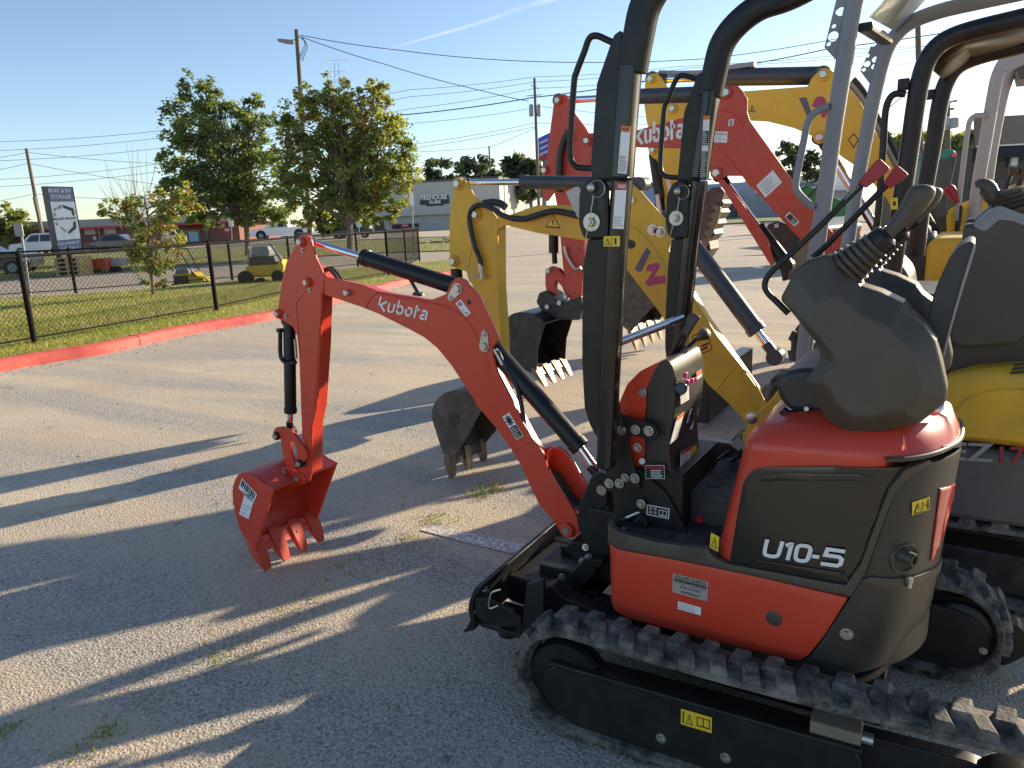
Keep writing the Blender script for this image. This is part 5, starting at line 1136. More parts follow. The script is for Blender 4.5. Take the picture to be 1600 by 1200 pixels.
m.quad(A,.3,.08,.9,.2,.0026,DGRY,.0003); m.build('barcode_sticker',bk)
# ================================================================ second machine: worn yellow excavator, centre plane y=3.5
GRP='mini excavators parked in a row'
def armset(root,name,outer,body,y0,y1,mat,th=.016,lines_=()):
    m=MB(mat); plate(m,outer,y0,th,r=.01); plate(m,outer,y1-th,th,r=.01); b=m.build(name,root,bevel=.004)
    m=MB(mat); plate(m,body,y0+.008,y1-y0-.016); m.build(name+'_box',b,bevel=.003)
    for L in lines_:
        q=MB(mat); q.tube(catmull([OY(a,c,y0) for a,c in L],4),.004,6); q.build('weld_bead',b)
    return b
def logo_w(root,y,P1,P2,name='arm_lettering'):
    m=MB(DGRY); m.prism(PY(P1,y),V((0,-.0015,0)),pbr('grey_logo_ink',(.1,.1,.12),.45)); m.prism(PY(P2,y),V((0,-.0015,0)),MAGE); m.build(name,root)
def warn_tri(root,y,c,s,name='warning_label'):
    m=MB(DBLK); x,yy=c
    def T(k,off): return [OY(x+a*s*k,yy+b*s*k,y)+V((0,off,0)) for a,b in ((-1,.75),(1,.95),(.05,-.9))]
    m.prism(T(1,-.001),V((0,-.0005,0)),DBLK); m.prism(T(.78,-.0015),V((0,-.0005,0)),YELLOW); m.prism([OY(x-1,yy-3,y)+V((0,-.002,0)),OY(x+1,yy-3,y)+V((0,-.002,0)),OY(x+1,yy+5,y)+V((0,-.002,0)),OY(x-1,yy+5,y)+V((0,-.002,0))],V((0,-.0005,0)),DBLK); m.build(name,root)
ex2=thing('mini_excavator','worn yellow mini excavator with grey canopy posts, next behind the orange one in front',"mini excavator",(-.3,3.5,0),GRP)
def m2():
    C=3.5; y0,y1=3.44,3.56
    B=[(770,352),(775,342),(790,338),(838,321),(912,320),(945,318),(975,290),(984,284),(1000,298),(1053,358),(1056,366),(1052,374),(1046,380),(1044,390),(1060,420),(1084,466),(1120,525),(1160,575),(1185,610),(1200,635),(1198,650),(1188,664),(1172,668),(1160,655),(1140,632),(1105,600),(1082,562),(1050,520),(1033,492),(1005,455),(972,412),(960,400),(925,378),(840,364),(790,352),(775,360)]
    BD=[(790,342),(840,325),(945,323),(985,345),(1030,385),(1060,430),(1100,500),(1150,570),(1180,612),(1178,650),(1145,628),(1110,596),(1088,560),(1055,517),(1036,488),(1008,450),(975,407),(925,374),(842,360),(795,350)]
    b=armset(ex2,'boom',B,BD,y0,y1,YELLOWD,lines_=[[(950,342),(985,352),(1010,372),(1035,410),(1046,440)],[(1118,610),(1132,592),(1150,570)],[(1165,600),(1158,585),(1162,578),(1176,592),(1192,622)]])
    logo_w(b,y0,[(1010,387),(1017,393),(1003,423),(999,425),(993,422),(993,418)],[(1013,413),(1028,410),(1032,416),(1022,432),(1040,431),(1040,442),(1013,447),(1008,442),(1020,424),(1009,423)])
    m=MB(DBLK); P=[OY(980+ (14*cos(t)+ 6*sin(t)*0)*.55 + (9 if i<9 else -2)*.6,379+7*sin(t)+(6 if i<9 else -4)*.5,y0)-V((0,.0012,0)) for i,t in enumerate([-pi/2+pi*k/8 for k in range(9)]+[pi/2+pi*k/8 for k in range(9)])]
    m.prism(P,V((0,-.0008,0))); m.build('slot',b)
    warn_tri(b,y0,(864,346),12)
    m=MB(ZINC); p=OY(988,313,y0); m.cyl(p,p-V((0,.01,0)),.014,n=18); m.build('pin',b)
    for a in ((1020,359),(1032,362)):
        m=MB(ZINC); m.bolt(OY(*a,y0),(0,-1,0),.018,.02); m.build('bolt',b)
    pins(ex2,[(1177,653)],y0,.03,.02,ZINC,collar=YELLOWD)
    m=MB(DYEL); A=qframe(OY(1091,556,y0),OY(1114,546,y0),OY(1080,525,y0)); m.quad(A,0,0,1,1,.001,DBLK); m.quad(A,.05,.05,.95,.95,.0016,DORG if 0 else pbr('amber_decal',(.8,.38,.03),.4)); m.quad(A,.2,.15,.75,.25,.0022,DBLK,.0003); m.quad(A,.4,.3,.9,.4,.0022,DBLK,.0003); m.quad(A,.3,.55,.35,.8,.0022,DBLK,.0003); m.build('warning_label',b)
    # dipper
    D=[(711,283),(717,279),(726,281),(732,290),(742,308),(757,318),(768,330),(779,345),(777,360),(778,450),(783,520),(786,620),(764,622),(760,600),(748,520),(738,445),(732,438),(728,424),(713,420),(703,412),(702,395),(702,345),(705,315),(709,298)]
    DB=[(720,330),(755,330),(774,350),(775,450),(780,520),(784,618),(766,618),(752,520),(741,440),(725,400)]
    d=armset(ex2,'dipper',D,DB,y0-.003,y1+.003,YELLOWD,lines_=[[(737,345),(738,380),(734,405),(732,420)]])
    pins(ex2,[(717,287),(745,335),(710,408)],y0-.003,.022,.03,ZINC,collar=YELLOWD)
    hyd(ex2,'dipper_cylinder',OY(1003,288,C),OY(815,284.5,C),OY(720,285,C),.035,.017,CYLG)
    hyd(ex2,'boom_cylinder',OY(1066,362,C),OY(1184,519,C),OY(1212,557,C),.042,.02,CYLG)
    m=MB(BLACKP); m.cyl(OY(713,420,C),OY(722,560,C),.034,n=20); m.build('bucket_cylinder',ex2)
    m=MB(HOSE); m.tube(catmull([OY(x,y,3.41) for x,y in ((800,341),(785,336),(768,325),(752,320),(740,324),(734,335),(734,350),(742,385),(750,405),(751,415))],5),.014,10); m.tube(catmull([OY(x,y,3.41) for x,y in ((800,341),(820,342),(840,336),(865,330),(890,334),(905,338))],5),.016,10); h=m.build('hydraulic_hose',ex2)
    m=MB(ZINC); m.tube([OY(750,412,3.41),OY(752,424,3.41)],.016,10); m.tube([OY(752,424,3.41),OY(753,436,3.41)],.011,10); m.tube([OY(742,431,3.41),OY(759,431,3.41)],.008,8); m.build('hose_fitting',h)
    m=MB(HOSE); m.tube(catmull([OY(x,y,3.46) for x,y in ((756,318),(770,316),(782,318),(790,324))],4),.02,10); m.build('hydraulic_hose',ex2)
    # bucket, curled, teeth down
    bk=bucket(ex2,[(752,642),(735,620),(715,611),(696,614),(680,628),(675,650),(682,676),(690,700),(700,724)],3.31,3.69,STEELD,None,3,TOOTH,tlen=.13,side=[(720,700)],tdir=OY(707,752,3.31)-OY(702,724,3.31))
    m=MB(STEELD); p=OY(706,655,3.305); m.lathe(p,p-V((0,.006,0)),[(0,.046),(.6,.046),(1,.043)],28); q=m.build('cast_emblem',bk)
    m=MB(STEELD); A=qframe(OY(699,666,3.298),OY(713,667,3.298),OY(700,645,3.298)); m.text(A,'W',0,0,1,1,.002,pbr('dark_steel',(.05,.045,.04),.6),.05); m.build('emblem_letter',q)
    m=MB(BLACKB); plate(m,[(718,612),(742,606),(768,640),(760,655),(735,640)],3.42,.16,r=.01); m.build('bucket_ears',bk,bevel=.004)
    # blade
    m=MB(BLACKB); x=-1.25
    P=[V((a,3.02,z)) for a,z in ((-1.42,.02),(-1.40,.12),(-1.41,.24),(-1.43,.34),(-1.36,.35),(-1.35,.2),(-1.35,.02))]; m.prism(P,V((0,.98,0))); bl=m.build('dozer_blade',ex2,bevel=.005)
    for y in (3.25,3.7): m=MB(BLACKB); m.prism(rnd([V((a,y,z)) for a,z in ((-1.36,.1),(-1.36,.3),(-1.0,.3),(-.6,.25),(-.6,.15),(-1.0,.18))],.02),V((0,.06,0))); m.build('blade_arm',bl,bevel=.006)
    # swing post and house
    m=MB(YELLOWD); plate(m,[(1165,672),(1182,646),(1203,626),(1232,588),(1249,592),(1238,628),(1216,662),(1190,692)],3.42,.16,r=.01); m.bx(-.85,-.6,3.40,3.60,.25,.46); m.build('swing_bracket',ex2,bevel=.006)
    o=[(-.70,3.02),(-.1,3.0),(.35,3.0),(.5,3.05),(.62,3.2),(.66,3.5),(.62,3.8),(.5,3.95),(.35,4.0),(-.70,3.98)]
    m=MB(DGREY); m.prism([V((x,y,.345)) for x,y in o],V((0,0,.275))); hs=m.build('house_frame',ex2,bevel=.02)
    m=MB(BLACKM); m.bx(-.62,.5,3.1,3.9,.30,.43); m.bx(-.66,-.1,3.06,3.94,.6,.66); m.build('floor_plate',hs,bevel=.01)
    m=MB(GREYL); A=qframe(OY(1484,718,2.995),OY(1552,722,2.995),OY(1485,690,2.995)); m.text(A,'EZ',0,0,1,1,.002,GREYL,.02); A=qframe(OY(1562,725,2.995),OY(1602,727,2.995),OY(1562,697,2.995)); m.text(A,'17',0,0,1,1,.002,REDG,.02); m.build('model_lettering',hs)
    cov=[(-.07,.635),(-.09,.72),(-.08,.80),(-.03,.87),(.05,.905),(.16,.925),(.5,.95),(.62,.85),(.64,.63)]
    m=MB(YELLOWD); m.prism([V((x,3.0,z)) for x,z in cov],V((0,1.0,0))); cv=m.build('engine_cover',ex2,bevel=.05,segs=5)
    m=MB(YELLOWD); m.prism(rnd([V((x,2.992,z)) for x,z in ((0,.66),(-.01,.74),(.03,.81),(.12,.85),(.5,.87),(.55,.66))],.03),V((0,.02,0))); m.build('pressed_panel',cv,bevel=.008)
    m=MB(DBLK)
    for k in range(3): m.prism(PY([(1585-3*k,569+6*k),(1610,566+6*k),(1610,570+6*k),(1584-3*k,573+6*k)],2.988),V((0,.005,0)))
    m.build('vent_slots',cv)
    m=MB(BLACKM); m.prism(rnd([V((x,3.12,z)) for x,z in ((-.06,.70),(-.10,.95),(-.04,1.2),(.10,1.31),(.45,1.30),(.5,.93),(.1,.9))],.05),V((0,.75,0))); sb=m.build('seat_base',ex2,bevel=.03,segs=4)
    m=MB(BLACKM); m.prism(rnd([V((x,3.3,z)) for x,z in ((-.02,1.05),(.03,1.3),(.10,1.48),(.18,1.5),(.22,1.45),(.14,1.1))],.03),V((0,.45,0))); m.prism(rnd([V((x,3.3,z)) for x,z in ((-.4,.92),(-.4,1.02),(-.02,1.0),(-.02,.9))],.03),V((0,.45,0))); m.build('seat',ex2,bevel=.03,segs=4)
    # side console: grey lid on a black body, bellows joystick
    for yy,nm in ((3.04,'control_console'),(3.80,'control_console')):
        sh=yy-3.04
        m=MB(BLACKM); P=[OY(a,b,3.04)+V((0,sh,0)) for a,b in ((1505,350),(1530,350),(1552,326),(1566,322),(1625,352),(1640,470),(1590,540),(1500,545),(1480,535),(1498,440))]; m.prism(rnd(P,.02),V((0,.17,0))); cn=m.build(nm,ex2,bevel=.02,segs=3)
        m=MB(GREYP); P=[OY(a,b,3.035)+V((0,sh,0)) for a,b in ((1519,353),(1548,328),(1556,322),(1566,322),(1625,345),(1625,362),(1580,345),(1560,344),(1543,360),(1536,362))]; m.prism(rnd(P,.01),V((0,.19,0))); m.build('console_lid',cn,bevel=.012,segs=3)
        m=MB(BLACKM); a,e=OY(1585,330,3.12)+V((0,sh,0)),OY(1575,296,3.12)+V((0,sh,0)); pr=[]
        for i in range(5): t=i/5; r=.075-.035*t; pr+=[(t,r),(t+.1,r*1.05),(t+.17,r*.85)]
        m.lathe(a,e,pr+[(1,.03)],20); be=m.build('rubber_bellows',cn)
        m=MB(BLACKM); m.tube(catmull([OY(x,y,3.12)+V((0,sh,0)) for x,y in ((1574,302),(1562,313),(1550,305),(1544,294),(1535,290),(1532,292))],4),.026,12); m.build('joystick_grip',be)
    # canopy on two posts (front), roof bars and sheet
    for k,(pts,pl) in enumerate((([(1256,560),(1270,430),(1288,310),(1303,200),(1322,80),(1333,10)],[(1309,-10),(1288,74),(1309,97),(1330,60),(1345,-10)]),([(1322,400),(1337,300),(1352,220),(1368,140),(1384,82)],[(1366,60),(1344,111),(1361,134),(1388,66)]))):
        y=3.06 if k==0 else 3.78
        P=[OY(a,b,y) for a,b in pts]; lowest=P[0]+ (P[0]-P[1])*.8
        tp=P[-1]; 
        ar=[tp+V((.03,0,.07)),tp+V((.09,0,.14)),tp+V((.19,0,.19)),tp+V((.35,0,.22)),tp+V((.9,0,.24))] if k==0 else [OY(a,b,y) for a,b in ((1400,55),(1425,34),(1470,17),(1530,3),(1600,-12))]
        if k==1: P=P
        m=MB(GREYP); m.tube(catmull([lowest]+P+ar,5),.03,14); po=m.build('canopy_post',ex2)
        m=MB(GREYP); m.prism(PY(pl,y-.01),V((0,.012,0))); pp=m.build('mounting_plate',po,smooth=0)
        hol=((1314,18,6),(1303,41,3),(1302,57,7),(1295,69,3),(1319,48,6),(1318,60,6)) if k==0 else ((1365,68,5),(1356,87,3),(1355,100,5),(1350,109,3),(1368,93,5),(1367,104,5))
        cut(pp,[(OY(a,b,y-.004),r*.0026,V((0,1,0))) for a,b,r in hol],.05)
    m=MB(BLACKP); a,e=OY(1352,42,3.10),OY(1385,64,3.7); m.tube([a,e],0,rect=(.05,.03),up=(0,0,1)); m.build('cross_member',ex2)
    gl=pbr('tinted_roof_sheet',(.5,.56,.55),.25,trans=.75,var=.05)
    m=MB(gl); P=[OY(1360,28,3.08),OY(1400,50,3.76)]; d=V((.9,0,.26)); m.add([P[0],P[1],P[1]+V((.16,0,.17)),P[0]+V((.16,0,.17)),P[1]+V((.95,0,.26)),P[0]+V((.95,0,.26))],[(0,1,2,3),(3,2,4,5)]); m.build('roof_sheet',ex2,solid=.006)
    m=MB(GREYP); m.tube(catmull([OY(x,y,3.04) for x,y in ((1296,166),(1275,175),(1262,192),(1255,225),(1245,275),(1244,295),(1255,310),(1272,325))],5),.013,10); m.build('hand_rail',ex2)
    # tracks
    for ya in (3.0-.0,3.75):
        t,T=track(ex2,-1.05,.62,ya,ya+.23,.335,0,pitch=.1,lug=.025,name='track')
        m=MB(BLACKB); m.prism(rnd([V((x,ya+.03,z)) for x,z in ((-.9,.07),(-.95,.12),(-.9,.2),(-.8,.225),(.4,.225),(.48,.16),(.42,.07))],.03),V((0,.16,0))); f=m.build('track_frame',t,bevel=.006)
        m=MB(ZINC); m.bolt(V((.3,ya+.03,.15)),(0,-1,0),.015,.01); m.build('bolt',f)
m2()
# ================================================================ third machine: orange excavator with black roll bar, centre plane y=5.45
ex3=thing('mini_excavator','orange mini excavator with a raised boom and black bucket, third in the row','mini excavator',(-.2,5.45,0),GRP)
def m3():
    C=5.45; y0,y1=5.37,5.53
    B=[(905,225),(920,208),(985,206),(1075,182),(1112,178),(1120,150),(1130,140),(1140,134),(1152,133),(1160,142),(1168,155),(1167,175),(1172,190),(1190,215),(1240,285),(1300,362),(1330,405),(1330,430),(1300,425),(1270,395),(1235,358),(1200,320),(1160,275),(1135,275),(1122,283),(1110,270),(1100,245),(1065,232),(985,230),(925,238),(910,240)]
    BD=[(920,215),(985,212),(1075,188),(1135,182),(1165,190),(1185,215),(1235,285),(1325,405),(1320,425),(1272,392),(1203,317),(1160,270),(1110,240),(1065,228),(985,226),(922,232)]
    b=armset(ex3,'boom',B,BD,y0,y1,ORANGED,lines_=[[(1105,176),(1130,172),(1150,182),(1162,200)],[(1085,215),(1120,228),(1150,262),(1180,300)]])
    m=MB(WHITE); A=qpx((992,227),(1070,215),(992,195),y0); logo(m,A,'Kubota',.003,WHITE); m.build('brand_lettering',b)
    m=MB(WHITE); A=qpx((1106,222),(1136,223),(1107,205),y0); m.quad(A,0,0,1,1,.002,WHITE); m.text(A,'ATLANTA KUBOTA',.05,.65,.95,.9,.003,DBLK); lines(m,A,.05,.05,.95,.6,3,DGRY,.003,.3); m.build('dealer_plate',b)
    m=MB(WHITE); A=qpx((1138,197),(1146,196),(1139,187),y0); m.quad(A,0,0,1,1,.002,WHITE); m.text(A,'S',.2,.1,.8,.9,.003,DBLK,.03); m.build('lift_label',b)
    m=MB(SILV); A=qframe(OY(1196,309,y0),OY(1222,285,y0),OY(1182,290,y0)); m.quad(A,0,0,1,1,.002,WHITE); lines(m,A,.1,.1,.9,.9,6,DGRY,.003,.4); m.build('worn_label',b)
    m=MB(WHITE); A=qframe(OY(1241,354,y0),OY(1249,347,y0),OY(1226,338,y0)); m.quad(A,0,0,1,1,.002,WHITE); m.quad(A,.1,.1,.9,.9,.003,DBLK,.0004); lines(m,A,.15,.12,.85,.5,4,WHITE,.004,.4); m.build('crush_hazard_label',b)
    pins(ex3,[(1135,145),(1120,270)],y0,.028,.035,ZINC,collar=ORANGED)
    D=[(866,155),(872,148),(885,148),(892,158),(900,180),(915,200),(922,212),(925,240),(920,330),(913,400),(908,470),(890,468),(880,420),(872,330),(866,300),(855,315),(848,308),(848,290),(852,270),(858,215)]
    DB=[(872,190),(895,190),(915,220),(920,240),(912,330),(905,465),(893,465),(885,420),(876,330),(868,280)]
    d=armset(ex3,'dipper',D,DB,y0-.005,y1+.005,ORANGED)
    pins(ex3,[(873,157),(852,266),(918,220)],y0-.005,.024,.035,ZINC,collar=ORANGED)
    m=MB(DBLK); m.tube(catmull([OY(x,y,5.33) for x,y in ((889,205),(880,225),(875,245),(874,270),(873,300))],4),.028,10); m.build('hydraulic_hose',ex3)
    hyd(ex3,'dipper_cylinder',OY(1138,146,C),OY(990,151,C),OY(876,157,C),.055,.026,CYLG)
    hyd(ex3,'boom_cylinder',OY(1230,415,C),OY(1183,355,C),OY(1125,275,C),.05,.028,BLACKP)
    m=MB(ORANGED); plate(m,[(1122,282),(1130,280),(1160,318),(1200,375),(1210,412),(1205,416),(1170,360)],5.36,.012); m.build('cylinder_guard',ex3)
    m=MB(BLACKP); m.cyl(OY(865,365,C),OY(865,395,C),.04,n=18); m.cyl(OY(866,395,C),OY(867,412,C),.022,n=14); m.build('bucket_cylinder',ex3)
    m=MB(ZINC); m.tube(catmull([OY(x,y,5.34) for x,y in ((882,385),(886,400),(895,415),(900,420),(908,418))],4),.014,8); m.build('hose_fitting',ex3)
    L=[(852,424),(860,416),(872,420),(888,440),(897,462),(885,466),(878,448),(868,436),(866,448),(868,462),(855,462),(852,445)]
    m=MB(ORANGED); plate(m,L,5.40,.06,r=.01); lk=m.build('bucket_link',ex3,bevel=.003)
    pins(lk,[(858,423),(885,463)],5.36,.022,.03,ZINC)
    # coupler and bucket
    m=MB(BLACKB); plate(m,[(838,472),(842,458),(852,454),(862,460),(870,472),(890,470),(908,462),(910,480),(905,500),(875,500),(850,492)],5.36,.2,r=.01); cp=m.build('quick_coupler',ex3,bevel=.005)
    for a in ((856,479),(875,473)): p=OY(*a,5.355); m=MB(ZINC); m.cyl(p,p-V((0,.02,0)),.02,n=16); m.build('pin',cp)
    bucket(ex3,[(852,505),(838,492),(820,488),(802,490),(790,502),(788,525),(796,550),(815,575),(838,585)],5.20,5.72,BLACKB,None,4,TOOTH,tlen=.13,side=[(840,545)],tdir=OY(866,618,5.2)-OY(842,580,5.2))
    # house and roll bar
    m=MB(BLACKM); m.bx(-.7,.6,5.0,5.9,.35,.95); m.build('house_frame',ex3,bevel=.04)
    m=MB(ORANGED); m.bx(-.1,.6,4.95,5.95,.5,1.0); m.build('engine_cover',ex3,bevel=.06,segs=4)
    m=MB(BLACKM); m.prism(rnd(PY([(1345,500),(1350,430),(1372,400),(1395,395),(1420,430),(1430,500)],5.1),.04),V((0,.6,0))); m.build('seat',ex3,bevel=.04)
    for k,pts in enumerate(([(1385,480),(1398,400),(1408,320),(1420,240),(1430,170),(1437,130),(1448,95),(1470,68),(1510,50),(1600,28),(1660,12)],[(1432,400),(1440,330),(1450,270),(1460,215),(1468,165),(1478,130),(1495,105),(1530,88),(1600,70),(1660,55)])):
        y=5.05 if k==0 else 5.85
        m=MB(BLACKP); m.tube(catmull([OY(a,b,y) for a,b in pts],4),.052 if k==0 else .052,12); po=m.build('roll_bar_post',ex3)
        m=MB(BLACKP); m.box(OY(1412 if k==0 else 1452,132 if k==0 else 148,y),(.06,.06,.06)); m.build('bracket',po,bevel=.005)
    m=MB(BLACKP); m.add([OY(1445,100,5.05),OY(1478,128,5.85),OY(1520,92,5.85),OY(1500,55,5.05),OY(1640,62,5.85),OY(1640,20,5.05)],[(0,1,2,3),(3,2,4,5)]); m.build('canopy_roof',ex3,solid=.03)
    m=MB(BLACKP); m.tube(catmull([OY(x,y,5.03) for x,y in ((1415,147),(1398,147),(1388,158),(1383,180),(1380,230),(1375,300),(1370,350),(1362,400))],4),.02,10); m.build('hand_rail',ex3)
    for ya in (4.75,5.85):
        t,T=track(ex3,-1.1,.9,ya,ya+.3,.45,0,pitch=.12,lug=.035,name='track')
    m=MB(BLACKB); m.bx(-1.55,-1.45,4.85,6.05,.05,.38); m.build('dozer_blade',ex3,bevel=.01)
    m=MB(ORANGED); plate(m,[(1300,360),(1318,358),(1325,385),(1340,420),(1345,470),(1300,470)],5.3,.2,r=.02); m.build('swing_bracket',ex3,bevel=.01)
    m=MB(DYEL); A=qpx((1392,327),(1403,327),(1392,309),4.99); m.quad(A,0,0,1,1,.002,DYEL); m.quad(A,.3,.3,.7,.7,.003,DBLK); m.build('warning_label',ex3)
m3()
# ================================================================ fourth machine: larger yellow excavator, centre plane y=7.4
ex4=thing('mini_excavator','larger yellow excavator with the highest boom, fourth in the row','excavator',(-.1,7.4,0),GRP)
def m4():
    C=7.4; y0,y1=7.28,7.52
    B=[(1040,165),(1050,148),(1170,142),(1262,135),(1268,122),(1278,112),(1296,107),(1305,115),(1320,130),(1345,160),(1385,240),(1420,310),(1455,370),(1470,400),(1440,410),(1420,375),(1385,310),(1345,265),(1315,245),(1290,222),(1275,222),(1268,212),(1240,200),(1200,190),(1165,188),(1060,180)]
    BD=[(1050,158),(1170,147),(1300,137),(1335,160),(1380,240),(1418,312),(1460,395),(1440,402),(1422,370),(1388,305),(1346,258),(1315,240),(1265,206),(1200,186),(1165,184),(1060,176)]
    b=armset(ex4,'boom',B,BD,y0,y1,YELLOW)
    logo_w(b,y0,[(1248,153),(1260,152),(1270,182),(1262,184)],[(1275,152),(1282,150),(1288,152),(1296,170),(1290,183),(1284,184),(1280,170),(1268,166)])
    warn_tri(b,y0,(1175,170),6)
    m=MB(DBLK); P=PY([(1325,218),(1334,208),(1342,218),(1334,232)],y0); m.prism([p-V((0,.002,0)) for p in P],V((0,-.001,0))); P=PY([(1327,218),(1334,211),(1340,218),(1334,229)],y0); m.prism([p-V((0,.004,0)) for p in P],V((0,-.001,0)),YELLOW); m.build('warning_label',b)
    pins(ex4,[(1287,117),(1281,215)],y0,.035,.05,ZINC,collar=YELLOW)
    D=[(1008,125),(1014,116),(1026,114),(1034,122),(1042,135),(1056,150),(1070,165),(1068,185),(1068,260),(1056,310),(1048,335),(1040,332),(1036,290),(1034,262),(1024,250),(1014,240),(1012,228),(1018,215),(1010,190),(1006,160)]
    DB=[(1012,150),(1040,150),(1062,175),(1060,260),(1048,325),(1042,325),(1038,260),(1022,220),(1014,185)]
    armset(ex4,'dipper',D,DB,y0-.01,y1+.01,YELLOW); pins(ex4,[(1018,124),(1021,234),(1052,170)],y0-.01,.03,.05,ZINC,collar=YELLOW)
    hyd(ex4,'dipper_cylinder',OY(1287,118,C),OY(1120,121,C),OY(1022,124,C),.078,.036,CYLG)
    m=MB(GREYL); m.box(OY(1157,104,C),(.27,.1,.04)); m.tube([OY(1030,113,C),OY(1060,114,C),OY(1100,113,C)],.02,8); m.build('cylinder_hose_guard',ex4)
    hyd(ex4,'boom_cylinder',OY(1420,440,C),OY(1370,360,C),OY(1282,215,C),.075,.04,BLACKP)
    m=MB(HOSE)
    for k in range(3): m.tube(catmull([OY(x+6*k,y-6*k,7.5) for x,y in ((1322,135),(1345,165),(1385,245),(1420,315),(1450,370))],4),.022,8,GREYL if k<2 else HOSE)
    for k in range(4): m.tube(catmull([OY(x+3*k,y+3*k,7.2) for x,y in ((1420,310),(1435,330),(1445,345),(1460,350))],4),.02,8,HOSE)
    m.build('hydraulic_hose',ex4)
    m=MB(BLACKP); m.cyl(OY(1021,240,7.35),OY(1034,330,7.35),.05,n=16); m.cyl(OY(1021,250,7.25),OY(1035,310,7.25),.025,n=12,mat=BLACKP); m.build('bucket_cylinder',ex4)
    m=MB(ZINC); m.tube([OY(1027,304,7.2),OY(1032,345,7.2)],.022,8); m.tube(catmull([OY(x,y,7.2) for x,y in ((1043,280),(1047,300),(1046,325),(1048,345))],4),.016,8); m.build('hose_fitting',ex4)
    # bucket behind the posts, teeth down
    bk=bucket(ex4,[(1030,470),(1012,418),(985,405),(965,425),(950,470),(965,500),(985,520)],7.05,7.85,STEELD,None,4,TOOTH,tlen=.2,side=[(1000,500)],tdir=OY(1012,548,7.05)-OY(1002,515,7.05))
    # serrated thumb
    T_=[(1104,300),(1112,293),(1125,292),(1132,300),(1128,312),(1131,318),(1124,326),(1128,332),(1120,342),(1122,350),(1114,358),(1117,366),(1108,376),(1110,390),(1100,404),(1096,410),(1080,405),(1085,360),(1092,325)]
    m=MB(STEELD); plate(m,T_,7.1,.3); th=m.build('gripper_thumb',ex4,bevel=.006)
    m=MB(TOOTH); 
    Z=[(1118,318),(1112,324),(1119,330),(1109,336),(1114,344),(1104,349),(1109,357),(1099,362),(1104,370),(1095,375),(1100,383),(1092,400),(1098,402),(1106,380),(1112,366),(1119,352),(1124,338),(1126,324)]
    plate(m,Z,7.06,.03); m.build('serrated_edge',th,bevel=.003)
    # house, canopy hints
    m=MB(YELLOW); m.bx(-.3,1.0,6.7,8.1,.6,1.2); m.build('engine_cover',ex4,bevel=.08,segs=4)
    m=MB(BLACKM); m.bx(-.9,1.0,6.75,8.05,.4,.62); m.prism(rnd(PY([(1405,450),(1410,385),(1430,352),(1450,350),(1462,380),(1470,450)],6.9),.05),V((0,.8,0))); m.build('house_frame',ex4,bevel=.03)
    m=MB(BLACKB); m.prism(rnd(PY([(1196,352),(1215,345),(1248,360),(1240,395),(1228,438),(1222,440),(1215,400)],6.6),.03),V((.3,1.6,0))); bl=m.build('dozer_blade',ex4,bevel=.01)
    m=MB(WHITE); A=qpx((1210,356),(1217,355),(1210,350),6.59); m.text(A,'S',0,0,1,1,.004,WHITE,.03); m.build('hook_label',bl)
    for ya in (6.6,7.85): track(ex4,-1.3,1.2,ya,ya+.35,.55,0,pitch=.16,lug=.04,name='track')
m4()
# ================================================================ fifth machine and a tractor further along
ex5=thing('mini_excavator','yellow excavator with light grey canopy posts at the right edge, furthest in the row','mini excavator',(.6,9.2,0),GRP)
def m5():
    y=8.6
    GP=pbr('pale_grey_post',(.36,.35,.37),.5,var=.06)
    for pts,yy in (([(1520,350),(1528,290),(1540,220),(1552,150),(1560,115),(1575,92),(1610,75),(1680,60)],8.5),([(1536,350),(1546,260),(1560,180),(1572,130),(1584,105),(1610,92),(1680,78)],9.5)):
        m=MB(GP); m.tube(catmull([OY(a,b,yy) for a,b in pts],4),.055,12); m.build('canopy_post',ex5)
    m=MB(GP); m.prism(PY([(1560,83),(1580,78),(1610,75),(1600,100),(1575,112),(1563,110),(1558,104)],8.45),V((0,.04,0))); m.build('mounting_plate',ex5,bevel=.005)
    m=MB(GP); m.tube(catmull([OY(x,yy,8.45) for x,yy in ((1543,180),(1525,181),(1516,188),(1512,205),(1506,250),(1500,300),(1496,345))],4),.024,8); m.build('hand_rail',ex5)
    m=MB(BLACKM); m.prism(PY([(1588,110),(1600,88),(1640,80),(1640,120),(1592,124)],9.0),V((0,.6,0))); m.build('canopy_roof',ex5)
    m=MB(YELLOW); m.prism(rnd(PY([(1478,330),(1500,318),(1560,298),(1620,275),(1660,300),(1650,400),(1480,400)],8.5),.05),V((0,1.2,0))); m.build('engine_cover',ex5,bevel=.05)
    m=MB(BLACKM); m.prism(rnd(PY([(1440,420),(1445,345),(1475,335),(1500,330),(1530,340),(1535,420)],8.55),.05),V((0,.9,0))); m.bx(.0,1.3,8.6,9.7,.4,1.0); m.build('house_frame',ex5,bevel=.04)
    def lv(pts,g,mat):
        m=MB(BLACKP); m.tube([OY(a,b,8.45) for a,b in pts],.022,8); l=m.build('control_lever',ex5); m=MB(mat); a,e=[OY(*q,8.45) for q in g]; m.lathe(a,e,[(0,.03),(.8,.055),(1,.04)],10); m.build('red_grip',l)
    lv([(1494,370),(1500,325),(1496,312)],[(1497,316),(1480,291)],REDG); lv([(1560,330),(1572,290),(1584,262)],[(1580,275),(1587,262)],BLACKM); lv([(1578,325),(1592,288),(1602,265)],[(1596,280),(1606,258)],BLACKM)
    m=MB(BLACKM); P=[OY(a,b,8.3) for a,b in ((1465,340),(1458,310),(1462,300))]; m.tube(catmull(P,4),.09,12); m.build('joystick_boot',ex5)
    for ya in (8.5,9.5): track(ex5,-.6,1.3,ya,ya+.3,.45,0,pitch=.15,lug=.035,name='track')
m5()
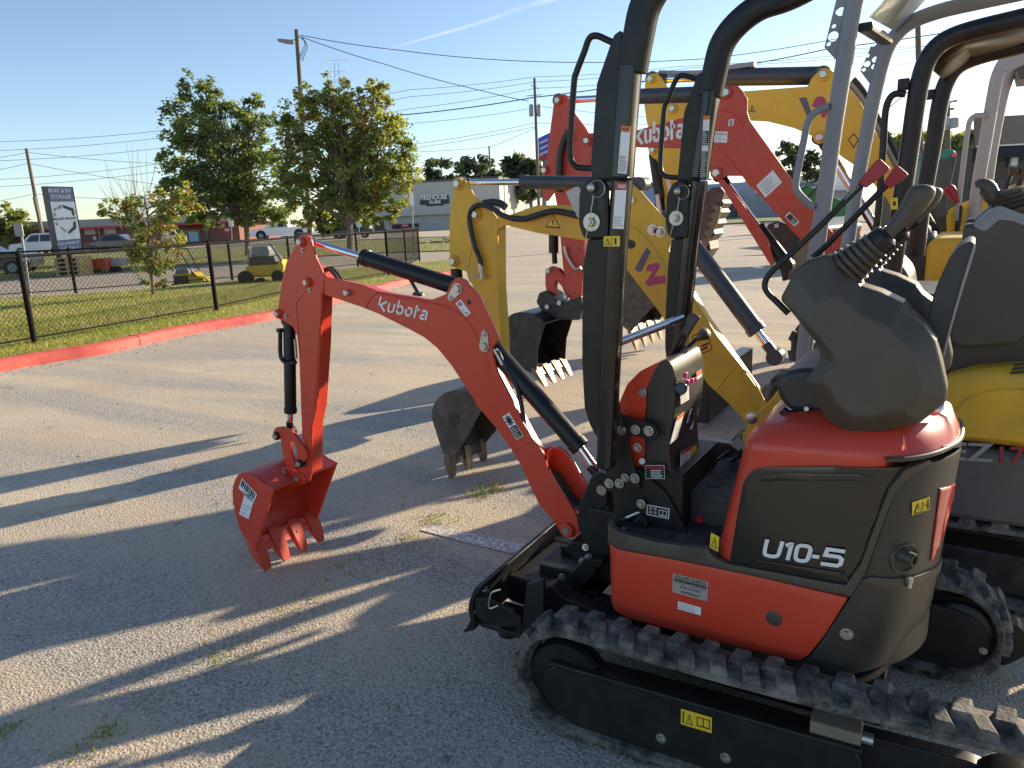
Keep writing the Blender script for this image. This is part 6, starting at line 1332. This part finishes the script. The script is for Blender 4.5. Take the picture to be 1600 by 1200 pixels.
# ================================================================ poles and wires
WOOD=pbr('weathered_pole_wood',(.14,.115,.09),.9,var=.25,vscale=8,bump=.4); WIRE=pbr('wire_black',(.05,.05,.055),.6)
def pole(label,base,top,r,z=0.0,name='utility_pole'):
    g=G(*base); t=AT(*top,g); th=thing(name,label,'pole',g); m=MB(WOOD); m.lathe(g,t,[(0,r),(1,r*.72)],12); m.build('pole_shaft',th); return th,g,t
p1,g1,t1=pole('tall wooden pole with a street lamp arm between the two broad trees',(486,389),(463,46),.17)
m=MB(GREYP); A=AT(463,62,g1); B=AT(452,63,g1); m.tube([A,B],.03,8); m.build('lamp_arm',p1)
m=MB(GREYP); P=[AT(x,y,g1) for x,y in ((432,62),(436,60),(455,62),(459,65),(456,68),(445,67),(434,64))]; m.prism(P,V((FW.x,FW.y,0))*.35); l=m.build('lamp_head',p1,bevel=.02)
m=MB(HOSE)
for k in range(3): m.tube(catmull([AT(x+2*k,y+3*k,g1) for x,y in ((466,55),(474,60),(476,70),(471,82),(469,90))],4),.02,6)
m.build('service_cable',p1)
p2,g2_,t2=pole('leaning wooden pole behind the tall storage sign at the left',(72,398),(41,232),.16); pole('short wooden pole beside the leaning pole at the left',(74,399),(53,308),.14)
p3,g3_,t3=pole('wooden pole carrying two grey transformers above the orange dipper',(843,352),(835,122),.26)
CAN=pbr('transformer_grey',(.34,.35,.36),.5)
for x in (830,842.5):
    m=MB(CAN); c=AT(x,163,g3_); e=AT(x,182,g3_); m.lathe(e,c,[(0,.2),(.05,.33),(.9,.33),(1,.22)],16); m.build('transformer',p3)
m=MB(WOOD); m.tube([AT(823,150,g3_),AT(846,148,g3_)],.06,6); m.tube([AT(829,133,g3_),AT(842,139,g3_)],.05,6); m.build('cross_arm',p3)
pole('thin wooden pole above the pines behind the sandwich shop',(771,352),(764,228),.2)
p5,g5,t5=pole('thick wooden pole seen behind the black roll bar posts at the right',(1440,352),(1434,28),.19)
p6,g6,t6=pole('distant pole with several transformers right of the thick pole',(1481,345),(1480,147),.22)
for x,y in ((1474,190),(1488,192),(1470,196)):
    m=MB(CAN); c=AT(x,y-8,g6); e=AT(x,y+9,g6); m.lathe(e,c,[(0,.25),(.05,.4),(.9,.4),(1,.25)],12); m.build('transformer',p6)
m=MB(WOOD); m.tube([AT(1470,172,g6),AT(1490,170,g6)],.08,6); m.tube([AT(1473,152,g6),AT(1482,150,g6)],.06,6); m.build('cross_arm',p6)
m=MB(GREYP); m.tube([AT(1482,160,g6),AT(1495,157,g6)],.07,6); m.build('lamp_arm',p6)
# cell tower
g=G(528,352.5); ct=thing('cell_tower','lattice mobile phone mast with clustered antennas above the right broad tree','mast',g); m=MB(GREYP)
for s in (-1,1): m.tube([AT(530+s*8,300,g),AT(526+s*3,98,g)],.22,5)
zz=[(300-10*i) for i in range(20)]
for i in range(19):
    t0=(300-zz[i])/202; t1=(300-zz[i+1])/202; a=AT(530-4*t0-(8-5*t0),zz[i],g); b=AT(530-4*t1+(8-5*t1),zz[i+1],g); m.tube([a,b],.13,4)
m.tube([AT(526,98,g),AT(525,80,g)],.05,5); m.build('lattice',ct)
m=MB(GREYL); rgt=random.Random(2)
for x in (507,510,513,517,521,525,530,534,538,541,544): m.box(AT(x,92+rgt.uniform(-4,4),g),(.35,.35,1.9 if x not in (525,530) else 1.2))
m.tube([AT(506,95,g),AT(545,93,g)],.1,5); m.build('antenna_array',ct); m=MB(GREYL)
for x in (515,519,536,540): m.box(AT(x,112+rgt.uniform(-3,3),g),(.4,.4,1.3))
m.tube([AT(514,112,g),AT(541,111,g)],.1,5); m.build('antenna_array',ct)
# blue roadside sign far behind
g=G(850,351); sg=thing('billboard','blue and red billboard partly hidden by the orange dipper','sign',g); m=MB(pbr('billboard_blue',(.03,.09,.5),.5)); P=[AT(x,y,g) for x,y in ((841,216),(866,204),(866,242),(842,242))]; m.prism(P,V((FW.x,FW.y,0))*.6); b=m.build('blue_panel',sg)
m=MB(pbr('billboard_red',(.5,.04,.05),.5)); P=[AT(x,y,g) for x,y in ((842,242.5),(868,242),(868,253),(843,252))]; m.prism(P,V((FW.x,FW.y,0))*.6); m.build('red_panel',sg)
m=MB(pbr('pale_pink_ink',(.6,.45,.6),.5))
for k in range(3): P=[AT(x,y+9*k,g) for x,y in ((843,222),(856,216),(856,220),(843,226))]; m.prism(P,V((FW.x,FW.y,0))*-.15)
m.build('sign_stripes',b); m=MB(GREYP); m.tube([g,AT(852,250,g)],.4,10); m.build('sign_post',sg)
def wire(pts,r,label='thin overhead power line crossing the sky between poles',g=None,grp='overhead power lines',cat='power line'):
    gg=g or G(500,368); P=[AT(x,y,gg) for x,y in pts]; Q=[]
    for i in range(len(P)-1):
        a,b=P[i],P[i+1]
        for k in range(10):
            t=k/10; Q.append(a.lerp(b,t)-V((0,0,(b-a).length*.012*4*t*(1-t))))
    Q.append(P[-1]); m=MB(WIRE); m.tube(Q,r,5); o=m.build('power_line'); tag(o,label,cat,grp)
for pts in ([(-30,222),(262,203),(640,140),(836,120),(1060,104),(1600,52)],[(-30,236),(262,214),(640,151),(836,128),(1080,106),(1600,58)],[(-30,252),(262,230),(640,170),(836,138),(1060,120),(1600,80)],
            [(640,193),(826,170)],[(640,226),(836,192),(1120,190)],[(-30,293),(262,266)],[(-30,282),(262,254),(640,232),(836,198)],[(-30,250),(44,238),(262,256)],[(-30,318),(55,303),(200,311),(262,316)],[(600,238),(765,230),(836,200)],
            [(836,165),(1060,185),(1440,180),(1600,170)],[(1440,130),(1600,118)],[(1380,172),(1480,160),(1600,148)],[(1380,180),(1480,170),(1600,160)],[(1300,75),(1440,72),(1600,62)],[(980,282),(1100,275)],[(-30,270),(44,255),(262,290)]):
    wire(pts,.028)
wire([(600,182),(835,152),(1060,117),(1300,75),(1600,28)],.07,'thick black overhead cable rising from the trees to the upper right',None,None)
wire([(470,55),(620,78),(830,96),(1100,92),(1330,56)],.022,'upper sagging cable leaving the lamp pole to the right',g1,None); wire([(472,58),(600,100),(750,141),(826,158)],.022,'lower cable sloping down from the lamp pole to the transformer pole',g1,None)
wire([(1380,175),(1434,130)],.03,'guy wire slanting up to the thick wooden pole at the right',g5,None,'guy wire')
# contrail
CT,N,L,b=nodes('contrail_vapour'); N.remove(b); tb=N.new('ShaderNodeBsdfTransparent'); df=N.new('ShaderNodeBsdfTranslucent'); df.inputs['Color'].default_value=(.9,.9,.92,1); ms=N.new('ShaderNodeMixShader'); tc=N.new('ShaderNodeTexCoord').outputs['Object']
f=noise(N,L,tc,.004,5,.6); L.new(mrange(N,L,f,.35,.7,.0,.10),ms.inputs[0]); L.new(tb.outputs[0],ms.inputs[1]); L.new(df.outputs[0],ms.inputs[2]); L.new(ms.outputs[0],N['Material Output'].inputs['Surface'])
m=MB(CT); P=[V((0,0,CZ))+ray(x,y)*2600 for x,y in ((600,78),(650,64),(700,50),(760,32),(810,14),(870,-4))]; P=catmull(P,4); m.tube(P,[2+9*i/len(P) for i in range(len(P))],12); tag(m.build('contrail'),kind='structure')
# ================================================================ tall storage sign
g=G(100,430); sn=thing('pylon_sign','tall tilted storage sign with grey and white panels in a dark frame','sign',g)
FR=pbr('dark_sign_frame',(.06,.05,.045),.6); BG_=pbr('slate_panel',(.22,.22,.32),.5); WG=pbr('sign_white',(.95,.93,.88),.5)
bl,br,tl=AT(92,397,g),AT(131,392,g),AT(73,291,g); tr_=AT(114,292,g); hd_=V((FW.x,FW.y,0)).normalized()
m=MB(FR); e=AT(64,291,g+hd_*.35); m.prism([bl,br,tr_,tl],e-tl); m.build('cabinet',sn,fix=True)
def sp(u,v): return (bl*(1-u)+br*u)*(1-v)+(tl*(1-u)+tr_*u)*v-hd_*.02
def spanel(u0,v0,u1,v1,mat,off=0.0):
    m.prism([sp(u0,v0)-hd_*off,sp(u1,v0)-hd_*off,sp(u1,v1)-hd_*off,sp(u0,v1)-hd_*off],-hd_*.02,mat)
m=MB(BG_); spanel(.05,.78,.97,.99,BG_); top=m.build('top_panel',sn); m=MB(WG); spanel(.05,.20,.97,.775,WG); mid=m.build('middle_panel',sn); m=MB(BG_); spanel(.05,.01,.97,.195,BG_); bot=m.build('bottom_panel',sn)
def st(mb,s,u0,v0,u1,v1,mat): A=(sp(u0,v0)-hd_*.03,sp(u1,v0)-sp(u0,v0),sp(u0,v1)-sp(u0,v0),-hd_); mb.text(A,s,0,0,1,1,.02,mat,.02)
m=MB(WHITE); st(m,'BOAT & RV',.08,.91,.93,.965,WHITE); st(m,'STORAGE',.14,.82,.9,.875,WHITE); m.build('lettering',top)
m=MB(WHITE); st(m,'EQUIPMENT',.07,.115,.95,.165,WHITE); st(m,'RENTALS',.17,.035,.87,.09,WHITE); m.build('lettering',bot)
m=MB(DBLK); st(m,'BULLET PROOF',.08,.5,.94,.535,DBLK)
GD=pbr('dark_logo_ink',(.06,.06,.06),.5); GS=pbr('silver_logo_ink',(.35,.35,.36),.5)
def seg(pts,mat): m.prism([sp(u,v)-hd_*.03 for u,v in pts],-hd_*.01,mat)
seg([(.5,.73),(.52,.68),(.82,.63),(.82,.56),(.9,.56),(.9,.665)],GD); seg([(.46,.73),(.46,.68),(.28,.66),(.28,.69)],GS); seg([(.12,.64),(.2,.64),(.25,.68),(.18,.69)],GS); seg([(.1,.56),(.17,.56),(.17,.61),(.1,.61)],GS)
seg([(.82,.47),(.9,.47),(.88,.36),(.55,.28),(.55,.32),(.78,.39)],GD); seg([(.1,.47),(.17,.47),(.2,.43),(.12,.42)],GS); seg([(.25,.39),(.3,.4),(.48,.34),(.44,.31)],GS); m.build('shield_emblem',mid)
m=MB(FR); m.tube([G(92,430),AT(92,397,g)],.09,8); m.tube([G(106,430),AT(108,397,g)],.09,8); m.build('sign_legs',sn)
# stacked pallets by the sign
g=G(118,431); m=MB(pbr('pale_timber',(.5,.36,.17),.85,var=.25,vscale=6)); a=AT(98,426,g); b=AT(137,424,g); u=(b-a).normalized(); M=Matrix((u,V((-u.y,u.x,0)),V((0,0,1)))).transposed()
for k in range(5): m.box((a+b)/2+V((0,0,-.45+.16*k+.35)),((b-a).length,.9,.05),M)
for k in range(4):
    for s in (-.42,0,.42): m.box((a+b)/2+u*s*(b-a).length+V((0,0,-.37+.16*k+.35)),(.1,.9,.11),M)
tag(m.build('pallet_stack'),'pile of pale timber pallets under the tall storage sign','pallets')
# cement mixer on a trailer
g=G(165,427); mx=thing('towed_mixer','orange and white towed mixer with small wheels behind the fence','mixer',g)
WT=pbr('tyre_rubber',(.02,.02,.02),.8)
m=MB(pbr('orange_red_machine',(.62,.08,.03),.5)); c=AT(161,412,g); m.box(c,(.6,.7,.42),M,taper=.9); m.build('drum_hopper',mx,bevel=.03)
m=MB(WHITE); P=[AT(x,y,g) for x,y in ((170,404),(193,404),(188,416),(173,417))]; m.prism(P,hd_*.5,CREAM); m.build('white_bucket',mx,bevel=.02)
m=MB(BLACKP); m.tube([AT(135,420,g),AT(190,419,g)],.04,6); m.tube([AT(150,412,g),AT(142,425,g)],.03,6); m.build('chassis',mx)
for x in (152,178,184):
    m=MB(WT); c=AT(x,422,g); m.cyl(c-hd_*.08,c+hd_*.08,.14,n=16); m.build('wheel',mx)
# ================================================================ vehicles
def wheel(root,c,ax,r,w=.2):
    m=MB(WT); m.lathe(c-ax*w/2,c+ax*w/2,[(0,r*.8),(.12,r),(.88,r),(1,r*.8)],20); wl=m.build('wheel',root); m=MB(GREYL); m.lathe(c-ax*w*.52,c-ax*w*.4,[(0,r*.35),(.2,r*.58),(1,r*.62)],16); m.build('rim',wl)
def vehicle(name,label,cat,base,ax_deg,prof,cab,glass,W,mat,wheels,wr,bed=None,zoff=0.0,group=None):
    """prof: side outline (x along the car, z); glass: list of side-window outlines"""
    g=G(*base); r=thing(name,label,cat,g,group); a=R(ax_deg); u=V((cos(a),sin(a),0)); w=V((-sin(a),cos(a),0))
    if w.dot(V((FW.x,FW.y,0)))<0: w=-w
    o=g+V((0,0,zoff))
    def Pt(x,y,z): return o+u*x+w*y+V((0,0,z))
    m=MB(mat); m.prism(rnd([Pt(x,0,z) for x,z in prof],.06),w*W); b=m.build('body',r,bevel=.06,segs=3)
    m=MB(mat); lo=[(x,z) for x,z in cab]; zl=min(z for x,z in cab); cx=sum(x for x,z in cab)/len(cab)
    s0=[Pt(x,.0+.16*(z>zl+.15),z) for x,z in cab]; s1=[Pt(x,W-.16*(z>zl+.15),z) for x,z in cab]; m.loft([s0,s1]); cbn=m.build('cab',r,bevel=.04,fix=True)
    for gl in glass:
        m=MB(GLASS); zm=max(z for x,z in cab)
        m.loft([[Pt(x,.02+.16*(z-zl)/(zm-zl)*1.0-.03,z) for x,z in gl],[Pt(x,.02+.16*(z-zl)/(zm-zl)+.03,z) for x,z in gl]]); m.build('side_window',cbn,fix=True)
    for x in wheels:
        for y in (.1,W-.1): wheel(r,Pt(x,y,wr),w,wr,.22)
    return r,Pt,b
WP=pbr('white_car_paint',(.72,.73,.74),.3,var=.03,coat=.5); SP=pbr('silver_car_paint',(.55,.57,.58),.3,var=.03,coat=.5); DK=pbr('dark_car_paint',(.02,.03,.035),.25,var=.05,coat=.6); TP=pbr('tan_car_paint',(.5,.42,.3),.4,var=.05)
az0=32+0.0   # image-parallel heading
az0=math.degrees(atan2(R0.y,R0.x))
r,Pt,b=vehicle('pickup_truck','white extended cab pickup truck passing behind the fence','pickup truck',(393,381),az0+6,[(0,.35),(-.02,.75),(.1,.95),(1.3,1.05),(5.55,1.08),(5.6,.55),(5.5,.4)],[(1.25,1.02),(1.85,1.72),(2.1,1.78),(3.4,1.76),(3.55,1.05)],[[(1.75,1.12),(2.05,1.62),(2.45,1.64),(2.45,1.12)],[(2.55,1.12),(2.55,1.64),(3.3,1.64),(3.38,1.12)]],1.85,WP,(.95,4.45),.38,zoff=.32)
m=MB(DRED); m.bx(0,0,0,0,0,0); m=MB(REFL); m.prism([Pt(5.56,-.01,.85),Pt(5.61,-.01,.85),Pt(5.61,-.01,1.05),Pt(5.56,-.01,1.05)],Pt(0,.1,0)-Pt(0,0,0)); m.build('tail_light',b); m=MB(WHITE); m.prism([Pt(.0,-.01,.7),Pt(.2,-.01,.72),Pt(.2,-.01,.9),Pt(.05,-.01,.88)],Pt(0,.1,0)-Pt(0,0,0)); m.build('headlight',b)
m=MB(BLACKM); m.prism([Pt(2.0,-.14,1.08),Pt(2.12,-.14,1.08),Pt(2.12,-.14,1.24),Pt(2.0,-.14,1.24)],Pt(0,.12,0)-Pt(0,0,0)); m.build('mirror',b)
for x in (.95,4.45): m=MB(WT); m.cyl(Pt(x,-.006,.42),Pt(x,.05,.42),.47,n=20); m.build('wheel_arch',b)
r,Pt,b=vehicle('estate_car','white sport utility car parked left of the storage sign','suv',(16,402),az0-4,[(0,.4),(0,.85),(.2,.98),(1.2,1.05),(4.6,1.1),(4.7,.6),(4.6,.4)],[(1.0,1.02),(1.75,1.68),(2.1,1.76),(4.25,1.74),(4.6,1.1)],[[(1.5,1.12),(1.9,1.6),(2.55,1.62),(2.55,1.12)],[(2.65,1.12),(2.65,1.62),(3.45,1.62),(3.5,1.12)],[(3.6,1.12),(3.58,1.6),(4.1,1.58),(4.35,1.15)]],1.85,SP,(.9,3.75),.38)
m=MB(REFL); m.prism([Pt(4.5,-.01,.95),Pt(4.69,-.01,.95),Pt(4.66,-.01,1.2),Pt(4.55,-.01,1.2)],Pt(0,.1,0)-Pt(0,0,0)); m.build('tail_light',b)
r,Pt,b=vehicle('estate_car','dark car cut by the left edge of the picture, facing the sign','car',(-80,437),az0+14,[(0,.3),(0,.8),(.5,.95),(2.4,.92),(2.85,.8),(2.9,.45),(2.8,.3)],[(-.6,.9),(-.3,1.5),(.9,1.48),(1.75,.93)],[[(.2,.98),(.2,1.42),(.85,1.42),(1.5,.98)]],1.8,DK,(.3,2.25),.33)
m=MB(WHITE); m.prism([Pt(2.5,-.01,.6),Pt(2.86,-.01,.6),Pt(2.83,-.01,.76),Pt(2.6,-.01,.76)],Pt(0,.1,0)-Pt(0,0,0)); m.build('headlight',b)
r,Pt,b=vehicle('parked_car','dark grey car parked by the store door right of the sign','car',(134,396),az0,[(0,.3),(0,.75),(1.0,.9),(3.6,.92),(4.2,.85),(4.25,.4)],[(.9,.88),(1.5,1.38),(2.8,1.4),(3.6,.9)],[[(1.35,.95),(1.65,1.3),(2.7,1.32),(3.2,.95)]],1.75,pbr('grey_car_paint',(.08,.08,.085),.3,coat=.5),(.8,3.3),.32)
r,Pt,b=vehicle('pickup_truck','tan pickup truck seen from behind in front of the red awnings','pickup truck',(262,387),az0+40,[(0,.4),(0,1.0),(1.8,1.02),(1.85,.45)],[(.1,1.0),(.3,1.65),(.9,1.65),(1.1,1.0)],[[(.3,1.1),(.4,1.55),(.8,1.55),(.9,1.1)]],1.8,TP,(.3,1.5),.36)
r,Pt,b=vehicle('parked_car','dark car glimpsed behind the fence right of the white pickup','car',(518,374),az0+4,[(0,.3),(0,.75),(1.0,.9),(3.6,.92),(4.2,.85),(4.25,.4)],[(.9,.88),(1.5,1.38),(2.8,1.4),(3.6,.9)],[[(1.35,.95),(1.65,1.3),(2.7,1.32),(3.2,.95)]],1.75,DK,(.8,3.3),.32)
# ================================================================ yellow turf machines on the driveway edge
YB=pbr('bright_yellow_plastic',(.75,.52,.03),.4,var=.05)
g=G(296,449); y1_=thing('turf_machine','small yellow walk behind turf machine with a tall handle on the grass edge','turf machine',g)
def Qp(g,pts): return [AT(x,y,g) for x,y in pts]
m=MB(YB); m.prism(Qp(g,((293,428),(302,425),(308,432),(318,434),(321,440),(314,446),(300,447),(294,440))),hd_*.5); bd=m.build('body',y1_,bevel=.03)
m=MB(BLACKM); m.prism(Qp(g,((270,430),(294,428),(294,449),(271,449))),hd_*.6); m.build('collector_box',y1_,bevel=.03); m=MB(YB); m.prism(Qp(g,((269,429),(295,426),(295,431),(269,433))),hd_*.62); m.build('box_lid',y1_,bevel=.02)
m=MB(GREYP); m.prism(Qp(g,((274,422),(292,419),(296,427),(273,430))),hd_*.4); m.build('engine',y1_,bevel=.03)
m=MB(BLACKP); 
for k in (0,.5): m.tube([p+hd_*k for p in Qp(g,((304,432),(294,415),(280,390),(272,389)))],.018,6)
m.tube(Qp(g,((270,425),(268,412),(276,410))),.015,6); m.build('handle',y1_)
for x,y,rr in ((272,449,.1),(322,444,.09),(306,447,.09)):
    m=MB(WT); c=AT(x,y,g); m.cyl(c,c+hd_*.12,rr,n=16); m.build('wheel',y1_)
g=G(410,447); y2_=thing('turf_machine','larger yellow turf machine with a grey engine cover on the grass edge','turf machine',g)
m=MB(YELLOWD); m.prism(Qp(g,((385,415),(430,412),(437,420),(434,432),(383,434),(380,424))),hd_*.8); m.build('hopper',y2_,bevel=.05,segs=3)
m=MB(YB); m.prism(Qp(g,((430,416),(438,405),(443,413),(442,428),(432,424))),hd_*.5); m.build('chain_cover',y2_,bevel=.03)
m=MB(GREYP); m.prism(Qp(g,((392,386),(418,384),(421,392),(420,402),(391,402))),hd_*.6); m.build('engine_cover',y2_,bevel=.06,segs=3); m=MB(BLACKM); m.prism(Qp(g,((389,402),(428,400),(432,412),(388,415))),hd_*.7); m.build('engine',y2_,bevel=.02)
m=MB(GREYL); m.tube(Qp(g,((422,380),(432,395),(440,408))),.035,6); m.build('chute',y2_); m=MB(GREYL); m.tube(Qp(g,((388,384),(388,410))),.03,6); m.build('handle',y2_)
for x,y,rr in ((384,434,.18),(436,432,.17),(406,440,.1)):
    m=MB(WT); c=AT(x,y,g); m.cyl(c-hd_*.1,c+hd_*.15,rr,n=18); m.build('wheel',y2_)
# ================================================================ road signs
def roadsign(label,base,top,shape,w,h,mat,r=.03):
    g=G(*base); s=thing('road_sign',label,'road sign',g); m=MB(GREYL); m.tube([g,AT(*top,g)],r,8); m.build('sign_post',s); c=AT(top[0],top[1]+h/2,g)-hd_*.06; m=MB(mat); k=(AT(top[0]+1,top[1],g)-AT(*top,g)).length
    if shape=='round': m.cyl(c,c+hd_*.03,w*k/2,n=20)
    else: P=[c+R0*(a*w*k/2)+V((0,0,b*h*k/2)) for a,b in ((-1,-1),(1,-1),(1,1),(-1,1))]; m.prism(P,hd_*.03)
    m.build('sign_plate',s); return s
roadsign('back of a grey road sign in front of the white suv at the left',(48,466),(31,349),'rect',13,20,GREYL)
roadsign('small white road sign beside the left broad tree trunk',(363,392),(361,340),'rect',7,14,WHITE); roadsign('tall narrow white sign on a thin post before the tan shop',(647,400),(643,302),'rect',5,19,WHITE,.035); roadsign('round white road sign right of the right broad tree trunk',(561,385),(561,348),'round',8,8,WHITE)
# leaf pile at verge end
m=MB(pbr('dead_branch',(.2,.15,.1),.9)); rgt=random.Random(9); c=G(690,381)
for k in range(22): p=c+R0*rgt.uniform(-1.6,1.4)+V((0,rgt.uniform(-.6,.6),.12)); d=V((rgt.gauss(0,1),rgt.gauss(0,1),rgt.uniform(0,.3))).normalized()*rgt.uniform(.3,.9); m.tube([p,p+d],.035,5)
tag(m.build('brush_pile',smooth=0),'low heap of cut branches on the verge right of the fence end','brush pile')
# ================================================================ green tractor and machines behind the row
TG=pbr('tractor_green',(.03,.16,.03),.4,var=.08); TEAL=pbr('teal_canopy',(.03,.2,.15),.5,var=.05)
g=G(1278,420); tt=thing('tractor','green tractor half hidden between the grey canopy posts','tractor',g)
m=MB(TG); m.prism(rnd(Qp(g,((1248,300),(1262,288),(1285,300),(1300,306),(1330,318),(1330,350),(1285,346),(1262,330))),.08),hd_*1.0); m.build('hood',tt,bevel=.06)
m=MB(BLACKM); m.prism(Qp(g,((1262,346),(1340,346),(1350,400),(1262,400))),hd_*1.0); m.tube(Qp(g,((1262,310),(1280,290),(1296,283))),.04,8); m.build('chassis',tt)
m=MB(WT); c=AT(1290,385,g); m.cyl(c-hd_*.2,c+hd_*.2,.4,n=24); w_=m.build('wheel',tt); m=MB(TG); m.cyl(c-hd_*.22,c-hd_*.18,.2,n=18); m.build('rim',w_)
g=G(1470,392); t2_=thing('tractor','teal roofed cab tractor behind the black roll bar at the right','tractor',g)
m=MB(TEAL); m.prism(Qp(g,((1412,245),(1488,233),(1494,236),(1494,247),(1412,254))),hd_*1.6); m.build('canopy_roof',t2_,bevel=.05)
m=MB(pbr('green_tinted_glass',(.12,.22,.2),.15)); m.prism(Qp(g,((1414,254),(1440,251),(1442,300),(1414,302))),hd_*.08); m.build('cab_window',t2_)
m=MB(BLACKM); m.tube(Qp(g,((1492,247),(1480,300),(1470,345))),.05,8); m.tube(Qp(g,((1444,250),(1440,345))),.05,8); m.prism(Qp(g,((1440,272),(1478,268),(1472,330),(1440,335))),hd_*.9); m.prism(Qp(g,((1405,302),(1490,300),(1490,392),(1405,392))),hd_*1.4); m.build('cab_frame',t2_)
m=MB(REFL); m.prism(Qp(g,((1485,241),(1494,239),(1494,245),(1485,246))),-hd_*.05); m.build('marker_light',t2_)
